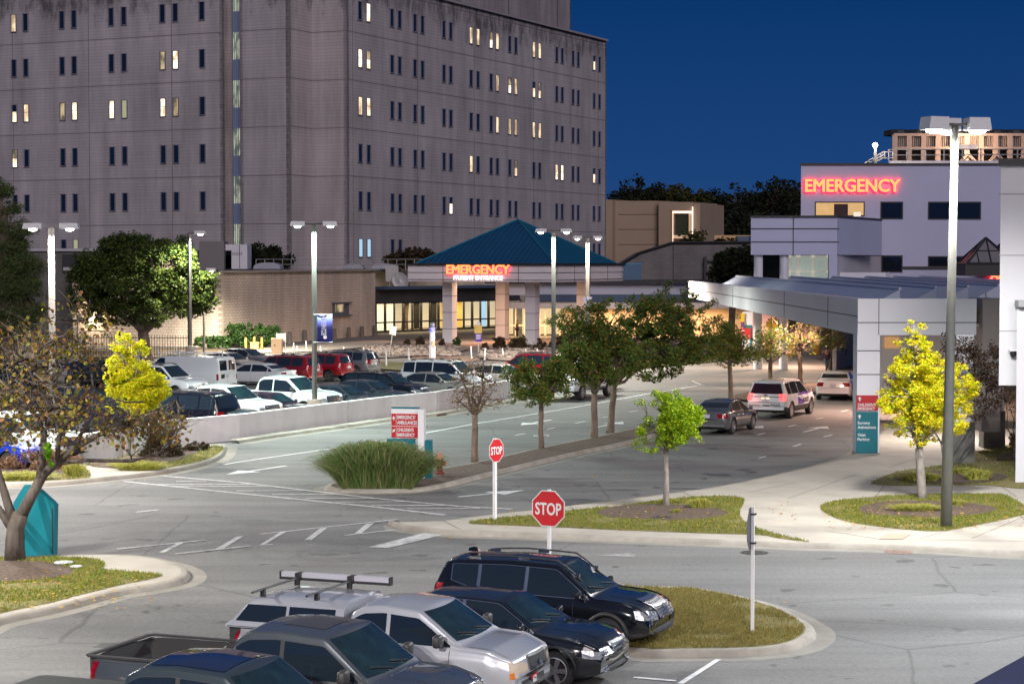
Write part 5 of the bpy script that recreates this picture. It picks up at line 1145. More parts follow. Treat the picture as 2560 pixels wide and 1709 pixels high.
t = thing('notice_board', G(703, 880), 'white notice board on two posts between the hedge and the tan cabinet', 'sign'); Y_ = 158.; a, b = P(692, 852, Y_), P(713, 833, Y_); mb = MB(); mb.box(((a.x + b.x) / 2, Y_, (a.z + b.z) / 2), (b.x - a.x, .05, b.z - a.z)); mb.build('board', M['white'], t); mb = MB()
for x in (a.x, b.x): mb.tube([(x, Y_, 0), (x, Y_, b.z)], .05, 6)
mb.build('post', M['white'], t)
# delineator posts
DL = [(736, 856, 884), (745, 864, 880), (767, 852, 876), (803, 865, 879), (929, 889, 929), (966, 870, 917), (1023, 871, 917), (911, 868, 900), (1179, 865, 897), (1211, 870, 903), (1258, 870, 891), (861, 866, 880), (1316, 872, 884), (1345, 872, 885)]
DLL = ['beside the tan cabinet', 'short one right of the tan cabinet', 'just left of the banner lamp post', 'short one under the blue banner', 'leaning between the silver crossover and the white utility vehicle', 'in front of the rock bed', 'nearest the white sport utility roof', 'behind the silver crossover', 'right of the purple information sign', 'second right of the purple information sign', 'left of the red van', 'short one between banner and leaning sign', 'left one seen over the red van roof', 'right one seen over the red van roof']
proto = None
for i, (u, v0_, v1_) in enumerate(DL):
    g = G(u, v1_); h = ZR(v0_, g.y)
    if proto is None:
        r0 = empty('delineator_post', (0, 0, 0)); mb = MB(); mb.tube([(0, 0, .02), (-.06, 0, 1)], [.055, .05], 8); pb = mb.build('post', M['white'], r0); mb = MB(); mb.lathe([(.16, 0), (.15, .03), (.001, .05)], 10); bb_ = mb.build('base', M['rubber'], r0); proto = r0; r = r0
    else:
        r = proto.copy(); COL.objects.link(r)
        for ch in list(proto.children): c_ = ch.copy(); COL.objects.link(c_); c_.parent = r
    r.location = g; r.scale = (1, 1, h); r.rotation_euler = (0, 0, R(random.choice((0, 20, 180)) if i in (8, 9, 1, 5) else 0)); tag(r, 'white flexible lane post ' + DLL[i], 'lane post', 'white flexible posts along the drop-off lane')
# leaning panel sign
t = thing('leaning_sign', G(972, 893), 'small blank white sign on a leaning thin post by the rock bed', 'sign'); Yq = G(972, 893).y
mb = MB(); mb.tube([G(972, 893), P(981, 836, Yq)], .035, 6); mb.build('post', M['steel'], t); mb = MB(); pts_ = [P(973, 834, Yq), P(977, 813, Yq), P(992, 817, Yq), P(989, 839, Yq)]; mb.prism(pts_, (0, .04, 0)); mb.build('plate', M['white'], t)
# emergency phone pillar
g = G(1081, 897); t = thing('help_point_pillar', g, 'tall white help point pillar with a blue lit band near the canopy', 'pillar'); h = ZR(806, g.y)
mb = MB(); mb.lathe([(.24, 0), (.24, h * .36), (.20, h * .38), (.19, h * .86), (.001, h * .86)], 18, g); mb.build('shaft', mat('pillar_white', (.6, .6, .66), .5), t, smooth=True, sharp=30)
mb = MB(); mb.lathe([(.21, h * .74), (.21, h * .86)], 18, g); mb.build('blue_band', mat('blue_band_lit', (.02, .02, .3), .4, emit=(.10, .14, 1), estr=.8, col2=(.4, .4, .9), vscale=6), t)
mb = MB(); mb.lathe([(.2, h * .87), (.21, h * .95), (.14, h), (.001, h)], 18, g); mb.build('beacon', mat('beacon', (.12, .14, .2), .2), t, smooth=True)
mb = MB(); mb.box(g + Vector((.1, -.24, h * .42)), (.2, .05, .45)); mb.build('call_box', mat('call_box', (.7, .45, .3), .6), t)
# information sign
Yq = G(1197, 880).y; t = thing('information_sign', G(1197, 880), 'gold over purple information sign with a small diamond on top before the canopy', 'sign'); a, b = P(1186, 833, Yq), P(1205, 811, Yq); X = Vector((1, 0, 0))
mb = MB(); mb.tube([(P(1196, 880, Yq).x, Yq + .05, 0), (P(1196, 811, Yq).x, Yq + .05, b.z)], .05, 6); mb.build('post', M['steel'], t)
mb = MB(); mb.box(((a.x + b.x) / 2, Yq, (a.z + b.z) / 2), (b.x - a.x, .05, b.z - a.z)); mb.build('gold_plate', mat('gold_plate', (.45, .32, .08), .5), t)
a, b = P(1188, 854, Yq), P(1204, 834, Yq); mb = MB(); mb.box(((a.x + b.x) / 2, Yq, (a.z + b.z) / 2), (b.x - a.x, .05, b.z - a.z)); pp = mb.build('purple_plate', mat('purple_plate', (.06, .02, .28), .5), t)
for k in range(4): mb = MB(); mb.box(((a.x + b.x) / 2, Yq - .03, b.z - .1 - k * .1), ((b.x - a.x) * (.8 - .1 * (k % 2)), .01, .03)); mb.build('text_line', txt_white, pp)
mb = MB(); c = P(1196, 808, Yq); mb.prism([c + Vector((0, -.04, .2)), c + Vector((.2, -.04, 0)), c + Vector((0, -.04, -.2)), c + Vector((-.2, -.04, 0))], (0, .04, 0)); mb.build('diamond', mat('diamond_plate', (.5, .5, .6), .4), t)
# pylon with red sign under canopy
Yq = 150.; t = thing('entrance_pylon', P(1868, 880, Yq), 'white pylon with yellow, teal and red panels left of the pedestrian crossing sign', 'sign')
def qbox(u0, u1, v0, v1, m, nm, dy=0., th=.06, par=None):
    a, b = P(u0, v1, Yq), P(u1, v0, Yq); mb = MB(); mb.box(((a.x + b.x) / 2, Yq - dy, (a.z + b.z) / 2), (b.x - a.x, th, b.z - a.z)); return mb.build(nm, m, par or t)
qbox(1856, 1881, 779, 884, M['panel'], 'white_body', 0, .4); qbox(1874, 1880, 813, 884, M['teal_sign'], 'teal_post', .25); qbox(1852, 1880, 812, 818, M['teal_sign'], 'teal_bar', .26)
qbox(1849, 1860, 783, 804, mat('yellow_panel', (.55, .40, .02), .5), 'yellow_panel', .3); qbox(1851, 1860, 804, 818, mat('purple_panel', (.10, .04, .12), .5), 'purple_panel', .31)
rp_ = qbox(1849, 1876, 820, 845, M['red_sign'], 'red_panel', .33)
for s_, v, w in (('MAIN', 837, .30), ('EMERGENCY', 840.5, .66), ('Entrance', 844, .42)):
    p_ = P(1851, v, Yq); text('lettering', s_, .12, txt_white, rp_, (p_.x, Yq - .37, p_.z), X, UP, width=w, ext=.002)
p_ = P(1855, 826, Yq); mb = MB(); mb.prism([p_ + Vector((-.12, -.37, 0)), p_ + Vector((0, -.37, .1)), p_ + Vector((0, -.37, .03)), p_ + Vector((.14, -.37, .03)), p_ + Vector((.14, -.37, -.03)), p_ + Vector((0, -.37, -.03)), p_ + Vector((0, -.37, -.1))], (0, -.004, 0)); mb.build('arrow', txt_white, rp_, tri=True)
# pedestrian crossing sign
Yq = 118.; p_ = P(1930, 811, Yq); t = thing('pedestrian_sign', (p_.x, Yq, 0), 'yellow diamond walking-person sign hanging below the long canopy fascia', 'sign'); r = .36
def dm(r, y): return [p_ + Vector((0, y, r * 1.22)), p_ + Vector((r, y, 0)), p_ + Vector((0, y, -r * 1.22)), p_ + Vector((-r, y, 0))]
mb = MB(); mb.prism(dm(.345, 0), (0, .03, 0)); dp = mb.build('diamond_plate', mat('sign_yellow', (.72, .42, .01), .5), t)
mb = MB()
for a, b in zip(dm(.32, -.006), dm(.32, -.006)[1:] + dm(.32, -.006)[:1]): mb.tube([a, b], .008, 4)
mb.lathe([(.001, .035), (.03, .02), (.035, 0), (.03, -.02), (.001, -.035)], 8, p_ + Vector((-.02, -.03, .22)))
for a, b, w in (((-.01, .18), (0, .0), .035), ((0, 0), (.07, -.24), .022), ((0, 0), (-.05, -.12), .022), ((-.05, -.12), (-.05, -.25), .02), ((0, .15), (-.12, .06), .017), ((0, .15), (.08, .05), .017)): mb.tube([p_ + Vector((a[0], -.02, a[1])), p_ + Vector((b[0], -.02, b[1]))], w, 6)
mb.build('walking_figure', M['dark'], dp); mb = MB(); mb.tube([(p_.x + .02, Yq + .07, 0), (p_.x + .02, Yq + .07, p_.z + .3)], .03, 6); mb.build('post', M['steel'], t)
# yellow concrete bollards
for i, (u0, u1, v0, v1) in enumerate(((1970, 1991, 849, 889), (2029, 2052, 848, 886), (2087, 2110, 844, 883), (1913, 1930, 852, 892))):
    g = G((u0 + u1) / 2, v1); r = (u1 - u0) / 2 / FPX * g.y; h = ZR(v0, g.y); mb = MB(); mb.lathe([(r, 0), (r, h * .97), (r * .9, h), (.001, h + .02)], 20); o = mb.build('yellow_bollard', mat('bollard_yellow', (.55, .30, .05), .6, var=.08), smooth=True, sharp=40); o.location = g
    tag(o, ['thick yellow bollard second from the left under the canopy, right of the bare tree', 'thick yellow bollard third from the left under the canopy', 'thick yellow bollard nearest the white canopy pier', 'leftmost thick yellow bollard, below the pedestrian sign'][i], 'bollard', 'thick yellow bollards under the canopy')
# black picket fence at left
t = thing('picket_fence', G(200, 897), 'black metal picket fence in the shade beneath the big dark tree', 'fence'); mb = MB(); Yf = 151.
xa, xb = P(-40, 0, Yf).x, P(470, 0, Yf).x; x = xa
while x < xb: mb.box((x, Yf, .85), (.035, .035, 1.7)); x += .2
mb.build('picket', M['dark'], t); mb = MB()
for z in (.25, 1.5): mb.box(((xa + xb) / 2, Yf, z), (xb - xa, .05, .05))
mb.build('rail', M['dark'], t)
# rock bed by the canopy and lawn strips
def bed(name, px, m, z=.05, k=True): return sheet(name, loop(px, z, k, 4), z, m)
bed('gravel_bed', [(880, 884), (930, 872), (1000, 863), (1090, 857), (1150, 861), (1170, 872), (1110, 883), (1030, 890), (930, 893)], mat('rocky_soil', (.12, .10, .09), .95, col2=(.26, .22, .20), vscale=3, detail=9, bump=1), .10)
bed('gravel_bed', [(1190, 886), (1230, 876), (1330, 868), (1500, 862), (1640, 866), (1620, 884), (1400, 900), (1230, 898)], bpy.data.materials['rocky_soil'], .10)
rk = MB(); rnd = random.Random(3)
for _ in range(900):
    if rnd.random() < .62: u, v = rnd.uniform(905, 1150), rnd.uniform(864, 889)
    else: u, v = rnd.uniform(1200, 1600), rnd.uniform(871, 894)
    g = G(u, v, .12); s_ = rnd.uniform(.1, .24); rk.lathe([(.001, -s_ * .5), (s_, -s_ * .2), (s_ * rnd.uniform(.7, .95), s_ * .3), (.001, s_ * .5)], 5, g + Vector((0, 0, .05)))
struct(rk.build('rocks', leafmat('rock', [(.12, .10, .09), (.26, .22, .19), (.34, .30, .27), (.20, .16, .14)], .9, 0), fixn=False), 'stuff')
bed('lawn_strip', [(925, 905), (1000, 905), (1060, 912), (1065, 925), (1000, 925), (930, 918)], mat('lawn', (.04, .05, .012), .95, col2=(.09, .085, .02), vscale=3, detail=8), .10)
bed('lawn_strip', [(1600, 905), (1760, 888), (1830, 884), (1815, 898), (1700, 910), (1600, 918)], bpy.data.materials['lawn'], .10)
bed('lawn_strip', [(-100, 895), (200, 893), (470, 892), (560, 884), (560, 870), (200, 872), (-100, 874)], mat('bare_lawn', (.035, .025, .015), .95, col2=(.08, .06, .03), vscale=2, detail=8), .08)
bed('pavement', [(560, 880), (720, 880), (900, 868), (980, 855), (940, 850), (760, 862), (560, 875)], M['concrete'], .06)
M['road_warm'] = mat('brick_apron', (.22, .15, .12), .85, var=.15, vscale=1.2)
bed('brick_apron', [(1100, 885), (1180, 868), (1230, 862), (1500, 858), (1640, 858), (1640, 848), (1290, 848), (1180, 856), (1090, 874), (1030, 895), (1150, 905), (1200, 893)], M['road_warm'], .03)
# low dark kerb line with turf strip beyond the lanes at right
bed('lawn_strip', [(1840, 985), (1990, 962), (2110, 950), (2200, 948), (2200, 958), (2000, 985), (1880, 1000)], M['mulch'], .12)
# ---------------------------------------------------------------- people
def person(base, h, yaw, label, skin, hair, coat, legs, bag=None, stride=.12, arm=.0):
    t = thing('person', base, label, 'person'); s = h / 1.75; b = Vector(base); X = yawX(yaw); Fw = UP.cross(X) * -1
    def p(x, y, z): return b + (X * x + Fw * y + UP * z) * s
    J = {'pel': (0, 0, .95, .15), 'wst': (0, 0, 1.12, .14), 'cst': (0, .0, 1.32, .165), 'nek': (0, 0, 1.50, .06), 'hd': (0, .02, 1.58, .085), 'hd2': (0, .02, 1.68, .095),
         'lh': (-.09, 0, .88, .09), 'lk': (-.1, stride, .5, .065), 'la': (-.1, stride * .6, .09, .045), 'lf': (-.1, stride * .6 + .16, .04, .04),
         'rh': (.09, 0, .88, .09), 'rk': (.1, -stride * .3, .5, .065), 'ra': (.1, -stride * 1.3, .10, .045), 'rf': (.1, -stride * 1.3 + .15, .05, .04),
         'ls': (-.19, 0, 1.42, .06), 'le': (-.25, -.02, 1.15, .05), 'lw': (-.22, .16, .98, .035), 'lm': (-.21, .23, .95, .035),
         'rs': (.19, 0, 1.42, .06), 're': (.25, -.04, 1.15, .05), 'rw': (.22, .12, .95, .035), 'rm': (.21, .18, .90, .035)}
    E = [('pel', 'wst'), ('wst', 'cst'), ('cst', 'nek'), ('nek', 'hd'), ('hd', 'hd2'), ('pel', 'lh'), ('lh', 'lk'), ('lk', 'la'), ('la', 'lf'), ('pel', 'rh'), ('rh', 'rk'), ('rk', 'ra'), ('ra', 'rf'), ('cst', 'ls'), ('ls', 'le'), ('le', 'lw'), ('lw', 'lm'), ('cst', 'rs'), ('rs', 're'), ('re', 'rw'), ('rw', 'rm')]
    def skin_mesh(name, keys, edges, m, gain=1.):
        me = bpy.data.meshes.new(name); ks = list(keys); me.from_pydata([p(*J[k][:3]) for k in ks], [(ks.index(a), ks.index(c)) for a, c in edges], [])
        o = bpy.data.objects.new(name, me); COL.objects.link(o); md = o.modifiers.new('sk', 'SKIN'); o.modifiers.new('ss', 'SUBSURF').levels = 1; o.modifiers['ss'].render_levels = 2
        for i, k in enumerate(ks):
            o.data.skin_vertices[0].data[i].radius = (J[k][3] * s * gain,) * 2; o.data.skin_vertices[0].data[i].use_root = (i == 0)
        dg = bpy.context.evaluated_depsgraph_get(); m2 = bpy.data.meshes.new_from_object(o.evaluated_get(dg)); bpy.data.objects.remove(o); m2.materials.clear(); m2.materials.append(m)
        m2.polygons.foreach_set('use_smooth', [True] * len(m2.polygons)); r = bpy.data.objects.new(name, m2); COL.objects.link(r); r.parent = t; return r
    skin_mesh('body', J, E, skin)
    skin_mesh('coat', ['wst', 'pel', 'cst', 'ls', 'le', 'lw', 'rs', 're', 'rw'], [('pel', 'wst'), ('wst', 'cst'), ('cst', 'ls'), ('ls', 'le'), ('le', 'lw'), ('cst', 'rs'), ('rs', 're'), ('re', 'rw')], coat, 1.22)
    skin_mesh('trousers', ['pel', 'lh', 'lk', 'la', 'rh', 'rk', 'ra'], [('pel', 'lh'), ('lh', 'lk'), ('lk', 'la'), ('pel', 'rh'), ('rh', 'rk'), ('rk', 'ra')], legs, 1.13)
    mb = MB(); c = p(0, .0, 1.69); mb.lathe([(.001, .12 * s), (.07 * s, .10 * s), (.105 * s, .03 * s), (.10 * s, -.06 * s), (.07 * s, -.12 * s)], 12, c - Fw * .015); mb.build('hair', hair, t, smooth=True)
    mb = MB()
    for sx in (-1, 1): mb.lathe([(.001, .012), (.012, 0), (.001, -.012)], 6, p(sx * .035, .112, 1.66))
    mb.build('eye', M['dark'], t); mb = MB(); mb.add([p(0, .10, 1.67), p(-.015, .11, 1.62), p(.015, .11, 1.62), p(0, .14, 1.625)], [(0, 1, 3), (0, 3, 2), (1, 2, 3)]); mb.build('nose', skin, t)
    return t
skn = mat('skin', (.32, .19, .13), .6)
person((P(1293, 0, 188).x, 188, .05), 1.68, 250, 'person in a long tan coat walking to the lit entrance doors beneath the canopy', skn, mat('light_hair', (.30, .20, .10), .7), mat('tan_coat', (.20, .15, .09), .85), mat('dark_trousers', (.02, .02, .025), .8))
pu = person((P(2113, 0, 137).x, 137, .0), 1.75, 200, 'person in a purple top and blue trousers walking behind the white sedan', skn, mat('dark_hair', (.03, .02, .015), .7), mat('purple_top', (.06, .02, .16), .8), mat('blue_trousers', (.05, .12, .20), .8), stride=.2)
person((P(2072, 0, 129).x, 129, .0), 1.72, 20, 'person in dark clothes walking beside the rightmost bare street tree', skn, mat('black_hair', (.02, .015, .012), .7), mat('dark_top', (.03, .025, .05), .8), mat('slate_trousers', (.07, .10, .12), .8), stride=.2)
# ================================================================ vehicles
def lerp_pts(P_, x):
    if x <= P_[0][0]: return P_[0][1]
    for (a, b), (c, d) in zip(P_, P_[1:]):
        if x <= c: return b + (d - b) * (x - a) / (c - a) if c > a else d
    return P_[-1][1]
def smoother(P_, w):
    def f(x): return sum(lerp_pts(P_, x + w * k) for k in (-1, -.5, 0, .5, 1)) / 5
    return f
def paint(name, c, rough=.22, metal=.0, coat=1.):
    return mat(name, c, rough, metal, coat=coat, var=.04, vscale=.8)
PAINTS = {'black': paint('black_paint', (.004, .005, .008), .14), 'silver': paint('silver_paint', (.46, .48, .53), .28, .4), 'grey': paint('dark_grey_paint', (.10, .115, .13), .26, .55), 'navy': paint('navy_paint', (.012, .014, .035), .18, .2),
          'white': paint('white_car_paint', (.68, .70, .72), .3), 'mint': paint('mint_white_paint', (.60, .68, .66), .3), 'red': paint('red_car_paint', (.25, .006, .012), .22, .15), 'jeep': paint('dark_green_paint', (.02, .045, .045), .3), 'maroon': paint('maroon_paint', (.03, .010, .018), .22),
          'slate': paint('slate_paint', (.04, .055, .065), .25, .4), 'champagne': paint('champagne_paint', (.34, .33, .30), .28, .5), 'blue': paint('bright_blue_paint', (.01, .035, .35), .2, .2), 'pearl': paint('pearl_paint', (.55, .51, .47), .3, .3), 'mid': paint('mid_grey_paint', (.17, .175, .18), .26, .6), 'steel': paint('steel_paint', (.24, .25, .26), .25, .6)}
WHEELS = {}
def wheel_meshes(r, w, spokes, key):
    if key in WHEELS: return WHEELS[key]
    t = MB(); h = w / 2
    t.lathe([(r * .66, -h * .8), (r * .70, -h), (r * .93, -h), (r, -h * .6), (r, h * .6), (r * .93, h), (r * .70, h), (r * .66, h * .8)], 32, axis='Y'); to = t.build('tyre', M['rubber'], smooth=True, sharp=45)
    m = MB()
    for s in (-1,):
        m.lathe([(r * .69, s * h * .96), (r * .64, s * h * 1.0), (r * .61, s * h * .7), (r * .61, 0)], 28, axis='Y')
        for k in range(spokes):
            a = 2 * math.pi * k / spokes; c, n = Vector((math.cos(a), 0, math.sin(a))), Vector((-math.sin(a), 0, math.cos(a))); wd = r * (.10 if spokes < 8 else .055)
            q = [c * r * .10 - n * wd, c * r * .10 + n * wd, c * r * .63 + n * wd * 1.25, c * r * .63 - n * wd * 1.25]; m.prism([x + Vector((0, s * h * .95, 0)) for x in q], (0, -s * .03, 0))
        m.lathe([(.001, s * h * 1.0), (r * .14, s * h * .97), (r * .15, s * h * .85)], 14, axis='Y')
    mo = m.build('rim', M['alloy'], smooth=False)
    d = MB(); d.lathe([(r * .62, -h * .35), (.001, -h * .35)], 20, axis='Y'); do = d.build('brake_disc', M['dark'])
    for o in (to, mo, do): bpy.data.objects.remove(o, do_unlink=True) if False else None
    WHEELS[key] = (to.data, mo.data, do.data)
    for o in (to, mo, do): bpy.data.objects.remove(o)
    return WHEELS[key]

def car(name, sp):
    """vehicle looking along +X, side shown to -Y. Returns the root Empty with all its parts."""
    L, W_, Hh = sp['L'], sp['W'], sp['H']; hl = L / 2; w2 = W_ / 2
    top = smoother(sp['top'], sp.get('sm', .05)); belt = smoother(sp['belt'], .1); zs = sp.get('sill', .30)
    tum = sp.get('tum', .34); bow = sp.get('bow', .16); wr = sp['wr']; wx = sp['wx']; ra = wr * sp.get('arch', 1.16)
    n = sp.get('n', 96); xs = sorted(set([-hl + L * i / n for i in range(n + 1)] + [x for x, _ in sp['top'] if -hl < x < hl]))
    xs = [x for i, x in enumerate(xs) if i == 0 or x - xs[i - 1] > .006]
    def plan(x):
        e_ = sp.get('end', .55); d = max(0, abs(x) - (hl - e_)) / e_; return w2 * (1 - sp.get('pin', .13) * d ** 2.4)
    def bot(x):
        d = max(0, abs(x) - (hl - .5)) / .5; return zs + sp.get('lift', .10) * d * d
    NS = 16
    def section(x):
        w = plan(x); zt_, zb = top(x), belt(x); z0 = bot(x); zsh = min(zb, zt_ - sp.get('hoodcrown', .085)); zsh = max(zsh, z0 + .12)
        pts = [(0, z0), (w * .60, z0), (w * .90, z0 + .0), (w * .955, z0 + .035)]
        for k in range(1, NS + 1):
            u = k / NS; z = z0 + .035 + (zsh - z0 - .035) * u; y = w * (.955 + .045 * math.sin(math.pi * min(1, u * 1.05)) ** .7 - .02 * max(0, u - .8) / .2)
            pts.append((y, z))
        g = zt_ - zsh; ys = pts[-1][0] - .004; tm = tum * min(1, g / .25); yt = ys - tm * g; r = min(.11, g * .45)
        for k in range(1, 7):
            u = k / 6; z = zsh + (g - r * .75) * u; pts.append((ys - tm * (z - zsh) - .012 * min(1, u * 3), z))
        y1, z1 = pts[-1]; yt = y1 - r * .9; cr = sp.get('crown', .045)
        for k in range(1, 5):
            a = k / 4 * math.pi / 2; pts.append((y1 - r * .9 * (1 - math.cos(a)), z1 + (zt_ - cr - z1) * math.sin(a)))
        for k in range(1, 6):
            u = k / 5; pts.append((yt * (1 - u), zt_ - cr * (1 - u) ** 2 if g > .2 else zt_ - cr * (1 - u) ** 2))
        return pts
    secs = [section(x) for x in xs]; K = len(secs[0])
    wheels_ = [(x, wr) for x in wx]
    V = []; 
    def bowed(x, y):
        d = x / hl; return x - math.copysign(1, x) * bow * (abs(y) / w2) ** 2.2 * min(1, abs(d)) ** 3
    side0, side1 = 3, 4 + NS
    zk = sp.get('cladding', 0)
    X_ = []
    for i, x in enumerate(xs):
        for k in range(K):
            y, z = secs[i][k]; xx = x
            X_.append([xx, y, z])
    # wheel openings: drop faces inside, pull rim vertices onto the circle
    idx = lambda i, k: i * K + k
    inside = [False] * len(X_)
    for cx, rr in wheels_:
        for i in range(len(xs)):
            for k in range(2, side1):
                v = X_[idx(i, k)]; d = math.hypot(v[0] - cx, v[2] - wr)
                if d < ra and v[2] < wr + ra: inside[idx(i, k)] = True
    faces, fm = [], []; bedx = sp.get('bed')
    keep = set()
    for i in range(len(xs) - 1):
        for k in range(K - 1):
            q = (idx(i, k), idx(i + 1, k), idx(i + 1, k + 1), idx(i, k + 1))
            if k < side1 and all(inside[a] for a in q): continue
            if bedx:
                cxm = (xs[i] + xs[i + 1]) / 2; ym = sum(X_[a][1] for a in q) / 4
                if bedx[0] + .06 < cxm < bedx[1] - .02 and k >= side1 + 6 and ym < w2 - .13 and X_[q[0]][2] < bedx[2] + .08: continue
            faces.append(q); zc_ = sum(X_[a][2] for a in q) / 4
            fm.append(1 if (zc_ < zs + zk and k < side1) or k < 2 else 0)
    used = set(a for f in faces for a in f)
    for a in list(used):
        if inside[a]:
            v = X_[a]
            for cx, rr in wheels_:
                d = math.hypot(v[0] - cx, v[2] - wr)
                if d < ra and d > 1e-4:
                    v[0] = cx + (v[0] - cx) * ra / d; v[2] = max(wr - .1, wr + (v[2] - wr) * ra / d)
    base = len(X_); allv = [(bowed(x, y), y, z) for x, y, z in X_] + [(bowed(x, y), -y, z) for x, y, z in X_]
    allf = list(faces) + [tuple(base + a for a in reversed(f)) for f in faces]; allm = fm + fm
    for i in (0, len(xs) - 1):
        for k in range(1, K - 1):
            f = (idx(i, k), idx(i, k + 1), base + idx(i, k + 1), base + idx(i, k)); allf.append(f if i else f[::-1]); allm.append(1 if (secs[i][k][1] > 0 and secs[i][k][1 and 1] < 0) or k < 3 else 0)
    mb = MB(); mb.v = allv; mb.f = allf; mb.m = allm
    root = empty(name)
    me = bpy.data.meshes.new('body'); me.from_pydata(mb.v, [], mb.f); me.materials.append(PAINTS[sp['paint']]); me.materials.append(M['plastic']); me.polygons.foreach_set('material_index', mb.m)
    bm = bmesh.new(); bm.from_mesh(me); bmesh.ops.remove_doubles(bm, verts=bm.verts, dist=.0004); bmesh.ops.recalc_face_normals(bm, faces=bm.faces); bm.to_mesh(me)
    bvh = BVHTree.FromBMesh(bm); bm.free(); me.polygons.foreach_set('use_smooth', [True] * len(me.polygons)); me.set_sharp_from_angle(angle=R(sp.get('sharp', 42)))
    body = bpy.data.objects.new('body', me); COL.objects.link(body); body.parent = root
    def patch(nm, colsfn, C, U, V_, D, m, off=.005, nv=4, parent=None, thick=0, both=False, maxd=99):
        """columns (a, b0, b1) on the plane C + a U + b V_, thrown along D onto the body"""
        for sgn in ((1, -1) if both else (1,)):
            mb = MB(); rows = []
            for (a, b0, b1) in colsfn:
                row = []
                for j in range(nv + 1):
                    o = Vector(C) + Vector(U) * a + Vector(V_) * (b0 + (b1 - b0) * j / nv); h = bvh.ray_cast(o, Vector(D).normalized(), maxd)
                    if h[0] is None: row.append(None); continue
                    nrm = h[1] if h[1].dot(Vector(D)) < 0 else -h[1]; q = h[0] + nrm * off; q.y *= sgn; row.append(q)
                rows.append(row)
            for r0, r1 in zip(rows, rows[1:]):
                for j in range(nv):
                    q = [r0[j], r1[j], r1[j + 1], r0[j + 1]]
                    if any(x is None for x in q): continue
                    if max((q[0] - q[2]).length, (q[1] - q[3]).length) > .9: continue
                    mb.add(q, [(0, 1, 2, 3)])
            if not mb.v: continue
            o = mb.build(nm, m, parent or root, fixn=False)
            me = o.data; bm = bmesh.new(); bm.from_mesh(me); bmesh.ops.remove_doubles(bm, verts=bm.verts, dist=.0005); bmesh.ops.recalc_face_normals(bm, faces=bm.faces); bm.to_mesh(me); bm.free()
            me.polygons.foreach_set('use_smooth', [True] * len(me.polygons))
        return o if mb.v else None
    def side(nm, cols_, m, off=.005, nv=4, parent=None, both=True): return patch(nm, cols_, (0, -3, 0), (1, 0, 0), (0, 0, 1), (0, 1, 0), m, off, nv, parent, both=both)
    def rng(a, b, k): return [a + (b - a) * i / k for i in range(k + 1)]
    def front(nm, y0, y1, zf, m, off=.006, k=10, s=1, parent=None, both=False, nv=4): return patch(nm, [(y, *zf(y)) for y in rng(y0, y1, k)], (s * 4, 0, 0), (0, 1, 0), (0, 0, 1), (-s, 0, 0), m, off, nv, parent, both=both)
    # side glass
    gx0, gx1 = sp['glass']; gm = sp.get('glassm', M['carglass']); tr = sp.get('trim')
    def gcols(a, b, inset=0.):
        cs = []
        for x in rng(a, b, max(6, int(abs(b - a) / .07))):
            zl = belt(x) + .03 + inset * .4; zh = min(top(x) - sp.get('rail', .13), sp.get('dlo', 9)) - inset * .3
            if sp.get('kick') and x < sp['kick'][0]: zl += (sp['kick'][0] - x) * sp['kick'][1]
            if zh - zl < .015: continue
            cs.append((x, zl, zh))
        return cs
    if tr: side('window_trim', gcols(gx0 + .015, gx1 + .005, -.03), tr, .003)
    pil = sp['pillars']; segs = [gx0] + pil + [gx1]
    for a, b in zip(segs, segs[1:]):
        c_ = gcols(a + .035, b - .035)
        if len(c_) > 2: side('side_window', c_, gm, .007)
    # front and rear glass
    xf, xr = sp['ws'], sp['rw']       # (x at cowl, x at roof)
    zc, zr_ = top(xf[0]) + .0, top(xf[1]); shl = sp.get('wsglass', M['shieldglass'])
    def yw(z, x): g = z - belt(x); return plan(x) * .935 - tum * max(0, g) - .10
    def zrow(zlo, zhi, xm, s, m, nm, kk=14):
        rows = []; mb = MB(); nvv = 8
        for j in range(nvv + 1):
            z = zlo + (zhi - zlo) * j / nvv; ym = yw(z, xm); row = []
            for y in rng(-ym, ym, kk):
                h = bvh.ray_cast(Vector((s * 4.5, y, z)), Vector((-s, 0, 0)))
                row.append(h[0] + (h[1] if h[1].x * s > 0 else -h[1]) * .006 if h[0] else None)
            rows.append(row)
        for r0, r1 in zip(rows, rows[1:]):
            for j in range(kk):
                q = [r0[j], r0[j + 1], r1[j + 1], r1[j]]
                if all(q): mb.add(q, [(0, 1, 2, 3)])
        o = mb.build(nm, m, root, fixn=False); bm = bmesh.new(); bm.from_mesh(o.data); bmesh.ops.remove_doubles(bm, verts=bm.verts, dist=.0005); bmesh.ops.recalc_face_normals(bm, faces=bm.faces); bm.to_mesh(o.data); bm.free()
        o.data.polygons.foreach_set('use_smooth', [True] * len(o.data.polygons)); return o
    ws = zrow(zc + .03, zr_ - .07, (xf[0] + xf[1]) / 2, 1, shl, 'windscreen')
    zc2, zr2 = top(xr[0]), top(xr[1])
    if not sp.get('norear'): zrow(max(zc2 + .03, belt(xr[0]) + .04), zr2 - .10, (xr[0] + xr[1]) / 2, -1, sp.get('rearm', gm), 'rear_window')
    if sp.get('wipers', True):
        mb = MB()
        for y in (-.1, .5):
            a = bvh.ray_cast(Vector((4, y, zc + .05)), Vector((-1, 0, 0)))[0]; b_ = bvh.ray_cast(Vector((4, y - .48, zc + .12)), Vector((-1, 0, 0)))[0]
            if a and b_: mb.tube([a + Vector((.03, 0, .01)), b_ + Vector((.03, 0, .015))], .012, 5)
        if mb.v: mb.build('wiper', M['dark'], ws)
    # lamps
    hz = sp.get('head', (.62, .80, .42)); zl_, zh_, ln = hz; w_ = w2
    ang = R(38)
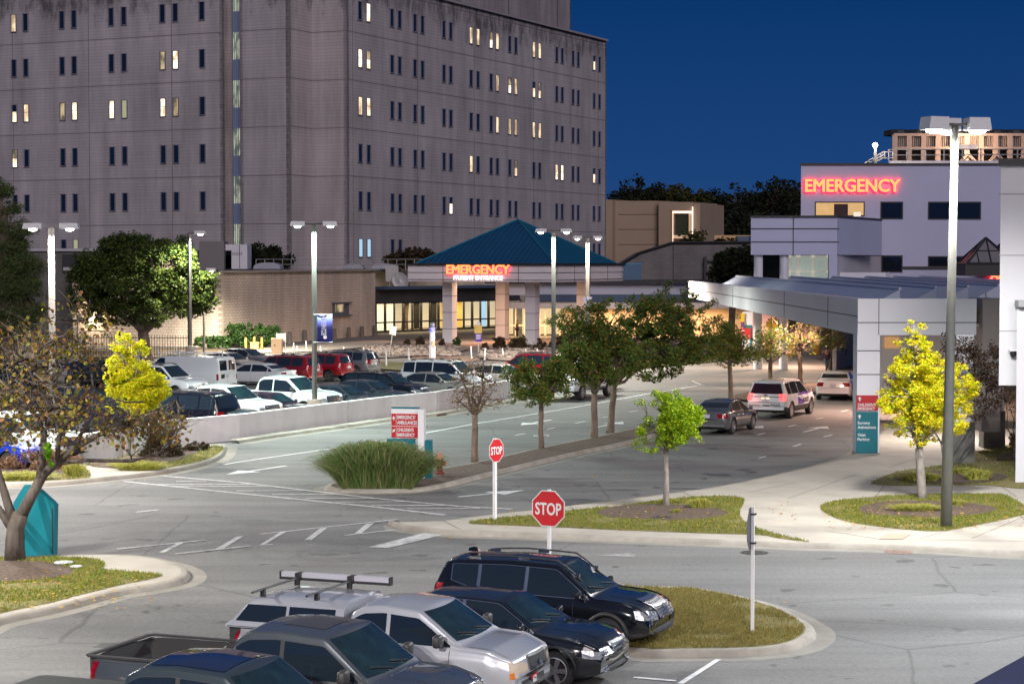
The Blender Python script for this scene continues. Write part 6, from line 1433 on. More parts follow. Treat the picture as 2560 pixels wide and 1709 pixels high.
    hd = patch('headlight', [(a, zl_ + sp.get('hslant', .03) * (a / ln), zh_ + sp.get('hslant', .03) * (a / ln) - (.03 if a < .06 else 0)) for a in rng(0, ln, 8)], (hl + 1.2 * math.cos(ang), -w_ * sp.get('hy', .56) - 1.2 * math.sin(ang), 0), (-math.sin(ang), -math.cos(ang) * 1, 0), (0, 0, 1), (-math.cos(ang), math.sin(ang), 0), sp.get('headm', M['lamp_clear']), .008, 3, both=True)
    if sp.get('amber'):
        patch('indicator', [(a, zl_ + .01, zl_ + (zh_ - zl_) * .45) for a in rng(ln * .82, ln * 1.0, 3)], (hl + 1.2 * math.cos(ang), -w_ * sp.get('hy', .56) - 1.2 * math.sin(ang), 0), (-math.sin(ang), -math.cos(ang), 0), (0, 0, 1), (-math.cos(ang), math.sin(ang), 0), M['amber'], .014, 2, both=True)
    tz = sp.get('tail', (.80, 1.05, .38)); tl_, th_, tn_ = tz
    patch('tail_light', [(a, tl_, th_) for a in rng(0, tn_, 8)], (-hl - 1.2 * math.cos(ang), -w_ * sp.get('ty', .60) - 1.2 * math.sin(ang), 0), (math.sin(ang), -math.cos(ang), 0), (0, 0, 1), (math.cos(ang), math.sin(ang), 0), sp.get('tailm', M['redlamp']), .008, 3, both=True)
    # grille
    gz = sp.get('grille')
    if gz:
        z0, z1, gw = gz[:3]; fr = front('grille', -gw, gw, lambda y: (z0 + .05 * (abs(y) / gw) ** 2, z1 - .02 * (abs(y) / gw) ** 3), M['dark'], .012, 12)
        style = sp.get('gstyle', 'bars')
        if style in ('bars', 'vbars'):
            if style == 'bars':
                for z in rng(z0 + .05, z1 - .04, max(2, int((z1 - z0) / .07))): front('grille_bar', -gw * .93, gw * .93, lambda y: (z - .010, z + .010), sp.get('gbar', M['chrome']), .022, 10, parent=fr, nv=1)
            else:
                for k in range(15):
                    y = -gw * .92 + k * gw * 1.84 / 14; q = abs(y) / gw; front('grille_bar', y - .012, y + .012, lambda yy: (z0 + .03 + .08 * q * q, z1 - .02 - .05 * q ** 3), M['chrome'], .024, 2, parent=fr, nv=3)
        for (a, b_) in ((z0 - .03, z0 + .005), (z1 - .01, z1 + .025)):
            front('grille_surround', -gw * 1.02, gw * 1.02, lambda y: (a + .05 * (abs(y) / gw) ** 2 * (a < (z0 + z1) / 2), b_ + .05 * (abs(y) / gw) ** 2 * (a < (z0 + z1) / 2)), sp.get('gbar', M['chrome']), .02, 12, parent=fr, nv=1)
        for s_ in (-1, 1): front('grille_surround', s_ * gw * .98, s_ * gw * 1.06, lambda y: (z0, z1), sp.get('gbar', M['chrome']), .02, 2, parent=fr, nv=3)
        front('emblem', -.07, .07, lambda y: ((z0 + z1) / 2 + .01 - .05 * math.sqrt(max(0, 1 - (y / .071) ** 2)), (z0 + z1) / 2 + .01 + .05 * math.sqrt(max(0, 1 - (y / .071) ** 2))), M['chrome'], .034, 8, parent=fr, nv=2)
    bl_ = sp.get('intake', (.30 + zs - .28, .46 + zs - .28, w2 * .62))
    front('air_intake', -bl_[2], bl_[2], lambda y: (bl_[0], bl_[1]), M['dark'], .008, 10)
    if sp.get('plate_f'):
        pc = sp['plate_f']; z = sp.get('plate_z', .5); po = front('number_plate', -.15, .15, lambda y: (z - .075, z + .085), pc, .03, 4, nv=2)
    zp = sp.get('rplate', .75); front('rear_plate', -.155, .155, lambda y: (zp - .075, zp + .075), M['plate'], .012, 4, s=-1, nv=2)
    if sp.get('foglamp'):
        patch('fog_lamp', [(a, sp['foglamp'][0], sp['foglamp'][1]) for a in rng(.10, .34, 4)], (hl + 1.2 * math.cos(ang), -w_ * .5 - 1.2 * math.sin(ang), 0), (-math.sin(ang), -math.cos(ang), 0), (0, 0, 1), (-math.cos(ang), math.sin(ang), 0), sp.get('fogm', M['chrome']), .012, 3, both=True)
        patch('fog_recess', [(a, sp['foglamp'][0] + .035, sp['foglamp'][1] - .035) for a in rng(.14, .30, 3)], (hl + 1.2 * math.cos(ang), -w_ * .5 - 1.2 * math.sin(ang), 0), (-math.sin(ang), -math.cos(ang), 0), (0, 0, 1), (-math.cos(ang), math.sin(ang), 0), M['dark'], .02, 3, both=True)
    # seams and handles
    for x in sp.get('seams', []):
        side('door_seam', [(x - .005, zs + .10, belt(x) + .02), (x + .005, zs + .10, belt(x) + .02)], M['seam'], .002, 10)
    for x in sp.get('handles', []):
        zq = belt(x) - .12; h = bvh.ray_cast(Vector((x, -3, zq)), Vector((0, 1, 0)))[0]
        if h:
            mb = MB(); mb.tube([h + Vector((-.09, .005, 0)), h + Vector((-.07, -.035, .004)), h + Vector((.07, -.035, .004)), h + Vector((.09, .005, 0))], .016, 6)
            for s_ in (1, -1): o = mb.build('door_handle', sp.get('handlem', PAINTS[sp['paint']]), root); o.scale = (1, s_, 1); 
    side('sill_trim', [(x, zs + .05, zs + .11) for x in rng(wx[0] + ra + .1, wx[1] - ra - .1, 10)], M['plastic'], .006, 1)
    if sp.get('hoodline'):
        for y_ in (-.42, .42):
            patch('bonnet_crease', [(x, y_ - .012 , y_ + .012) for x in rng(xf[0] + .12, hl - .35, 8)], (0, 0, 4), (1, 0, 0), (0, 1, 0), (0, 0, -1), PAINTS[sp['paint']], .008, 1)
    # bonnet shut line
    for y_ in (-.78 * w2, .78 * w2):
        patch('bonnet_seam', [(x, y_ - .004, y_ + .004) for x in rng(xf[0] + .05, hl - .28, 10)], (0, 0, 4), (1, 0, 0), (0, 1, 0), (0, 0, -1), M['seam'], .002, 1)
    # arches
    for cx in wx:
        for s_ in (1, -1):
            mb = MB(); ps = []
            for k in range(17):
                a = math.pi * (k / 16); x = cx + ra * math.cos(a) * 1.015; z = wr + ra * math.sin(a) * 1.015; h = bvh.ray_cast(Vector((x, -3, z)), Vector((0, 1, 0)))[0]
                ps.append(Vector((x, (h.y if h else -w2 * .98) - (.012 if sp.get('flare') else .002), z)))
            mb.tube(ps, .035 if sp.get('flare') else .014, 6)
            if sp.get('flare'): mb.tube([p_ + Vector((0, .03, .0)) for p_ in ps], .045, 6)
            o = mb.build('wheel_arch', (M['plastic'] if sp.get('flare') != 'paint' else PAINTS[sp['paint']]) if sp.get('flare') else M['dark'], root, smooth=True); o.scale = (1, s_, 1)
    mb = MB(); zu = min(1.1, sp.get('belt')[0][1]) - .14
    mb.box((0, 0, (zs + .03 + zu) / 2), (L * .84, W_ * .70, zu - zs - .03)); mb.build('underbody', M['black'], root)
    # wheels
    tm_, rm_, dm_ = wheel_meshes(wr, sp.get('tw', .23), sp.get('spokes', 5), (wr, sp.get('spokes', 5)))
    for cx in wx:
        for s_ in (-1, 1):
            wl_ = bpy.data.objects.new('wheel', tm_); COL.objects.link(wl_); wl_.parent = root; wl_.location = (cx, s_ * (w2 - .125), wr); wl_.scale = (1, -s_, 1)
            for nm, d_ in (('rim', rm_), ('brake_disc', dm_)): r_ = bpy.data.objects.new(nm, d_); COL.objects.link(r_); r_.parent = wl_
    # mirrors
    xm = sp.get('mirror', xf[0] - .28); zm = belt(xm) + .12; sc = sp.get('mirs', 1.)
    h = bvh.ray_cast(Vector((xm, -3, belt(xm) + .02)), Vector((0, 1, 0)))[0]
    if h:
        for s_ in (1, -1):
            mb = MB(); c = h + Vector((0, -.14 * sc, .10 * sc)); se = lambda v_: math.copysign(abs(v_) ** .55, v_)
            mb.lathe([(se(math.cos(t_)), se(math.sin(t_))) for t_ in [math.pi * (q_ / 8 - .5) for q_ in range(9)]], 16, (0, 0, 0)); mb.v = [(se(x / max(1e-6, math.hypot(x, y))) * math.hypot(x, y) * .07, z * .10, se(y / max(1e-6, math.hypot(x, y))) * math.hypot(x, y) * .075) for x, y, z in mb.v]; mb.v = [(x, z, y) for x, y, z in mb.v]; 
            mb.v = [(c.x + x * .75 * sc, c.y + z * .85 * sc, c.z + y * 1.05 * sc) for x, y, z in mb.v]; mb.tube([h + Vector((0, .03, 0)), c + Vector((0, .05, -.04))], .025, 5)
            o = mb.build('wing_mirror', sp.get('mirm', PAINTS[sp['paint']]), root, smooth=True, sharp=60); o.scale = (1, s_, 1)
            if s_ == -1: o.location = (0, 0, 0)
    # rails
    if sp.get('rails'):
        a, b_ = sp['rails']
        for s_ in (1, -1):
            ps = []
            for x in rng(a, b_, 14):
                u = (x - a) / (b_ - a); h2 = bvh.ray_cast(Vector((x, -(w2 * .60), 4)), Vector((0, 0, -1)))[0]; ps.append(h2 + Vector((0, 0, .012 + .062 * math.sin(math.pi * min(1, max(0, u))) ** .35)))
            mb = MB(); mb.tube(ps, .017, 6)
            o = mb.build('roof_rail', sp.get('railm', M['plastic']), root, smooth=True); o.scale = (1, s_, 1)
            mb = MB()
            for i in (1, 7, 13): mb.box(ps[i] - Vector((0, 0, .03)), (.22, .03, .06))
            q = mb.build('rail_foot', sp.get('footm', M['plastic']), o)
    if bedx:
        x0_, x1_, zr_ = bedx; mb = MB(); zf = zr_ - .52; yb = w2 - .13; a, b_ = x0_ + .07, x1_ - .03
        mb.add([(a, -yb, zf), (b_, -yb, zf), (b_, yb, zf), (a, yb, zf), (a, -yb, zr_ - .03), (b_, -yb, zr_ - .03), (b_, yb, zr_ - .03), (a, yb, zr_ - .03)], [(0, 1, 2, 3), (0, 4, 5, 1), (1, 5, 6, 2), (2, 6, 7, 3), (3, 7, 4, 0)])
        mb.build('bed_liner', M['plastic'], root)
        mb = MB()
        for s_ in (-1, 1): mb.box(((a + b_) / 2, s_ * (w2 - .10), zr_ + .005), (b_ - a, .09, .03))
        mb.box((a - .03, 0, zr_ + .005), (.08, W_ - .26, .03)); mb.build('bed_rail_cap', M['plastic'], root)
    root['_bvh'] = 0
    del root['_bvh']
    return root, bvh, dict(side=side, front=front, patch=patch, rng=rng, top=top, belt=belt)
M['seam'] = mat('panel_gap', (.008, .008, .009), .8)
M['plate'] = mat('plate_white', (.55, .56, .60), .5, col2=(.35, .37, .45), vscale=12)
M['plate_red'] = mat('plate_red', (.50, .02, .03), .45)
def tops(L, H, hood, cowl, roof0, roof1, rear, decks, nose=.62):
    """top profile from the tail (-L/2) to the nose: decks = [(x, z), ...] behind the roof"""
    hl = L / 2
    return decks + [(roof1, H - .03), ((roof0 + roof1) / 2, H), (roof0, H - .035), (cowl, hood + .02), ((cowl + hl) / 2, hood - .02), (hl - .30, hood - .09), (hl - .08, hood - .19), (hl, nose)]
def spec_suv(L=4.65, W=1.86, H=1.72, paint='black', **k):
    hl = L / 2; hood = H * .62; d = dict(L=L, W=W, H=H, paint=paint, wr=.35, wx=(-hl + .92, hl - .93), top=tops(L, H, hood, hl - 1.18, hl - 1.98, -hl + .55, 0, [(-hl, .62), (-hl + .03, H * .62), (-hl + .20, H * .80), (-hl + .30, H - .10)]),
        belt=[(-hl, H * .63), (hl - 1.3, H * .585), (hl, H * .54)], glass=(-hl + .50, hl - 1.22), pillars=[-hl + 1.25, -hl + 2.25], ws=(hl - 1.18, hl - 1.98), rw=(-hl + .05, -hl + .42), head=(.64, .79, .42), tail=(.85, 1.12, .36), grille=(.58, .86, .42), seams=[hl - 1.55, hl - 2.55, -hl + 1.35], handles=[hl - 2.4, -hl + 1.5], cladding=.12, rplate=.85, sill=.30)
    d.update(k); return d
def spec_sedan(L=4.85, W=1.84, H=1.46, paint='black', **k):
    hl = L / 2; hood = H * .64; d = dict(L=L, W=W, H=H, paint=paint, wr=.335, wx=(-hl + 1.02, hl - .95), top=tops(L, H, hood, hl - 1.25, hl - 2.05, -hl + 1.55, 0, [(-hl, .58), (-hl + .04, H * .66), (-hl + .12, H * .71), (-hl + .75, H * .735), (-hl + 1.1, H * .86)]),
        belt=[(-hl, H * .62), (-hl + 1.2, H * .64), (hl - 1.3, H * .605), (hl, H * .50)], glass=(-hl + .85, hl - 1.28), pillars=[-hl + 1.15, -hl + 2.3], ws=(hl - 1.25, hl - 2.05), rw=(-hl + .78, -hl + 1.5), head=(.52, .64, .46), tail=(.74, .93, .34), grille=(.48, .70, .40), seams=[hl - 1.6, hl - 2.62, -hl + 1.25], handles=[hl - 2.45, -hl + 1.5], rplate=.80, sill=.22, rail=.09, lift=.12, tum=.42)
    d.update(k); return d
def spec_pickup(L=5.85, W=1.98, H=1.95, paint='grey', cab=(-.62, 1.35), hood=1.26, rail_=1.34, **k):
    hl = L / 2; c0, c1 = cab; cw = c1 + .38; rf0 = c1 - .42
    d = dict(L=L, W=W, H=H, paint=paint, wr=.40, wx=(-hl + 1.20, hl - 1.02), sm=.025, top=[(-hl, 1.0), (-hl + .01, rail_ - .03), (-hl + .03, rail_), (c0 - .03, rail_), (c0 + .02, H * .80), (c0 + .10, H - .13), (c0 + .30, H - .03), ((c0 + rf0) / 2, H), (rf0, H - .05), (cw, hood + .03), ((cw + hl) / 2, hood), (hl - .30, hood - .07), (hl - .06, hood - .15), (hl, .72)],
        belt=[(-hl, rail_ + .05), (c0 - .05, rail_ + .05), (c0, rail_ - .09), (cw, rail_ - .12), (hl, rail_ - .16)], glass=(c0 + .07, cw - .04), pillars=[c0 + (c1 - c0) * .44], ws=(cw, rf0), rw=(c0 - .03, c0 + .12), head=(.80, 1.0, .36), hy=.62, tail=(.92, 1.26, .24), ty=.80, grille=(.72, 1.06, .56), seams=[cw - .22, c0 + (c1 - c0) * .44, c0 + .12], handles=[c0 + (c1 - c0) * .50, c0 + .28], bed=(-hl, c0 - .02, rail_), rplate=.62, sill=.48, lift=.02, pin=.08, bow=.10, tum=.22, crown=.05, rail=.17, arch=1.2, spokes=6, tw=.27, mirs=1.35, mirm=M['plastic'], mirror=cw - .35, norear=False, underz=1)
    d.update(k); return d
PROTO = {}
def place(root, x, y, head, label, group=None, cat='car'):
    root.location = (x, y, 0); root.rotation_euler = (0, 0, R(head)); tag(root, label, cat, group); return root
def from_roof(u, v, H, head=0, fwd=0.):
    Y = (CH - H) * FPX / (v - 652.); X = (u - 1280) / FPX * Y; return X - math.cos(R(head)) * fwd, Y - math.sin(R(head)) * fwd
def copycar(src, paint=None):
    r = src.copy(); COL.objects.link(r)
    for ch in list(src.children):
        c = ch.copy(); COL.objects.link(c); c.parent = r
        if paint:
            for i, s_ in enumerate(c.material_slots):
                if s_.material and s_.material.name.endswith('_paint') and s_.material in PAINTS.values(): s_.link = 'OBJECT'; s_.material = PAINTS[paint]
        for g_ in ch.children: d = g_.copy(); COL.objects.link(d); d.parent = c
    return r
FG = 'cars parked side by side in the foreground'
# ---- foreground five
black_suv, bv, fn = car('crossover', spec_suv(4.62, 1.82, 1.66, 'black', n=150, rails=(-1.55, .80), trim=M['chrome'], grille=(.66, .95, .40), head=(.64, .80, .52), hslant=.04, foglamp=(.44, .66), flare='black', footm=M['chrome'], gbar=M['chrome'], handlem=M['black'], hoodline=True, kick=(-1.2, .25), seams=[.72, -.28, -1.02], pillars=[-1.22, -.26], mirm=PAINTS['black'], tail=(.92, 1.14, .42)))
place(black_suv, .78, 38.2, -21, 'black crossover with silver-footed roof rails, farthest of the foreground row', FG)
mb = MB(); mb.lathe([(.001, .09), (.05, .06), (.06, 0)], 8, (-1.62, 0, 1.66)); mb.v = [(-1.62 + (x + 1.62) * 2.2, y * .5, z) for x, y, z in mb.v]; mb.build('roof_fin', PAINTS['black'], black_suv)
fn['patch']('roof_glass', [(x, -.42, .42) for x in fn['rng'](-.55, .35, 6)], (0, 0, 4), (1, 0, 0), (0, 1, 0), (0, 0, -1), M['carglass'], .006, 6)
lac, bv, fn = car('sedan', spec_sedan(5.0, 1.86, 1.50, 'black', n=150, trim=M['chrome'], grille=(.46, .76, .40), gstyle='vbars', head=(.52, .65, .58), hslant=.06, foglamp=(.34, .42), fogm=M['lamp_clear'], hoodline=True, intake=(.24, .33, .7), pin=.17, bow=.24))
place(lac, -.40, 35.2, -21, 'black sedan with a waterfall chrome grille between the crossover and the silver pickup', FG)
side = fn['side']; fn['front']('lip_trim', -.72, .72, lambda y: (.225, .25), M['chrome'], .012, 12, nv=1)
tac, bv, fn = car('pickup_truck', spec_pickup(5.3, 1.90, 1.77, 'silver', cab=(-.42, 1.28), hood=1.16, rail_=1.22, n=160, wr=.38, grille=(.66, .98, .36), gbar=M['dark'], gstyle='bars', head=(.68, .92, .42), hy=.50, amber=True, headm=M['lamp_old'], plate_f=M['plate_red'], plate_z=.56, flare='paint', intake=(.46, .60, .5), pin=.14, bow=.18, glassm=M['carglass']))
place(tac, -2.02, 33.05, -21, 'silver pickup with canopy shell, roof bars and a rolled awning', FG, 'pickup truck')
m_ = MB()   # canopy shell over the bed
shp = [(-2.60, 1.23), (-2.30, 1.64), (-1.9, 1.72), (-.50, 1.72), (-.46, 1.23)]
m_ = MB(); rows_ = []
for x, z in [(-2.62, 1.24), (-2.55, 1.34), (-2.36, 1.58), (-2.2, 1.68), (-1.9, 1.725), (-1.2, 1.73), (-.52, 1.72), (-.47, 1.68)]:
    r_ = [(x, -.90, 1.22), (x, -.88, 1.26)] + [(x, -.88 + (zz_ - 1.26) * .30, zz_) for zz_ in (1.26 + (z - 1.36) * k / 4 if z > 1.4 else 1.26 for k in range(1, 5))] + [(x, -.68 if z > 1.4 else -.8, z - .03), (x, -.5, z), (x, 0, z + .01)]
    rows_.append(r_ + [(a, -b, c) for a, b, c in reversed(r_[:-1])])
kk = len(rows_[0])
for r_ in rows_: m_.v += r_
for i in range(len(rows_) - 1):
    for k in range(kk - 1): m_.f.append((i * kk + k, (i + 1) * kk + k, (i + 1) * kk + k + 1, i * kk + k + 1)); m_.m.append(0)
m_.f += [tuple(range(kk)), tuple(reversed(range((len(rows_) - 1) * kk, len(rows_) * kk)))]; m_.m += [0, 0]
sh = m_.build('canopy_shell', PAINTS['silver'], tac, smooth=True, sharp=35)
for s_ in (-1, 1):
    for (xa_, xb_) in ((-2.35, -1.52), (-1.46, -.62)):
        q = MB(); q.add([(xa_ + (.0 if xa_ > -2 else -.08), s_ * .882, 1.33), (xb_, s_ * .882, 1.33), (xb_, s_ * .80, 1.60), (xa_ + (.0 if xa_ > -2 else .12), s_ * .80, 1.60)], [(0, 1, 2, 3)]); q.build('shell_window', M['carglass'], sh)
for i_, xb_ in enumerate((-2.05, -1.05)):
    q = MB(); q.tube([(xb_, -1.0, 1.83), (xb_, .74, 1.83)], .020, 8)
    for y_ in (-.62, .62): q.box((xb_, y_, 1.77), (.08, .06, .13))
    q.build('roof_bar', M['dark'], tac)
    q = MB(); q.box((xb_, .72, 1.85), (.09, .20, .13)); q.build('awning_bracket', M['dark'], tac)
q = MB(); q.box((-1.38, .76, 1.87), (2.05, .10, .085)); aw = q.build('awning', mat('awning_cover', (.62, .62, .68), .35, .4), tac)
q = MB(); q.box((-1.38, .76, 1.805), (2.08, .11, .045))
for x_ in (-2.42, -.34): q.box((x_, .76, 1.85), (.03, .12, .14))
q.build('awning_base', M['dark'], aw)
text('plate_number', '62', .15, txt_white, tac, (bv.ray_cast(Vector((4, 0, .56)), Vector((-1, 0, 0)))[0].x + .035, 0.0, .51), Vector((0, 1, 0)), UP, width=.17, ext=.002, align='CENTER', bold=.004)
f150, bv, fn = car('pickup_truck', spec_pickup(5.9, 2.03, 1.95, 'grey', cab=(-.50, 1.45), n=160, hoodline=True, head=(.9, 1.12, .4), trim=M['dark'], glassm=M['carglass']))
place(f150, -3.38, 29.85, -21, 'dark grey crew-cab pickup with an open bed and sunroof', FG, 'pickup truck')
fn['patch']('sunroof', [(x, -.40, .40) for x in fn['rng'](.15, .85, 6)], (0, 0, 4), (1, 0, 0), (0, 1, 0), (0, 0, -1), mat('roof_panel_dark', (.05, .05, .055), .3), .006, 6)
# wheel inside the windscreen area is suggested by a steering wheel behind the glass
jumble = thing('jumper_cables', (-3.55, 29.9, .9), 'tangle of red and black straps lying in the open bed of the dark grey pickup', 'straps'); rnd = random.Random(4)
for c_ in (mat('strap_red', (.5, .05, .03), .5), mat('strap_black', (.03, .03, .03), .5), M['steel']):
    mb = MB(); base = Vector((-4.55, 30.45, 1.02)); ps = [base + Vector((rnd.uniform(-.35, .35), rnd.uniform(-.25, .25), rnd.uniform(0, .35))) for _ in range(14)]; mb.tube(ps, .022, 5); mb.build('strap', c_, jumble)
nav, bv, fn = car('pickup_truck', spec_pickup(5.9, 2.03, 1.95, 'slate', cab=(-.50, 1.50), n=140, rail_=1.22, trim=M['dark'], glassm=M['carglass']))
place(nav, -4.5, 27.2, -21, 'dark blue-grey pickup with a panoramic glass roof at the bottom edge', FG, 'pickup truck')
fn['patch']('panoramic_roof', [(x, -.62, .62) for x in fn['rng'](-.15, .98, 8)], (0, 0, 4), (1, 0, 0), (0, 1, 0), (0, 0, -1), mat('panorama_glass', (.006, .008, .03), .03, spec=1., coat=1.), .008, 6)
mb = MB(); mb.box((-1.75, 0, 1.225), (2.3, 1.7, .05)); mb.build('bed_cover', mat('bed_cover_green', (.006, .014, .014), .7), nav)

# ---- the car park beyond the wall
PG = 'cars parked in the lot beyond the white wall'
HN = -25.8; HB = 154.2
P_pick = car('pickup_truck', spec_pickup(5.9, 2.03, 1.96, 'mint', n=90))[0]
x, y = from_roof(560, 958, 1.96, HN, .4); place(P_pick, x, y, HN, 'mint-lit white pickup nosing up to the wall beside the dark green off-roader', PG, 'pickup truck')
r = copycar(P_pick); x, y = from_roof(715, 938, 2.0, HN, .4); r.scale = (1.02, 1.02, 1.04); place(r, x, y, HN, 'large white pickup with amber-cornered lamps directly behind the banner lamp post', PG, 'pickup truck')
P_sed = car('sedan', spec_sedan(4.85, 1.84, 1.46, 'maroon', n=84))[0]
x, y = from_roof(655, 978, 1.46, HN, -.25); place(P_sed, x, y, HN, 'dark maroon sedan tucked between the two white pickups', PG)
P_suv = car('crossover', spec_suv(4.7, 1.88, 1.70, 'slate', n=84, rails=(-1.5, .7)))[0]
def put(src, paint, u, v, H, head, fwd, label, sc=(1, 1, 1), cat='car', grp=PG):
    r = copycar(src, paint); x, y = from_roof(u, v, H, head, fwd); r.scale = sc; return place(r, x, y, head, label, grp, cat)
put(P_sed, 'slate', 835, 960, 1.45, HN, -.25, 'dark slate sedan right of the pickup behind the banner post')
put(P_sed, 'slate', 903, 948, 1.45, HN, -.25, 'dark teal-grey sedan with a person-shaped seat shadow, left of the black wagon')
put(P_suv, 'black', 958, 928, 1.62, HN, -.1, 'black wagon-like crossover with a red glint on its bonnet by the wall', (1.04, 1, .95))
put(P_sed, 'champagne', 1075, 927, 1.48, HN, -.25, 'champagne silver sedan just left of the bare sapling')
P_big = car('sport_utility', spec_suv(5.2, 2.0, 1.90, 'white', n=90, rails=(-1.9, .7), wr=.39, pillars=[-1.5, -.42], glass=(-2.25, 1.38), tum=.26))[0]
x, y = from_roof(1108, 898, 1.9, HN, -.2); place(P_big, x, y, HN, 'white full-size sport utility behind the bare sapling', PG, 'sport utility')
put(P_sed, 'pearl', 1240, 908, 1.45, HN, -.25, 'pale sedan between the white sport utility and the red van')
# tails towards us
P_van = None
hl = 2.85
sv = dict(L=5.7, W=2.02, H=2.10, paint='white', wr=.37, wx=(-hl + 1.3, hl - .95), top=[(-hl, .75), (-hl + .02, 1.5), (-hl + .06, 1.98), (-hl + .16, 2.06), (0, 2.10), (hl - 1.75, 2.06), (hl - .95, 1.30), (hl - .45, 1.12), (hl - .06, .98), (hl, .7)], belt=[(-hl, 1.26), (hl - 1, 1.2), (hl, 1.0)], glass=(hl - 2.15, hl - 1.0), pillars=[], ws=(hl - .95, hl - 1.75), rw=(-hl + .02, -hl + .07), tum=.10, head=(.72, .92, .3), tail=(.78, 1.12, .12), ty=.9, grille=(.6, .85, .5), seams=[hl - 2.3, hl - 1.2], handles=[hl - 2.1], rplate=.98, sill=.36, pin=.05, bow=.06, norear=True, n=84, crown=.06, mirs=1.4, mirm=M['plastic'], cladding=.0)
van, bv, fn = car('cargo_van', sv)
for s_ in (-1, 1):
    fn['front']('rear_door_window', s_ * .10, s_ * .72, lambda y: (1.30, 1.84), M['carglass'], .01, 6, s=-1)
fn['front']('rear_door_seam', -.006, .006, lambda y: (.5, 1.95), M['seam'], .005, 1, s=-1, nv=8); fn['front']('plate_recess', .28, .62, lambda y: (.86, 1.10), M['dark'], .009, 2, s=-1); fn['front']('rear_bumper', -.95, .95, lambda y: (.38, .56), M['plastic'], .05, 8, s=-1)
mb = MB()
for x_ in (-1.9, -.2, 1.2): mb.tube([(x_, -.85, 2.2), (x_, .85, 2.2)], .03, 6); mb.tube([(x_, -.85, 2.0), (x_, -.85, 2.45)], .035, 6); mb.tube([(x_, .85, 2.0), (x_, .85, 2.45)], .035, 6)
for y_ in (-.6, .6): mb.tube([(-1.9, y_, 2.22), (1.2, y_, 2.22)], .025, 6)
mb.build('ladder_rack', M['white'], van)
x, y = from_roof(462, 886, 2.10, HB, 0); place(van, x, y, HB, 'white windowless cargo van with a ladder rack and two rear door windows', PG, 'van')
put(P_sed, 'pearl', 528, 898, 1.45, HB, .25, 'pearl white sedan, only its tail showing right of the cargo van')
put(P_sed, 'white', 632, 905, 1.38, HB, .25, 'white coupe with a sloping tail in front of the red wagon', (1, 1.03, .94))
put(P_big, 'white', 395, 908, 1.9, HN, -.1, 'white truck-like vehicle with a dark slotted grille poking out beside the yellow tree', (1., 1, 1), 'pickup truck')
put(P_suv, 'red', 700, 885, 1.75, HB, .1, 'red wagon with roof rails, left one of the two red crossovers', (1.06, 1, 1.02))
put(P_suv, 'red', 786, 880, 1.72, HB, .1, 'red crossover whose dark tailgate glass faces the silver crossover', (1, 1, 1))
put(P_suv, 'steel', 855, 873, 1.70, HB, .1, 'silver crossover at the right end of the row with tails showing')
put(P_sed, 'pearl', 560, 877, 1.5, HN, -.2, 'silver sedan seen over the cargo van, nearer of the pair facing right')
put(P_sed, 'steel', 605, 869, 1.46, HN, -.2, 'steel grey sedan farthest back behind the red wagon')
P_min = None
put(P_suv, 'red', 1325, 882, 1.75, HB, 0, 'red van with a raked nose half hidden by the street trees', (1.12, 1.03, 1.05), 'van')
put(P_sed, 'red', 1450, 905, 1.5, HN, 0, 'red car glimpsed through the foliage of the second street tree')
# left part of the lot, behind the autumn tree
put(P_sed, 'pearl', 140, 900, 1.5, HN, -.2, 'pale sedan behind the autumn tree near the small bright hydrant')
x, y = from_roof(30, 902, 1.7, HN, -.1); place(P_suv, x, y, HN, 'slate grey crossover at the left edge behind the autumn tree', PG)
put(P_suv, 'slate', 262, 898, 1.66, HN, -.1, 'slate crossover left of the yellow tree at the far side of the lot')
put(P_pick, 'mint', 40, 1030, 1.9, HN, .4, 'pale mint pickup low at the left edge behind the autumn tree')
bl_c = put(P_sed, 'blue', -38, 1066, 1.45, HN, -.2, 'bright blue sedan cut by the left edge behind the pinkish hedge')
put(P_suv, 'black', 60, 978, 1.68, HB, 0, 'black crossover seen through the middle of the autumn tree')
put(P_sed, 'navy', 190, 965, 1.46, HN, 0, 'navy sedan behind the crown of the autumn tree')
put(P_suv, 'navy', 300, 985, 1.68, HB, 0, 'navy crossover behind the yellow tree and the left end of the wall')
put(P_big, 'black', 440, 975, 1.9, HB, .2, 'black luxury sport utility with chrome tail trim just above the wall end', (1, 1, 1), 'sport utility')
# dark green off-roader
hl = 2.3; sj = dict(L=4.6, W=1.88, H=1.84, paint='jeep', wr=.40, wx=(-hl + .85, hl - .72), sm=.02, top=[(-hl, .8), (-hl + .02, 1.7), (-hl + .1, 1.80), (-.3, 1.84), (hl - 2.0, 1.80), (hl - 1.55, 1.16), (hl - .5, 1.10), (hl - .12, 1.02), (hl, .75)], belt=[(-hl, 1.12), (hl, 1.02)], glass=(-hl + .2, hl - 1.65), pillars=[-1.1, -.15], ws=(hl - 1.55, hl - 2.0), rw=(-hl + .02, -hl + .08), tum=.12, head=(.78, .96, .18), hy=.42, grille=(.66, .98, .40), gstyle='vbars', tail=(.8, 1.0, .12), ty=.85, seams=[hl - 1.8, -.15], handles=[0.], pin=.10, bow=.05, sill=.42, flare='black', n=84, cladding=.0)
jp = car('off_roader', sj)[0]; x, y = from_roof(495, 978, 1.84, HN, -.5); place(jp, x, y, HN, 'dark green boxy off-roader with slotted grille beside the mint-lit pickup', PG, 'off-roader')
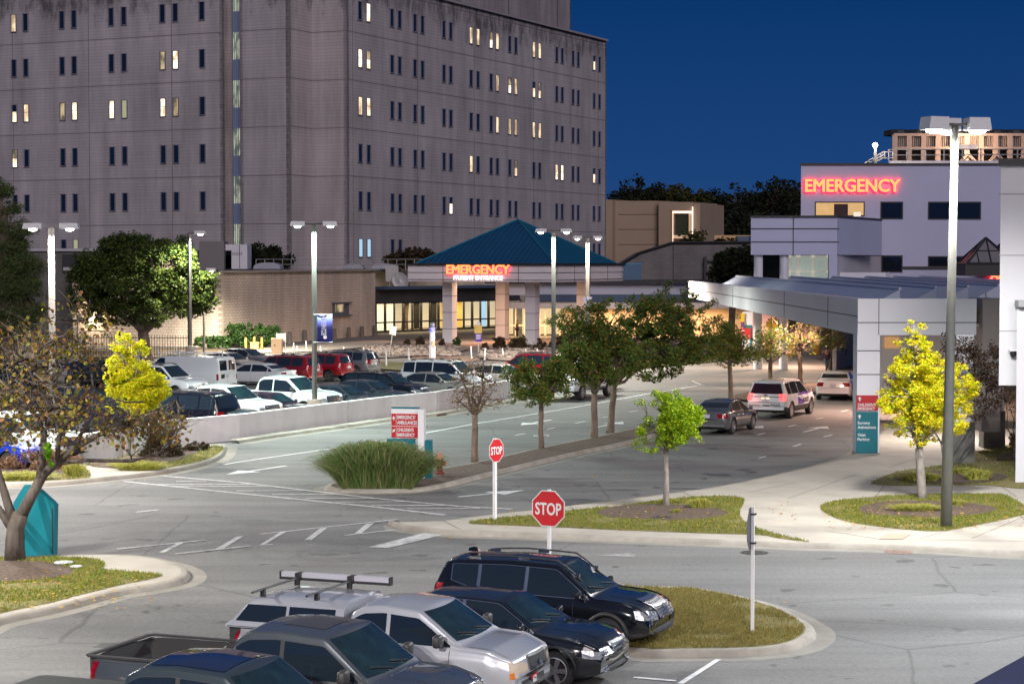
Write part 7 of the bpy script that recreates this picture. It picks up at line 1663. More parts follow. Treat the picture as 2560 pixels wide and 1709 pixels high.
# ---- vehicles on the road
civ, bv, fn = car('sedan', spec_sedan(4.6, 1.78, 1.44, 'mid', n=110, trim=M['chrome'], tailm=M['redlamp'], tail=(.72, .90, .46), spokes=9))
place(civ, 9.1, 85.7, 65, 'grey sedan waiting behind the police vehicle at the kerb', None)
pol, bv, fn = car('police_vehicle', spec_suv(5.0, 2.0, 1.80, 'white', n=120, rails=None, wr=.38, tailm=M['redlit'], tail=(.86, 1.16, .30), ty=.72, cladding=.26, rearm=mat('red_glow_glass', (.008, .003, .004), .06, spec=1., col2=(.04, .002, .005), vscale=1.), spokes=7, glass=(-2.0, 1.30), pillars=[-1.35, -.25]))  # red tail-lamp glow is mixed into the rear glass colour
place(pol, 12.75, 94.4, 65, 'white police vehicle with purple stripes and glowing tail lamps', None, 'police vehicle')
purple = mat('purple_stripe', (.10, .03, .30), .35, coat=.5); side = fn['side']
side('stripe', [(x, 1.02 - .0 * x, 1.10) for x in fn['rng'](-.5, 1.6, 12)], purple, .009, 2)
side('stripe', [(x, max(.5, .60 + (x + .55) * .0), max(.62, .98 - (x + .6) * .30)) for x in fn['rng'](-.62, .35, 10)], purple, .010, 3)
text('lettering', 'POLICE', .30, txt_dark, pol, (.10, -1.015, .66), Vector((1, 0, 0)), UP, width=.95, ext=.003, bold=.006)
text('lettering', 'POLICE', .13, txt_dark, pol, (-2.515, -.25, .62), Vector((0, -1, 0)), UP, width=.46, ext=.01, bold=.003); text('lettering', 'VIDANT HEALTH', .08, txt_dark, pol, (-2.515, .78, .62), Vector((0, -1, 0)), UP, width=.52, ext=.01)
fn['front']('tailgate_bar', -.75, .75, lambda y: (1.02, 1.05), M['dark'], .012, 10, s=-1, nv=1); fn['front']('tailgate_notch', -.16, .16, lambda y: (.60, .66), M['dark'], .014, 4, s=-1, nv=1); fn['front']('emblem', -.09, .09, lambda y: (1.08, 1.13), M['dark'], .015, 4, s=-1, nv=1)
for s_ in (-1, 1):
    q = MB(); q.box((-2.52, s_ * .12, .98), (.02, .12, .03)); q.build('plate_lamp', emitm('plate_glow', (1, .55, .25), 5) if s_ < 0 else bpy.data.materials['plate_glow'], pol)
lt = bpy.data.objects.new('tail_glow', bpy.data.lights.new('tail_glow', 'POINT')); COL.objects.link(lt); lt.parent = pol; lt.location = (-2.9, .75, 1.0); lt.data.energy = 7; lt.data.color = (1, .05, .05); lt.data.shadow_soft_size = .15
chg = copycar(P_sed, 'white'); chg.scale = (1.04, 1.03, 1.02); place(chg, 17.35, 106.6, 76, 'white unmarked sedan half hidden behind the white canopy pier', None)
tr_ = copycar(P_pick, 'white'); place(tr_, 3.6, 106.8, 245, 'white pickup driving on the road, mostly hidden by the street trees', None, 'pickup truck')
# ================================================================ vegetation
LM = {'autumn': leafmat('autumn_leaves', [(.07, .035, .018), (.16, .065, .025), (.20, .11, .025), (.17, .17, .02), (.07, .09, .014), (.10, .045, .022), (.30, .25, .02), (.24, .11, .04)], .6, .35),
      'yellow': leafmat('yellow_leaves', [(.42, .56, .01), (.70, .68, .01), (.86, .68, .015), (.30, .52, .012), (.82, .50, .03)], .55, .45),
      'gold': leafmat('golden_leaves', [(.76, .64, .02), (.92, .62, .03), (.58, .66, .012), (.36, .54, .01), (.88, .72, .03)], .55, .45),
      'lime': leafmat('lime_leaves', [(.13, .27, .010), (.28, .44, .012), (.46, .54, .015), (.16, .34, .010)], .55, .40),
      'dark': leafmat('dark_leaves', [(.015, .035, .010), (.04, .07, .014), (.09, .13, .02), (.05, .08, .02), (.14, .16, .02)], .5, .25),
      'street': leafmat('street_leaves', [(.05, .12, .02), (.10, .19, .03), (.17, .23, .035), (.07, .15, .03), (.12, .20, .03), (.24, .20, .04), (.33, .18, .04)], .55, .3),
      'bare': leafmat('sparse_leaves', [(.20, .12, .05), (.30, .19, .07), (.16, .14, .04), (.34, .22, .08)], .7, .3),
      'conifer': leafmat('conifer_needles', [(.04, .08, .03), (.09, .14, .04), (.15, .17, .04), (.06, .11, .05)], .6, .2),
      'purple': leafmat('purple_leaves', [(.03, .018, .018), (.08, .04, .03), (.14, .08, .05), (.05, .04, .02)], .6, .25),
      'far': leafmat('distant_foliage', [(.006, .010, .005), (.014, .020, .008), (.022, .03, .008)], .8, .1),
      'far2': leafmat('olive_foliage', [(.03, .035, .006), (.06, .06, .010)], .8, .1),  # lighter, more olive leaf colours than the other distant foliage
      'hedge': leafmat('hedge_leaves', [(.02, .06, .015), (.05, .11, .02), (.03, .08, .02)], .5, .25),
      'pink': leafmat('pinkish_leaves', [(.10, .09, .03), (.26, .13, .09), (.38, .20, .15), (.16, .14, .05), (.30, .15, .09)], .6, .3),
      'shrub': leafmat('shrub_leaves', [(.02, .018, .012), (.05, .045, .02), (.10, .05, .03), (.03, .04, .015)], .6, .2),
      'ograss': leafmat('ornamental_grass', [(.06, .14, .03), (.13, .23, .05), (.22, .28, .09), (.30, .25, .13), (.09, .18, .04)], .6, .3),
      'ygrass': leafmat('yellow_liriope', [(.22, .28, .03), (.40, .38, .06), (.50, .46, .14), (.16, .22, .03)], .6, .35)}
def crown(mb, clumps, n, size, rnd, shape='leaf', droop=.0, asp=1.):
    """leaf-sized faces gathered round clump centres (centre, radius); denser towards each clump's shell"""
    tot = sum(r[0] * r[1] * r[2] for _, r in clumps) ** 1
    for c, r in clumps:
        k = max(4, int(n * (r[0] * r[1] * r[2]) / tot))
        for _ in range(k):
            d = Vector((rnd.gauss(0, 1), rnd.gauss(0, 1), rnd.gauss(0, 1))).normalized() * (rnd.random() ** .45)
            p = c + Vector((d.x * r[0], d.y * r[1], d.z * r[2]))
            s = size * rnd.uniform(.6, 1.35); a = Vector((rnd.gauss(0, 1), rnd.gauss(0, 1), rnd.gauss(0, .6) - droop)).normalized(); b = a.cross(Vector((rnd.gauss(0, 1), rnd.gauss(0, 1), rnd.gauss(0, 1)))).normalized() * s * asp
            a = a * s
            if shape == 'round': mb.add([p - a, p - a * .4 + b, p + a * .5 + b * .8, p + a, p + a * .5 - b * .8, p - a * .4 - b], [(0, 1, 2, 3, 4, 5)])
            elif shape == 'needle': mb.add([p - a, p + b * .25, p + a], [(0, 1, 2)])
            else: mb.add([p - a, p + b * .55, p + a, p - b * .55], [(0, 1, 2, 3)])
def bend(a, b, rnd, k=3, amp=.12):
    L = (b - a).length; return [a.lerp(b, i / k) + (Vector((rnd.gauss(0, 1), rnd.gauss(0, 1), rnd.gauss(0, .6))) * L * amp * (0 if i in (0, k) else .6)) for i in range(k + 1)]
def tree(name, base, label, Y, ells, n, size, leaf, bark='bark', trunk=None, tr=.12, nclump=40, seed=1, shape='leaf', cr=.22, depth=.9, twigs=0, fork=None, group=None, cat='tree', droop=.1, limbs=True, asp=1., limbr=1.):
    """ells: [(u, v, ru, rv)] in photo pixels at distance Y: the lobes of the crown; depth = lobe depth / lobe width"""
    rnd = random.Random(seed); base = Vector(base); t = thing(name, base, label, cat, group)
    E = []; k = Y / FPX
    for u, v, ru, rv in ells:
        c = P(u, v, Y + rnd.uniform(-.3, .3) * ru * k * depth); E.append((c, (ru * k, ru * k * depth, rv * k)))
    vol = [a[1][0] * a[1][2] for a in E]; clumps = []
    for i in range(nclump):
        c, r = rnd.choices(E, vol)[0]; d = Vector((rnd.gauss(0, 1), rnd.gauss(0, 1), rnd.gauss(0, 1))).normalized() * (rnd.uniform(.35, 1.) ** .6) * .95
        q = c + Vector((d.x * r[0], d.y * r[1], d.z * r[2])); s = cr * min(r[0], r[2]) * rnd.uniform(.6, 1.5) + size * 1.5; clumps.append((q, (s * 1.15, s * 1.15, s * .9)))
    zmin = min(c.z - r[2] for c, r in E); top_ = trunk or P(ells[0][0], ells[0][1], Y)
    mb = MB(); fk = fork if fork is not None else base.lerp(top_, .45)
    mb.tube(bend(base - UP * .05, fk, rnd, 4, .010) , [tr * 1.35, tr * 1.05, tr, tr * .95, tr * .9], 10)
    if limbs:
        mains = []
        for c, r in E[:7]:
            p = bend(fk, c + Vector((0, 0, r[2] * .2)), rnd, 4, .07); mb.tube(p, [tr * .62 * limbr, tr * .5 * limbr, tr * .36 * limbr, tr * .24 * limbr, tr * .12], 7); mains.append(p)
        for q, s in clumps:
            best = min(((pp - q).length + max(0, pp.z - q.z) * .5, pp) for p in mains for pp in p[1:4])[1] if mains else fk
            mb.tube(bend(best, q, rnd, 3, .09), [tr * .20 * limbr, tr * .13, tr * .09, tr * .03], 5)
            for _ in range(twigs):
                e_ = q + Vector((rnd.gauss(0, 1), rnd.gauss(0, 1), max(-.4, rnd.gauss(0, 1)))) * s[0] * .75; mb.tube(bend(q, e_, rnd, 2, .1), [tr * .05, tr * .035, .004], 3)
    mb.build('trunk', M[bark], t, smooth=True)
    mb = MB(); crown(mb, clumps, n, size, rnd, shape, droop, asp); mb.build('crown', LM[leaf], t, fixn=False)
    return t
def gb(u, v, z=.13): return G(u, v, z)
# big autumn tree, nearest, left
Ya = 46.0; k = Ya / FPX; b = G(40, 1397, .14)
def branch_tree():
    rnd = random.Random(11); Y = b.y; kk = Y / FPX; t = thing('autumn_tree', b, 'large half-bare autumn tree with brown and yellow leaves at the left edge', 'tree')
    mb = MB(); q = lambda u, v, dy=0: P(u, v, Y + dy)
    T = [([(38, 1402), (36, 1350), (40, 1315), (52, 1285)], [.27, .22, .21, .19]), ([(52, 1290), (78, 1240), (108, 1185), (142, 1155), (190, 1118), (250, 1085), (320, 1050)], [.15, .13, .12, .10, .075, .06, .03]),
         ([(100, 1195), (108, 1130), (110, 1060), (128, 980), (138, 920), (150, 860)], [.11, .09, .075, .065, .05, .03]), ([(40, 1320), (20, 1260), (5, 1210), (-20, 1130), (-30, 1040)], [.13, .11, .09, .07, .04]),
         ([(36, 1330), (10, 1290), (-20, 1250), (-60, 1200)], [.12, .10, .08, .05]), ([(140, 1158), (215, 1150), (330, 1152), (400, 1130), (430, 1095)], [.055, .045, .04, .03, .015]),
         ([(142, 1150), (150, 1080), (130, 1020), (90, 960), (60, 900)], [.06, .05, .045, .03, .02]), ([(110, 1070), (70, 1010), (20, 970), (-20, 930)], [.05, .04, .03, .02]),
         ([(130, 960), (170, 900), (190, 850), (195, 800)], [.045, .035, .025, .015]), ([(190, 1110), (225, 1040), (235, 980), (225, 910)], [.05, .04, .03, .015]), ([(250, 1085), (330, 1060), (400, 1020), (440, 1000)], [.04, .03, .02, .01])]
    ends = []
    for pl, rr in T:
        dy = rnd.uniform(-.8, .8); n_ = len(pl); ps = [q(u, v, dy * (i / max(1, n_ - 1)) * 1.5) for i, (u, v) in enumerate(pl)]; mb.tube(ps, rr, 12 if rr[0] > .1 else 8); ends.append((ps, rr))
    clumps = []
    lob = [(120, 930, 150, 130), (60, 1000, 120, 110), (175, 950, 95, 105), (340, 1072, 90, 34), (180, 820, 110, 70), (40, 900, 90, 90), (410, 1065, 42, 38), (210, 1060, 150, 60), (0, 1040, 70, 60)]
    for i in range(300):
        u, v, ru, rv = rnd.choice(lob); a = rnd.uniform(0, 6.28); s = rnd.random() ** .5; pt_ = q(u + ru * s * math.cos(a), v + rv * s * math.sin(a), rnd.gauss(0, 1.3))
        if pt_.z < 1.0: continue
        clumps.append(pt_)
    for c in clumps:
        bp = min((((pp - c).length + (0 if i else 3), pp) for ps, _ in ends for i, pp in enumerate(ps)), key=lambda z: z[0])[1]
        if (bp - c).length > 2.2: bp = c + (bp - c) * .6
        mb.tube(bend(bp, c, rnd, 4, .12), [.024, .018, .012, .008, .004], 4)
        for _ in range(3): mb.tube(bend(c, c + Vector((rnd.gauss(0, .3), rnd.gauss(0, .3), rnd.gauss(.05, .25))), rnd, 2, .12), [.008, .005, .003], 3)
    mb.build('trunk', M['bark'], t, smooth=True)
    mb = MB(); crown(mb, [(c, (.34, .34, .28)) for c in clumps], 2700, .048, rnd, 'round', .8); mb.build('crown', LM['autumn'], t, fixn=False)
    mb = MB(); crown(mb, [(q(121, 1125, -.3), (.07, .1, .25)), (q(128, 1160, -.3), (.05, .05, .08))], 26, .06, rnd, 'round', .8); mb.build('sprout', leafmat('bright_sprout', [(.12, .34, .01), (.2, .42, .02)], .5, .5), t, fixn=False)
branch_tree()
# yellow tree, left, by the wall end
b = G(316, 1146); tree('yellow_tree', b, 'bright yellow-green young tree at the end of the white wall, split into two tips', b.y,
    [(305, 870, 28, 50), (350, 890, 26, 48), (330, 950, 58, 60), (300, 930, 34, 70), (385, 960, 34, 50), (340, 1010, 70, 40), (360, 985, 55, 55)], 26000, .05, 'yellow', 'bark_pale', tr=.13, nclump=260, seed=3, cr=.17, fork=P(322, 1060, b.y), trunk=P(330, 950, b.y), twigs=1)
# right golden tree
b = G(2307, 1256); tree('golden_tree', b, 'golden yellow tree in front of the ambulance canopy, left of the tallest lamp post', b.y,
    [(2285, 820, 26, 34), (2290, 870, 50, 42), (2300, 930, 85, 60), (2285, 1000, 100, 60), (2330, 1000, 80, 75), (2275, 1070, 75, 30), (2350, 1050, 65, 40), (2392, 990, 50, 95), (2300, 1095, 60, 22), (2225, 975, 32, 45)], 38000, .042, 'gold', 'bark_pale', tr=.13, nclump=300, seed=5, cr=.15, fork=P(2298, 1120, b.y), trunk=P(2295, 950, b.y))
# young lime tree
b = G(1666, 1274); tree('lime_tree', b, 'small lime-green tree on a thin pale trunk, in the middle turf island', b.y,
    [(1680, 980, 34, 32), (1655, 1000, 42, 30), (1690, 1030, 62, 45), (1640, 1075, 60, 40), (1700, 1080, 56, 40), (1640, 1110, 62, 20), (1612, 1010, 28, 20), (1735, 1108, 30, 13), (1585, 1100, 36, 16), (1700, 1050, 60, 60), (1730, 1050, 26, 30), (1630, 1130, 30, 12)], 13500, .040, 'lime', 'bark_pale', tr=.085, nclump=150, seed=8, cr=.20, fork=P(1665, 1130, b.y), trunk=P(1668, 1050, b.y))
# street trees on the median
SG = 'street trees along the median'
b = G(1187, 1160); tree('bare_sapling', b, 'nearly bare sapling with a few brown leaves, first on the median', b.y,
    [(1185, 960, 70, 70), (1140, 1000, 45, 30), (1230, 990, 45, 40), (1180, 1000, 60, 30), (1210, 920, 50, 40), (1150, 930, 40, 40)], 620, .055, 'bare', 'bark_brown', tr=.12, nclump=70, seed=12, cr=.3, fork=P(1187, 1035, b.y), trunk=P(1190, 960, b.y), twigs=5, group=SG, limbr=.9)
b = G(1353, 1128); tree('street_tree', b, 'low round green street tree, second on the median', b.y,
    [(1355, 930, 75, 45), (1330, 965, 62, 50), (1385, 970, 60, 45), (1350, 1000, 75, 20), (1300, 940, 40, 40), (1400, 930, 45, 40)], 9500, .055, 'street', 'bark_brown', tr=.105, nclump=110, seed=14, cr=.22, fork=P(1353, 1010, b.y), trunk=P(1355, 940, b.y), group=SG)
b = G(1485, 1100); tree('street_tree', b, 'taller green street tree with a forked trunk, third on the median', b.y,
    [(1480, 880, 85, 60), (1500, 930, 85, 45), (1440, 900, 55, 60), (1540, 900, 55, 70), (1525, 830, 50, 45), (1475, 800, 40, 40), (1430, 830, 40, 40)], 19000, .062, 'street', 'bark_brown', tr=.14, nclump=170, seed=16, cr=.2, fork=P(1487, 985, b.y), trunk=P(1485, 880, b.y), group=SG)
b = G(1525, 1083); tree('street_tree', b, 'biggest dark street tree with whip-like upright shoots, fourth on the median', b.y,
    [(1650, 870, 95, 60), (1590, 850, 60, 70), (1700, 860, 70, 60), (1620, 920, 90, 40), (1640, 790, 80, 55), (1670, 750, 22, 35), (1700, 760, 24, 36), (1750, 870, 55, 40), (1560, 900, 45, 50), (1720, 800, 50, 40)], 21000, .066, 'street', 'bark_brown', tr=.14, nclump=210, seed=18, cr=.17, fork=P(1535, 960, b.y), trunk=P(1620, 850, b.y), group=SG, twigs=1)
Yq = 99.5; tree('street_tree', P(1828, 1012, Yq), 'thin-trunked street tree left of the police vehicle', Yq,
    [(1815, 860, 60, 50), (1780, 880, 40, 35), (1860, 880, 45, 32), (1800, 830, 40, 40), (1830, 905, 50, 18)], 6500, .065, 'street', 'bark_brown', tr=.12, nclump=90, seed=20, cr=.24, fork=P(1824, 910, Yq), trunk=P(1815, 860, Yq), twigs=2)
def shoots(t, Y, lst, leaf='street'):
    rnd = random.Random(9); mb = MB(); cl = []
    for (u0, v0_, u1, v1_) in lst:
        a, b_ = P(u0, v0_, Y + rnd.uniform(-1, 1)), P(u1, v1_, Y + rnd.uniform(-1, 1)); ps = [a, a.lerp(b_, .5) + Vector((rnd.uniform(-.25, .25), 0, .1)), b_]; mb.tube(ps, [.035, .025, .012], 5)
        for k in range(9): cl.append((ps[1].lerp(b_, (k + 1) / 9) + Vector((rnd.gauss(0, .14), rnd.gauss(0, .14), 0)), (.2, .2, .16)))
    mb.build('shoot', M['bark_pale'], t, smooth=True)
    m2 = MB(); crown(m2, cl, len(cl) * 26, .055, rnd); m2.build('shoot_leaves', LM[leaf], t, fixn=False)
_t3 = [o for o in WORLD if o.name.startswith('street_tree')]
shoots(_t3[1], 91, [(1450, 830, 1395, 785), (1470, 820, 1420, 770), (1490, 800, 1520, 745), (1520, 820, 1555, 760), (1500, 810, 1500, 760), (1540, 830, 1600, 745), (1430, 850, 1370, 800)])
shoots(_t3[2], 94, [(1620, 800, 1575, 742), (1650, 780, 1668, 706), (1690, 790, 1712, 720), (1700, 790, 1740, 735), (1600, 820, 1620, 740), (1730, 820, 1780, 750), (1655, 790, 1645, 730), (1750, 840, 1820, 790)])
BG = 'small bare trees beyond the police vehicle'
for i, (u, vb, vf, Yq, ls, n_, lb_) in enumerate(((1926, 962, 905, 118, [(1925, 855, 48, 45), (1890, 880, 35, 22), (1965, 880, 30, 18)], 1500, 'half-bare street tree under the pedestrian sign with green leaves low on its crown'),
                                          (2000, 960, 878, 119, [(2005, 840, 48, 45), (1975, 850, 28, 30), (2035, 850, 25, 26)], 60, 'leafless street tree right of the pedestrian sign'),
                                          (2076, 930, 875, 131, [(2075, 840, 42, 35), (2050, 860, 22, 18), (2105, 850, 20, 20)], 500, 'half-bare street tree nearest the white canopy pier'))):
    tree('bare_tree', P(u, vb, Yq), lb_, Yq, ls, n_, .09, 'street', 'bark_brown', tr=.13, nclump=60, seed=30 + i, cr=.3, fork=P(u, vf, Yq), trunk=P(u, vf - 30, Yq), twigs=5, group=BG, limbr=.9)
# purple crepe myrtles near the canopy piers
b = G(2366, 1186); tree('crape_myrtle', b, 'dark purple-leaved small tree behind the golden tree and the tallest lamp post', b.y,
    [(2455, 900, 45, 60), (2410, 880, 40, 50), (2460, 980, 45, 55), (2440, 1030, 30, 30), (2380, 880, 30, 60), (2230, 950, 30, 20), (2490, 940, 26, 40)], 4200, .05, 'purple', 'bark_pale', tr=.06, nclump=150, seed=41, cr=.22, fork=P(2355, 1110, b.y), trunk=P(2430, 950, b.y), twigs=3)
b = G(2535, 1150); tree('crape_myrtle', b, 'leafless many-stemmed small tree under the overhang of the white corner tower', b.y - .2,
    [(2520, 990, 30, 40), (2545, 1000, 25, 50), (2500, 980, 25, 30)], 40, .05, 'purple', 'bark_brown', tr=.05, nclump=40, seed=43, cr=.3, fork=P(2537, 1100, b.y), trunk=P(2530, 1000, b.y), twigs=3, limbr=.8)
# big dark tree over the picket fence
Yq = 146.; tree('broad_tree', (P(360, 0, Yq).x, Yq, 0), 'huge dark round-headed tree lit yellow-green on its right by a lamp', Yq,
    [(330, 640, 90, 65), (250, 680, 70, 70), (420, 650, 75, 65), (460, 720, 85, 60), (330, 730, 120, 60), (220, 750, 60, 45), (500, 740, 50, 50), (390, 780, 110, 35), (290, 790, 70, 30), (515, 700, 35, 40)], 80000, .105, 'dark', 'bark_brown', tr=.45, nclump=620, seed=51, cr=.17, fork=P(358, 830, Yq), trunk=P(350, 720, Yq))
Yq = 120.; tree('conifer_tree', (P(10, 0, Yq).x, Yq, 0), 'tall layered conifer at the left edge', Yq,
    [(5, 470, 30, 25), (10, 520, 40, 22), (20, 570, 75, 24), (10, 610, 70, 22), (25, 660, 85, 26), (40, 720, 80, 28), (50, 780, 75, 28), (20, 820, 75, 25), (40, 690, 90, 16)], 30000, .16, 'conifer', 'bark_brown', tr=.4, nclump=330, seed=53, cr=.35, shape='needle', trunk=P(5, 470, Yq), fork=P(8, 560, Yq), droop=.6)
# trees behind the beige roof and behind the brick hall
tree('roof_side_tree', (P(670, 0, 206).x, 206, 0), 'dark tree crown showing above the beige roof between the tower corner and the lamp post', 206, [(660, 640, 40, 26), (700, 655, 40, 16), (640, 650, 25, 20)], 3500, .22, 'far', 'bark_brown', tr=.3, nclump=60, seed=55, cr=.3, fork=P(668, 670, 206), trunk=P(665, 650, 206))
tree('roof_side_tree', (P(1010, 0, 208).x, 208, 0), 'dark reddish tree crown beside the left end of the teal roof', 208, [(985, 652, 25, 16), (1030, 645, 40, 22), (1065, 638, 30, 14)], 2500, .22, 'shrub', 'bark_brown', tr=.3, nclump=50, seed=56, cr=.3, fork=P(1020, 680, 208), trunk=P(1020, 650, 208))
tree('dark_oak', (P(1830, 0, 180).x, 180, 0), 'dark tree in front of the grey brick hall, right of its duct', 180, [(1830, 660, 50, 34), (1860, 650, 30, 30), (1800, 685, 36, 20)], 5000, .2, 'far', 'bark_brown', tr=.3, nclump=80, seed=57, cr=.28, fork=P(1835, 700, 180), trunk=P(1830, 670, 180))
DG = 'dark trees on the skyline'
for i, (u, vt, w, Yq, leaf, lb_) in enumerate(((1582, 444, 55, 330, 'far', 'tallest skyline tree just right of the hospital tower'), (1638, 462, 34, 335, 'far', 'small round skyline tree second from the tower'), (1690, 466, 50, 330, 'far2', 'olive-green skyline tree above the tan building'), (1735, 468, 45, 322, 'far2', 'olive-green tree between the tan building and the dark grove'),
                                   (1780, 474, 50, 345, 'far', 'low skyline tree right of the tan building'), (1838, 462, 60, 340, 'far', 'broad dark skyline tree in the middle of the gap'), (1890, 458, 60, 350, 'far', 'broad dark skyline tree left of the highest crown'), (1945, 442, 60, 335, 'far', 'high skyline crown left of the white emergency building'), (2000, 450, 50, 340, 'far', 'skyline tree touching the white emergency building'),
                                   (1765, 520, 45, 300, 'far', 'dark lower tree filling the gap behind the orange roof box'), (1850, 520, 60, 305, 'far', 'dark lower tree behind the grey brick hall'))):
    tree('skyline_tree', (P(u, 0, Yq).x, Yq, 0), lb_, Yq, [(u, vt + w * .45, w * .75, w * .45), (u - w * .3, vt + w * .9, w * .8, w * .5), (u + w * .35, vt + w * .95, w * .8, w * .5), (u, vt + w * 1.7, w, w * .9), (u, vt + w * 2.4, w, w * .8)], 4200, .38, leaf, 'bark_brown', tr=.5, nclump=110, seed=60 + i, cr=.22, fork=P(u, 640, Yq), trunk=P(u, vt + w, Yq), group=DG)
for u, vt, w, Yq, lb_ in ((1735, 560, 30, 262, 'small olive shrub tree at the foot of the tan building window'), (1800, 592, 14, 255, 'little shrub in front of the orange roof box'), (1835, 590, 18, 252, 'second little shrub in front of the orange roof box')):
    tree('garden_tree', (P(u, 0, Yq).x, Yq, 0), lb_, Yq, [(u, vt + w, w, w * .8), (u, vt + w * 2, w, w)], 900, .2, 'far2' if w > 20 else 'far', 'bark_brown', tr=.1, nclump=20, seed=int(u), cr=.35, fork=P(u, 650, Yq), trunk=P(u, vt + w, Yq))
# shrubs and hedges
def shrub(u, v, w, h, leaf, label, n=900, s=.07, z=.1, name='shrub', depth=1., group=None, seed=None, clip=False, cat='shrub'):
    rnd = random.Random(seed or int(u * 7 + v)); g = G(u, v, z); k = g.y / FPX; W2_, H_ = w / 2 * k, h * k; t = thing(name, g, label, cat, group)
    mb = MB()
    for _ in range(12): mb.tube(bend(g, g + Vector((rnd.gauss(0, W2_ * .4), rnd.gauss(0, W2_ * .3), H_ * rnd.uniform(.5, .85))), rnd, 3, .1), [.03, .02, .015, .006], 4)
    mb.build('stem', M['bark_brown'], t)
    mb = MB()
    cl_ = []
    for _ in range(40 if not clip else 120):
        if clip: q = Vector((rnd.uniform(-1, 1) * W2_, rnd.uniform(-.5, .5) * W2_ * depth, H_ * rnd.uniform(.1, .94))); r_ = min(H_, W2_) * .16
        else:
            d = Vector((rnd.gauss(0, 1), rnd.gauss(0, 1), abs(rnd.gauss(0, 1)))).normalized() * rnd.uniform(.5, .95); q = Vector((d.x * W2_ * .9, d.y * W2_ * depth * .9, d.z * H_ * .85)); r_ = min(H_, W2_) * .22
        cl_.append((g + q, (r_, r_, r_)))
    crown(mb, cl_, n, s, rnd); mb.build('foliage', LM[leaf], t, fixn=False); return t
shrub(100, 1172, 270, 62, 'pink', 'broad pinkish hedge shrub beneath the autumn tree at the left', 9000, .035, .13, 'hedge', .35, seed=3, cat='hedge')
shrub(398, 1140, 125, 88, 'shrub', 'dark rounded bush against the white wall right of the yellow tree', 6000, .04, .13, seed=4)
shrub(490, 1124, 90, 26, 'shrub', 'low dark bush at the foot of the white wall', 2500, .035, .13)
shrub(345, 1120, 60, 55, 'purple', 'reddish bush behind the trunk of the yellow tree', 1800, .04, .13)
shrub(634, 866, 126, 56, 'hedge', 'clipped green hedge block between the yellow posts and the big tree', 9000, .10, .1, 'hedge', .5, seed=5, clip=True, cat='hedge')
shrub(530, 870, 90, 30, 'hedge', 'low dark green hedge left of the clipped hedge block', 3500, .10, .1, 'hedge', .6, clip=True, cat='hedge')
shrub(500, 862, 70, 60, 'dark', 'grey-green bush in the shade of the big tree', 2500, .10)
BS = 'shrubs in the rock bed before the canopy'
for u, v, w, h, leaf, l in ((1017, 864, 24, 20, 'shrub', 'small dark shrub at the left end of the rock bed'), (1050, 862, 34, 24, 'shrub', 'dark shrub second from the left in the rock bed'), (1105, 866, 20, 24, 'shrub', 'thin dark shrub beside the help point pillar'), (1141, 865, 29, 28, 'hedge', 'round bright green shrub at the base of the left canopy column'),
                            (1212, 873, 22, 20, 'shrub', 'tiny shrub right of the information sign'), (1248, 866, 40, 34, 'shrub', 'open twiggy shrub in front of the second canopy column'), (1300, 870, 70, 34, 'shrub', 'wide dark shrub below the walking person'), (1350, 872, 40, 30, 'shrub', 'dark shrub left of the third lamp post'), (1308, 852, 40, 14, 'hedge', 'flat green shrub at the foot of the middle canopy column'), (1395, 872, 50, 40, 'shrub', 'brown shrub right of the third lamp post'), (1420, 868, 60, 50, 'street', 'green shrub mass in front of the cream wall')):
    shrub(u, v, w, h, leaf, l, 700 if w < 40 else 1600, .09, .1, 'shrub', 1., BS)
shrub(2535, 1125, 34, 60, 'pink', 'light green and pink shrub at the foot of the white corner tower', 1800, .035, .14)
tree('crape_myrtle', (P(1965, 0, 160).x, 160, 0), 'small multi-stemmed tree with orange lit stems behind the yellow bollards', 160, [(1965, 800, 40, 20), (1990, 795, 30, 18)], 900, .12, 'dark', 'bark_brown', tr=.1, nclump=30, seed=77, cr=.3, fork=P(1968, 870, 160), trunk=P(1968, 810, 160))
shrub(2000, 858, 110, 22, 'hedge', 'low green hedge strip behind the yellow bollards', 1800, .12, .1, 'hedge', .3, clip=True, cat='hedge')
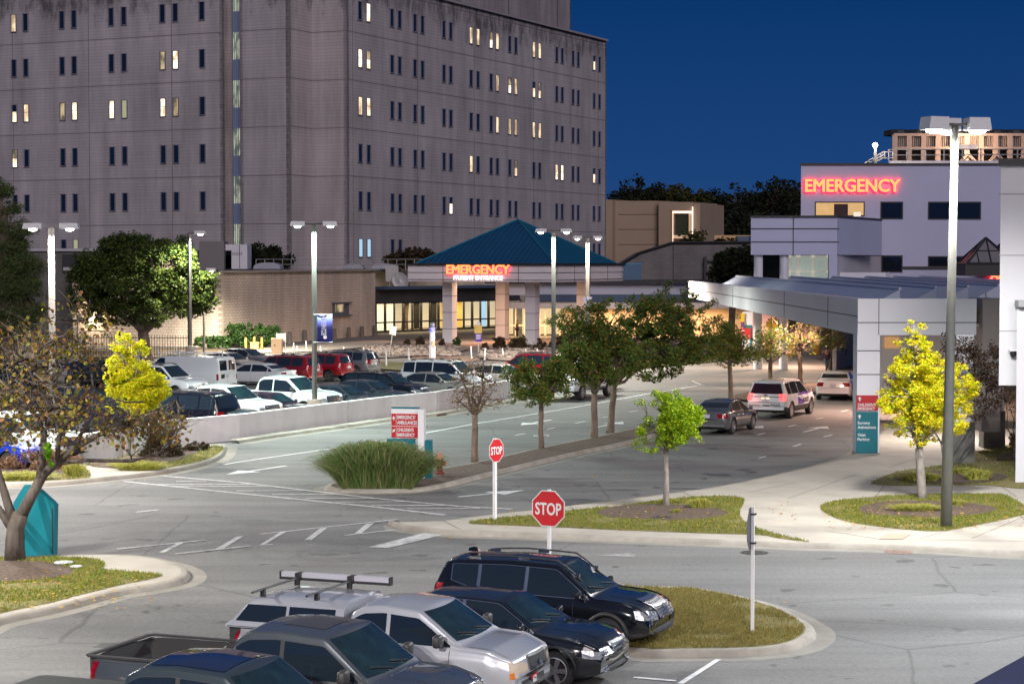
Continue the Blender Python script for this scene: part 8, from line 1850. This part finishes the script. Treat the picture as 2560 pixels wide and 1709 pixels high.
# ornamental grass clump and yellow tufts
def tuft(u, v, w, h, leaf, label, n, name='grass_clump', z=.13, wd=.012, group=None, spread=1., lean=.8, cat='grass clump', dpt=.6):
    rnd = random.Random(int(u + v)); g = G(u, v, z); k = g.y / FPX; W2_, H_ = w / 2 * k, h * k; mb = MB()
    for _ in range(n):
        x = rnd.uniform(-1, 1) * .62; y = rnd.uniform(-.5, .5) * dpt; b_ = g + Vector((x * W2_, y * W2_, 0)); a = rnd.uniform(0, 6.28); l = Vector((math.cos(a) * spread + x * 1.2, math.sin(a) * spread * .7 + y, 0)) * W2_ * .42 * rnd.uniform(.3, 1.1); hh = H_ * rnd.uniform(.6, 1.08) * (1 - .95 * x * x)
        d = Vector((rnd.gauss(0, 1), rnd.gauss(0, 1), 0)).normalized() * wd; p1 = b_ + l * .35 + UP * hh * .62; p2 = b_ + l * lean + UP * hh; p3 = b_ + l * 1.25 + UP * hh * rnd.uniform(.75, .98)
        mb.add([b_ - d, b_ + d, p1 + d, p1 - d, p2 + d * .7, p2 - d * .7, p3], [(0, 1, 2, 3), (3, 2, 4, 5), (5, 4, 6)])
    o = mb.build(name, LM[leaf], None, fixn=False); me = o.data; o.location = g
    me.transform(Matrix.Translation(-g)); return tag(o, label, cat, group)
tuft(945, 1216, 290, 108, 'ograss', 'big round fountain of ornamental grass at the tip of the tree median', 9000, wd=.011)
TG = 'yellow grass tufts in the mulch circles'
for u, v, w, h, l in ((1385, 1274, 56, 17, 'yellow tuft left of the young lime tree'), (1748, 1268, 60, 24, 'tallest yellow tuft, right of the young lime tree'), (1672, 1256, 50, 12, 'yellow tuft directly behind the trunk of the young lime tree'), (1690, 1280, 28, 8, 'small yellow tuft in front of the lime tree trunk'), (1420, 1284, 24, 6, 'tiny yellow tuft in front of the left tuft'),
                   (2290, 1274, 150, 16, 'long low yellow tuft around the trunk of the golden tree'), (2385, 1262, 60, 16, 'yellow tuft right of the tallest lamp post'), (2300, 1200, 130, 20, 'yellow-green tuft spread in the farther mulch oval'), (2445, 1198, 80, 26, 'fuller yellow-green tuft at the right of the farther mulch oval'), (2410, 1182, 80, 14, 'thin tuft at the back of the farther mulch oval'),
                   (350, 1172, 150, 20, 'pale yellow tufts edging the bed of the yellow tree'), (300, 1165, 60, 12, 'small pale tuft left in the bed of the yellow tree'), (185, 1188, 60, 30, 'bright yellow-green tuft at the right end of the pinkish hedge'), (60, 1196, 180, 18, 'dull grass fringe in front of the pinkish hedge')):
    tuft(u, v, w, h, 'ygrass', l, int(180 + w * 5), 'grass_tuft', .145, .010, TG, 1.0, .8, 'grass tuft')
adopt_all()
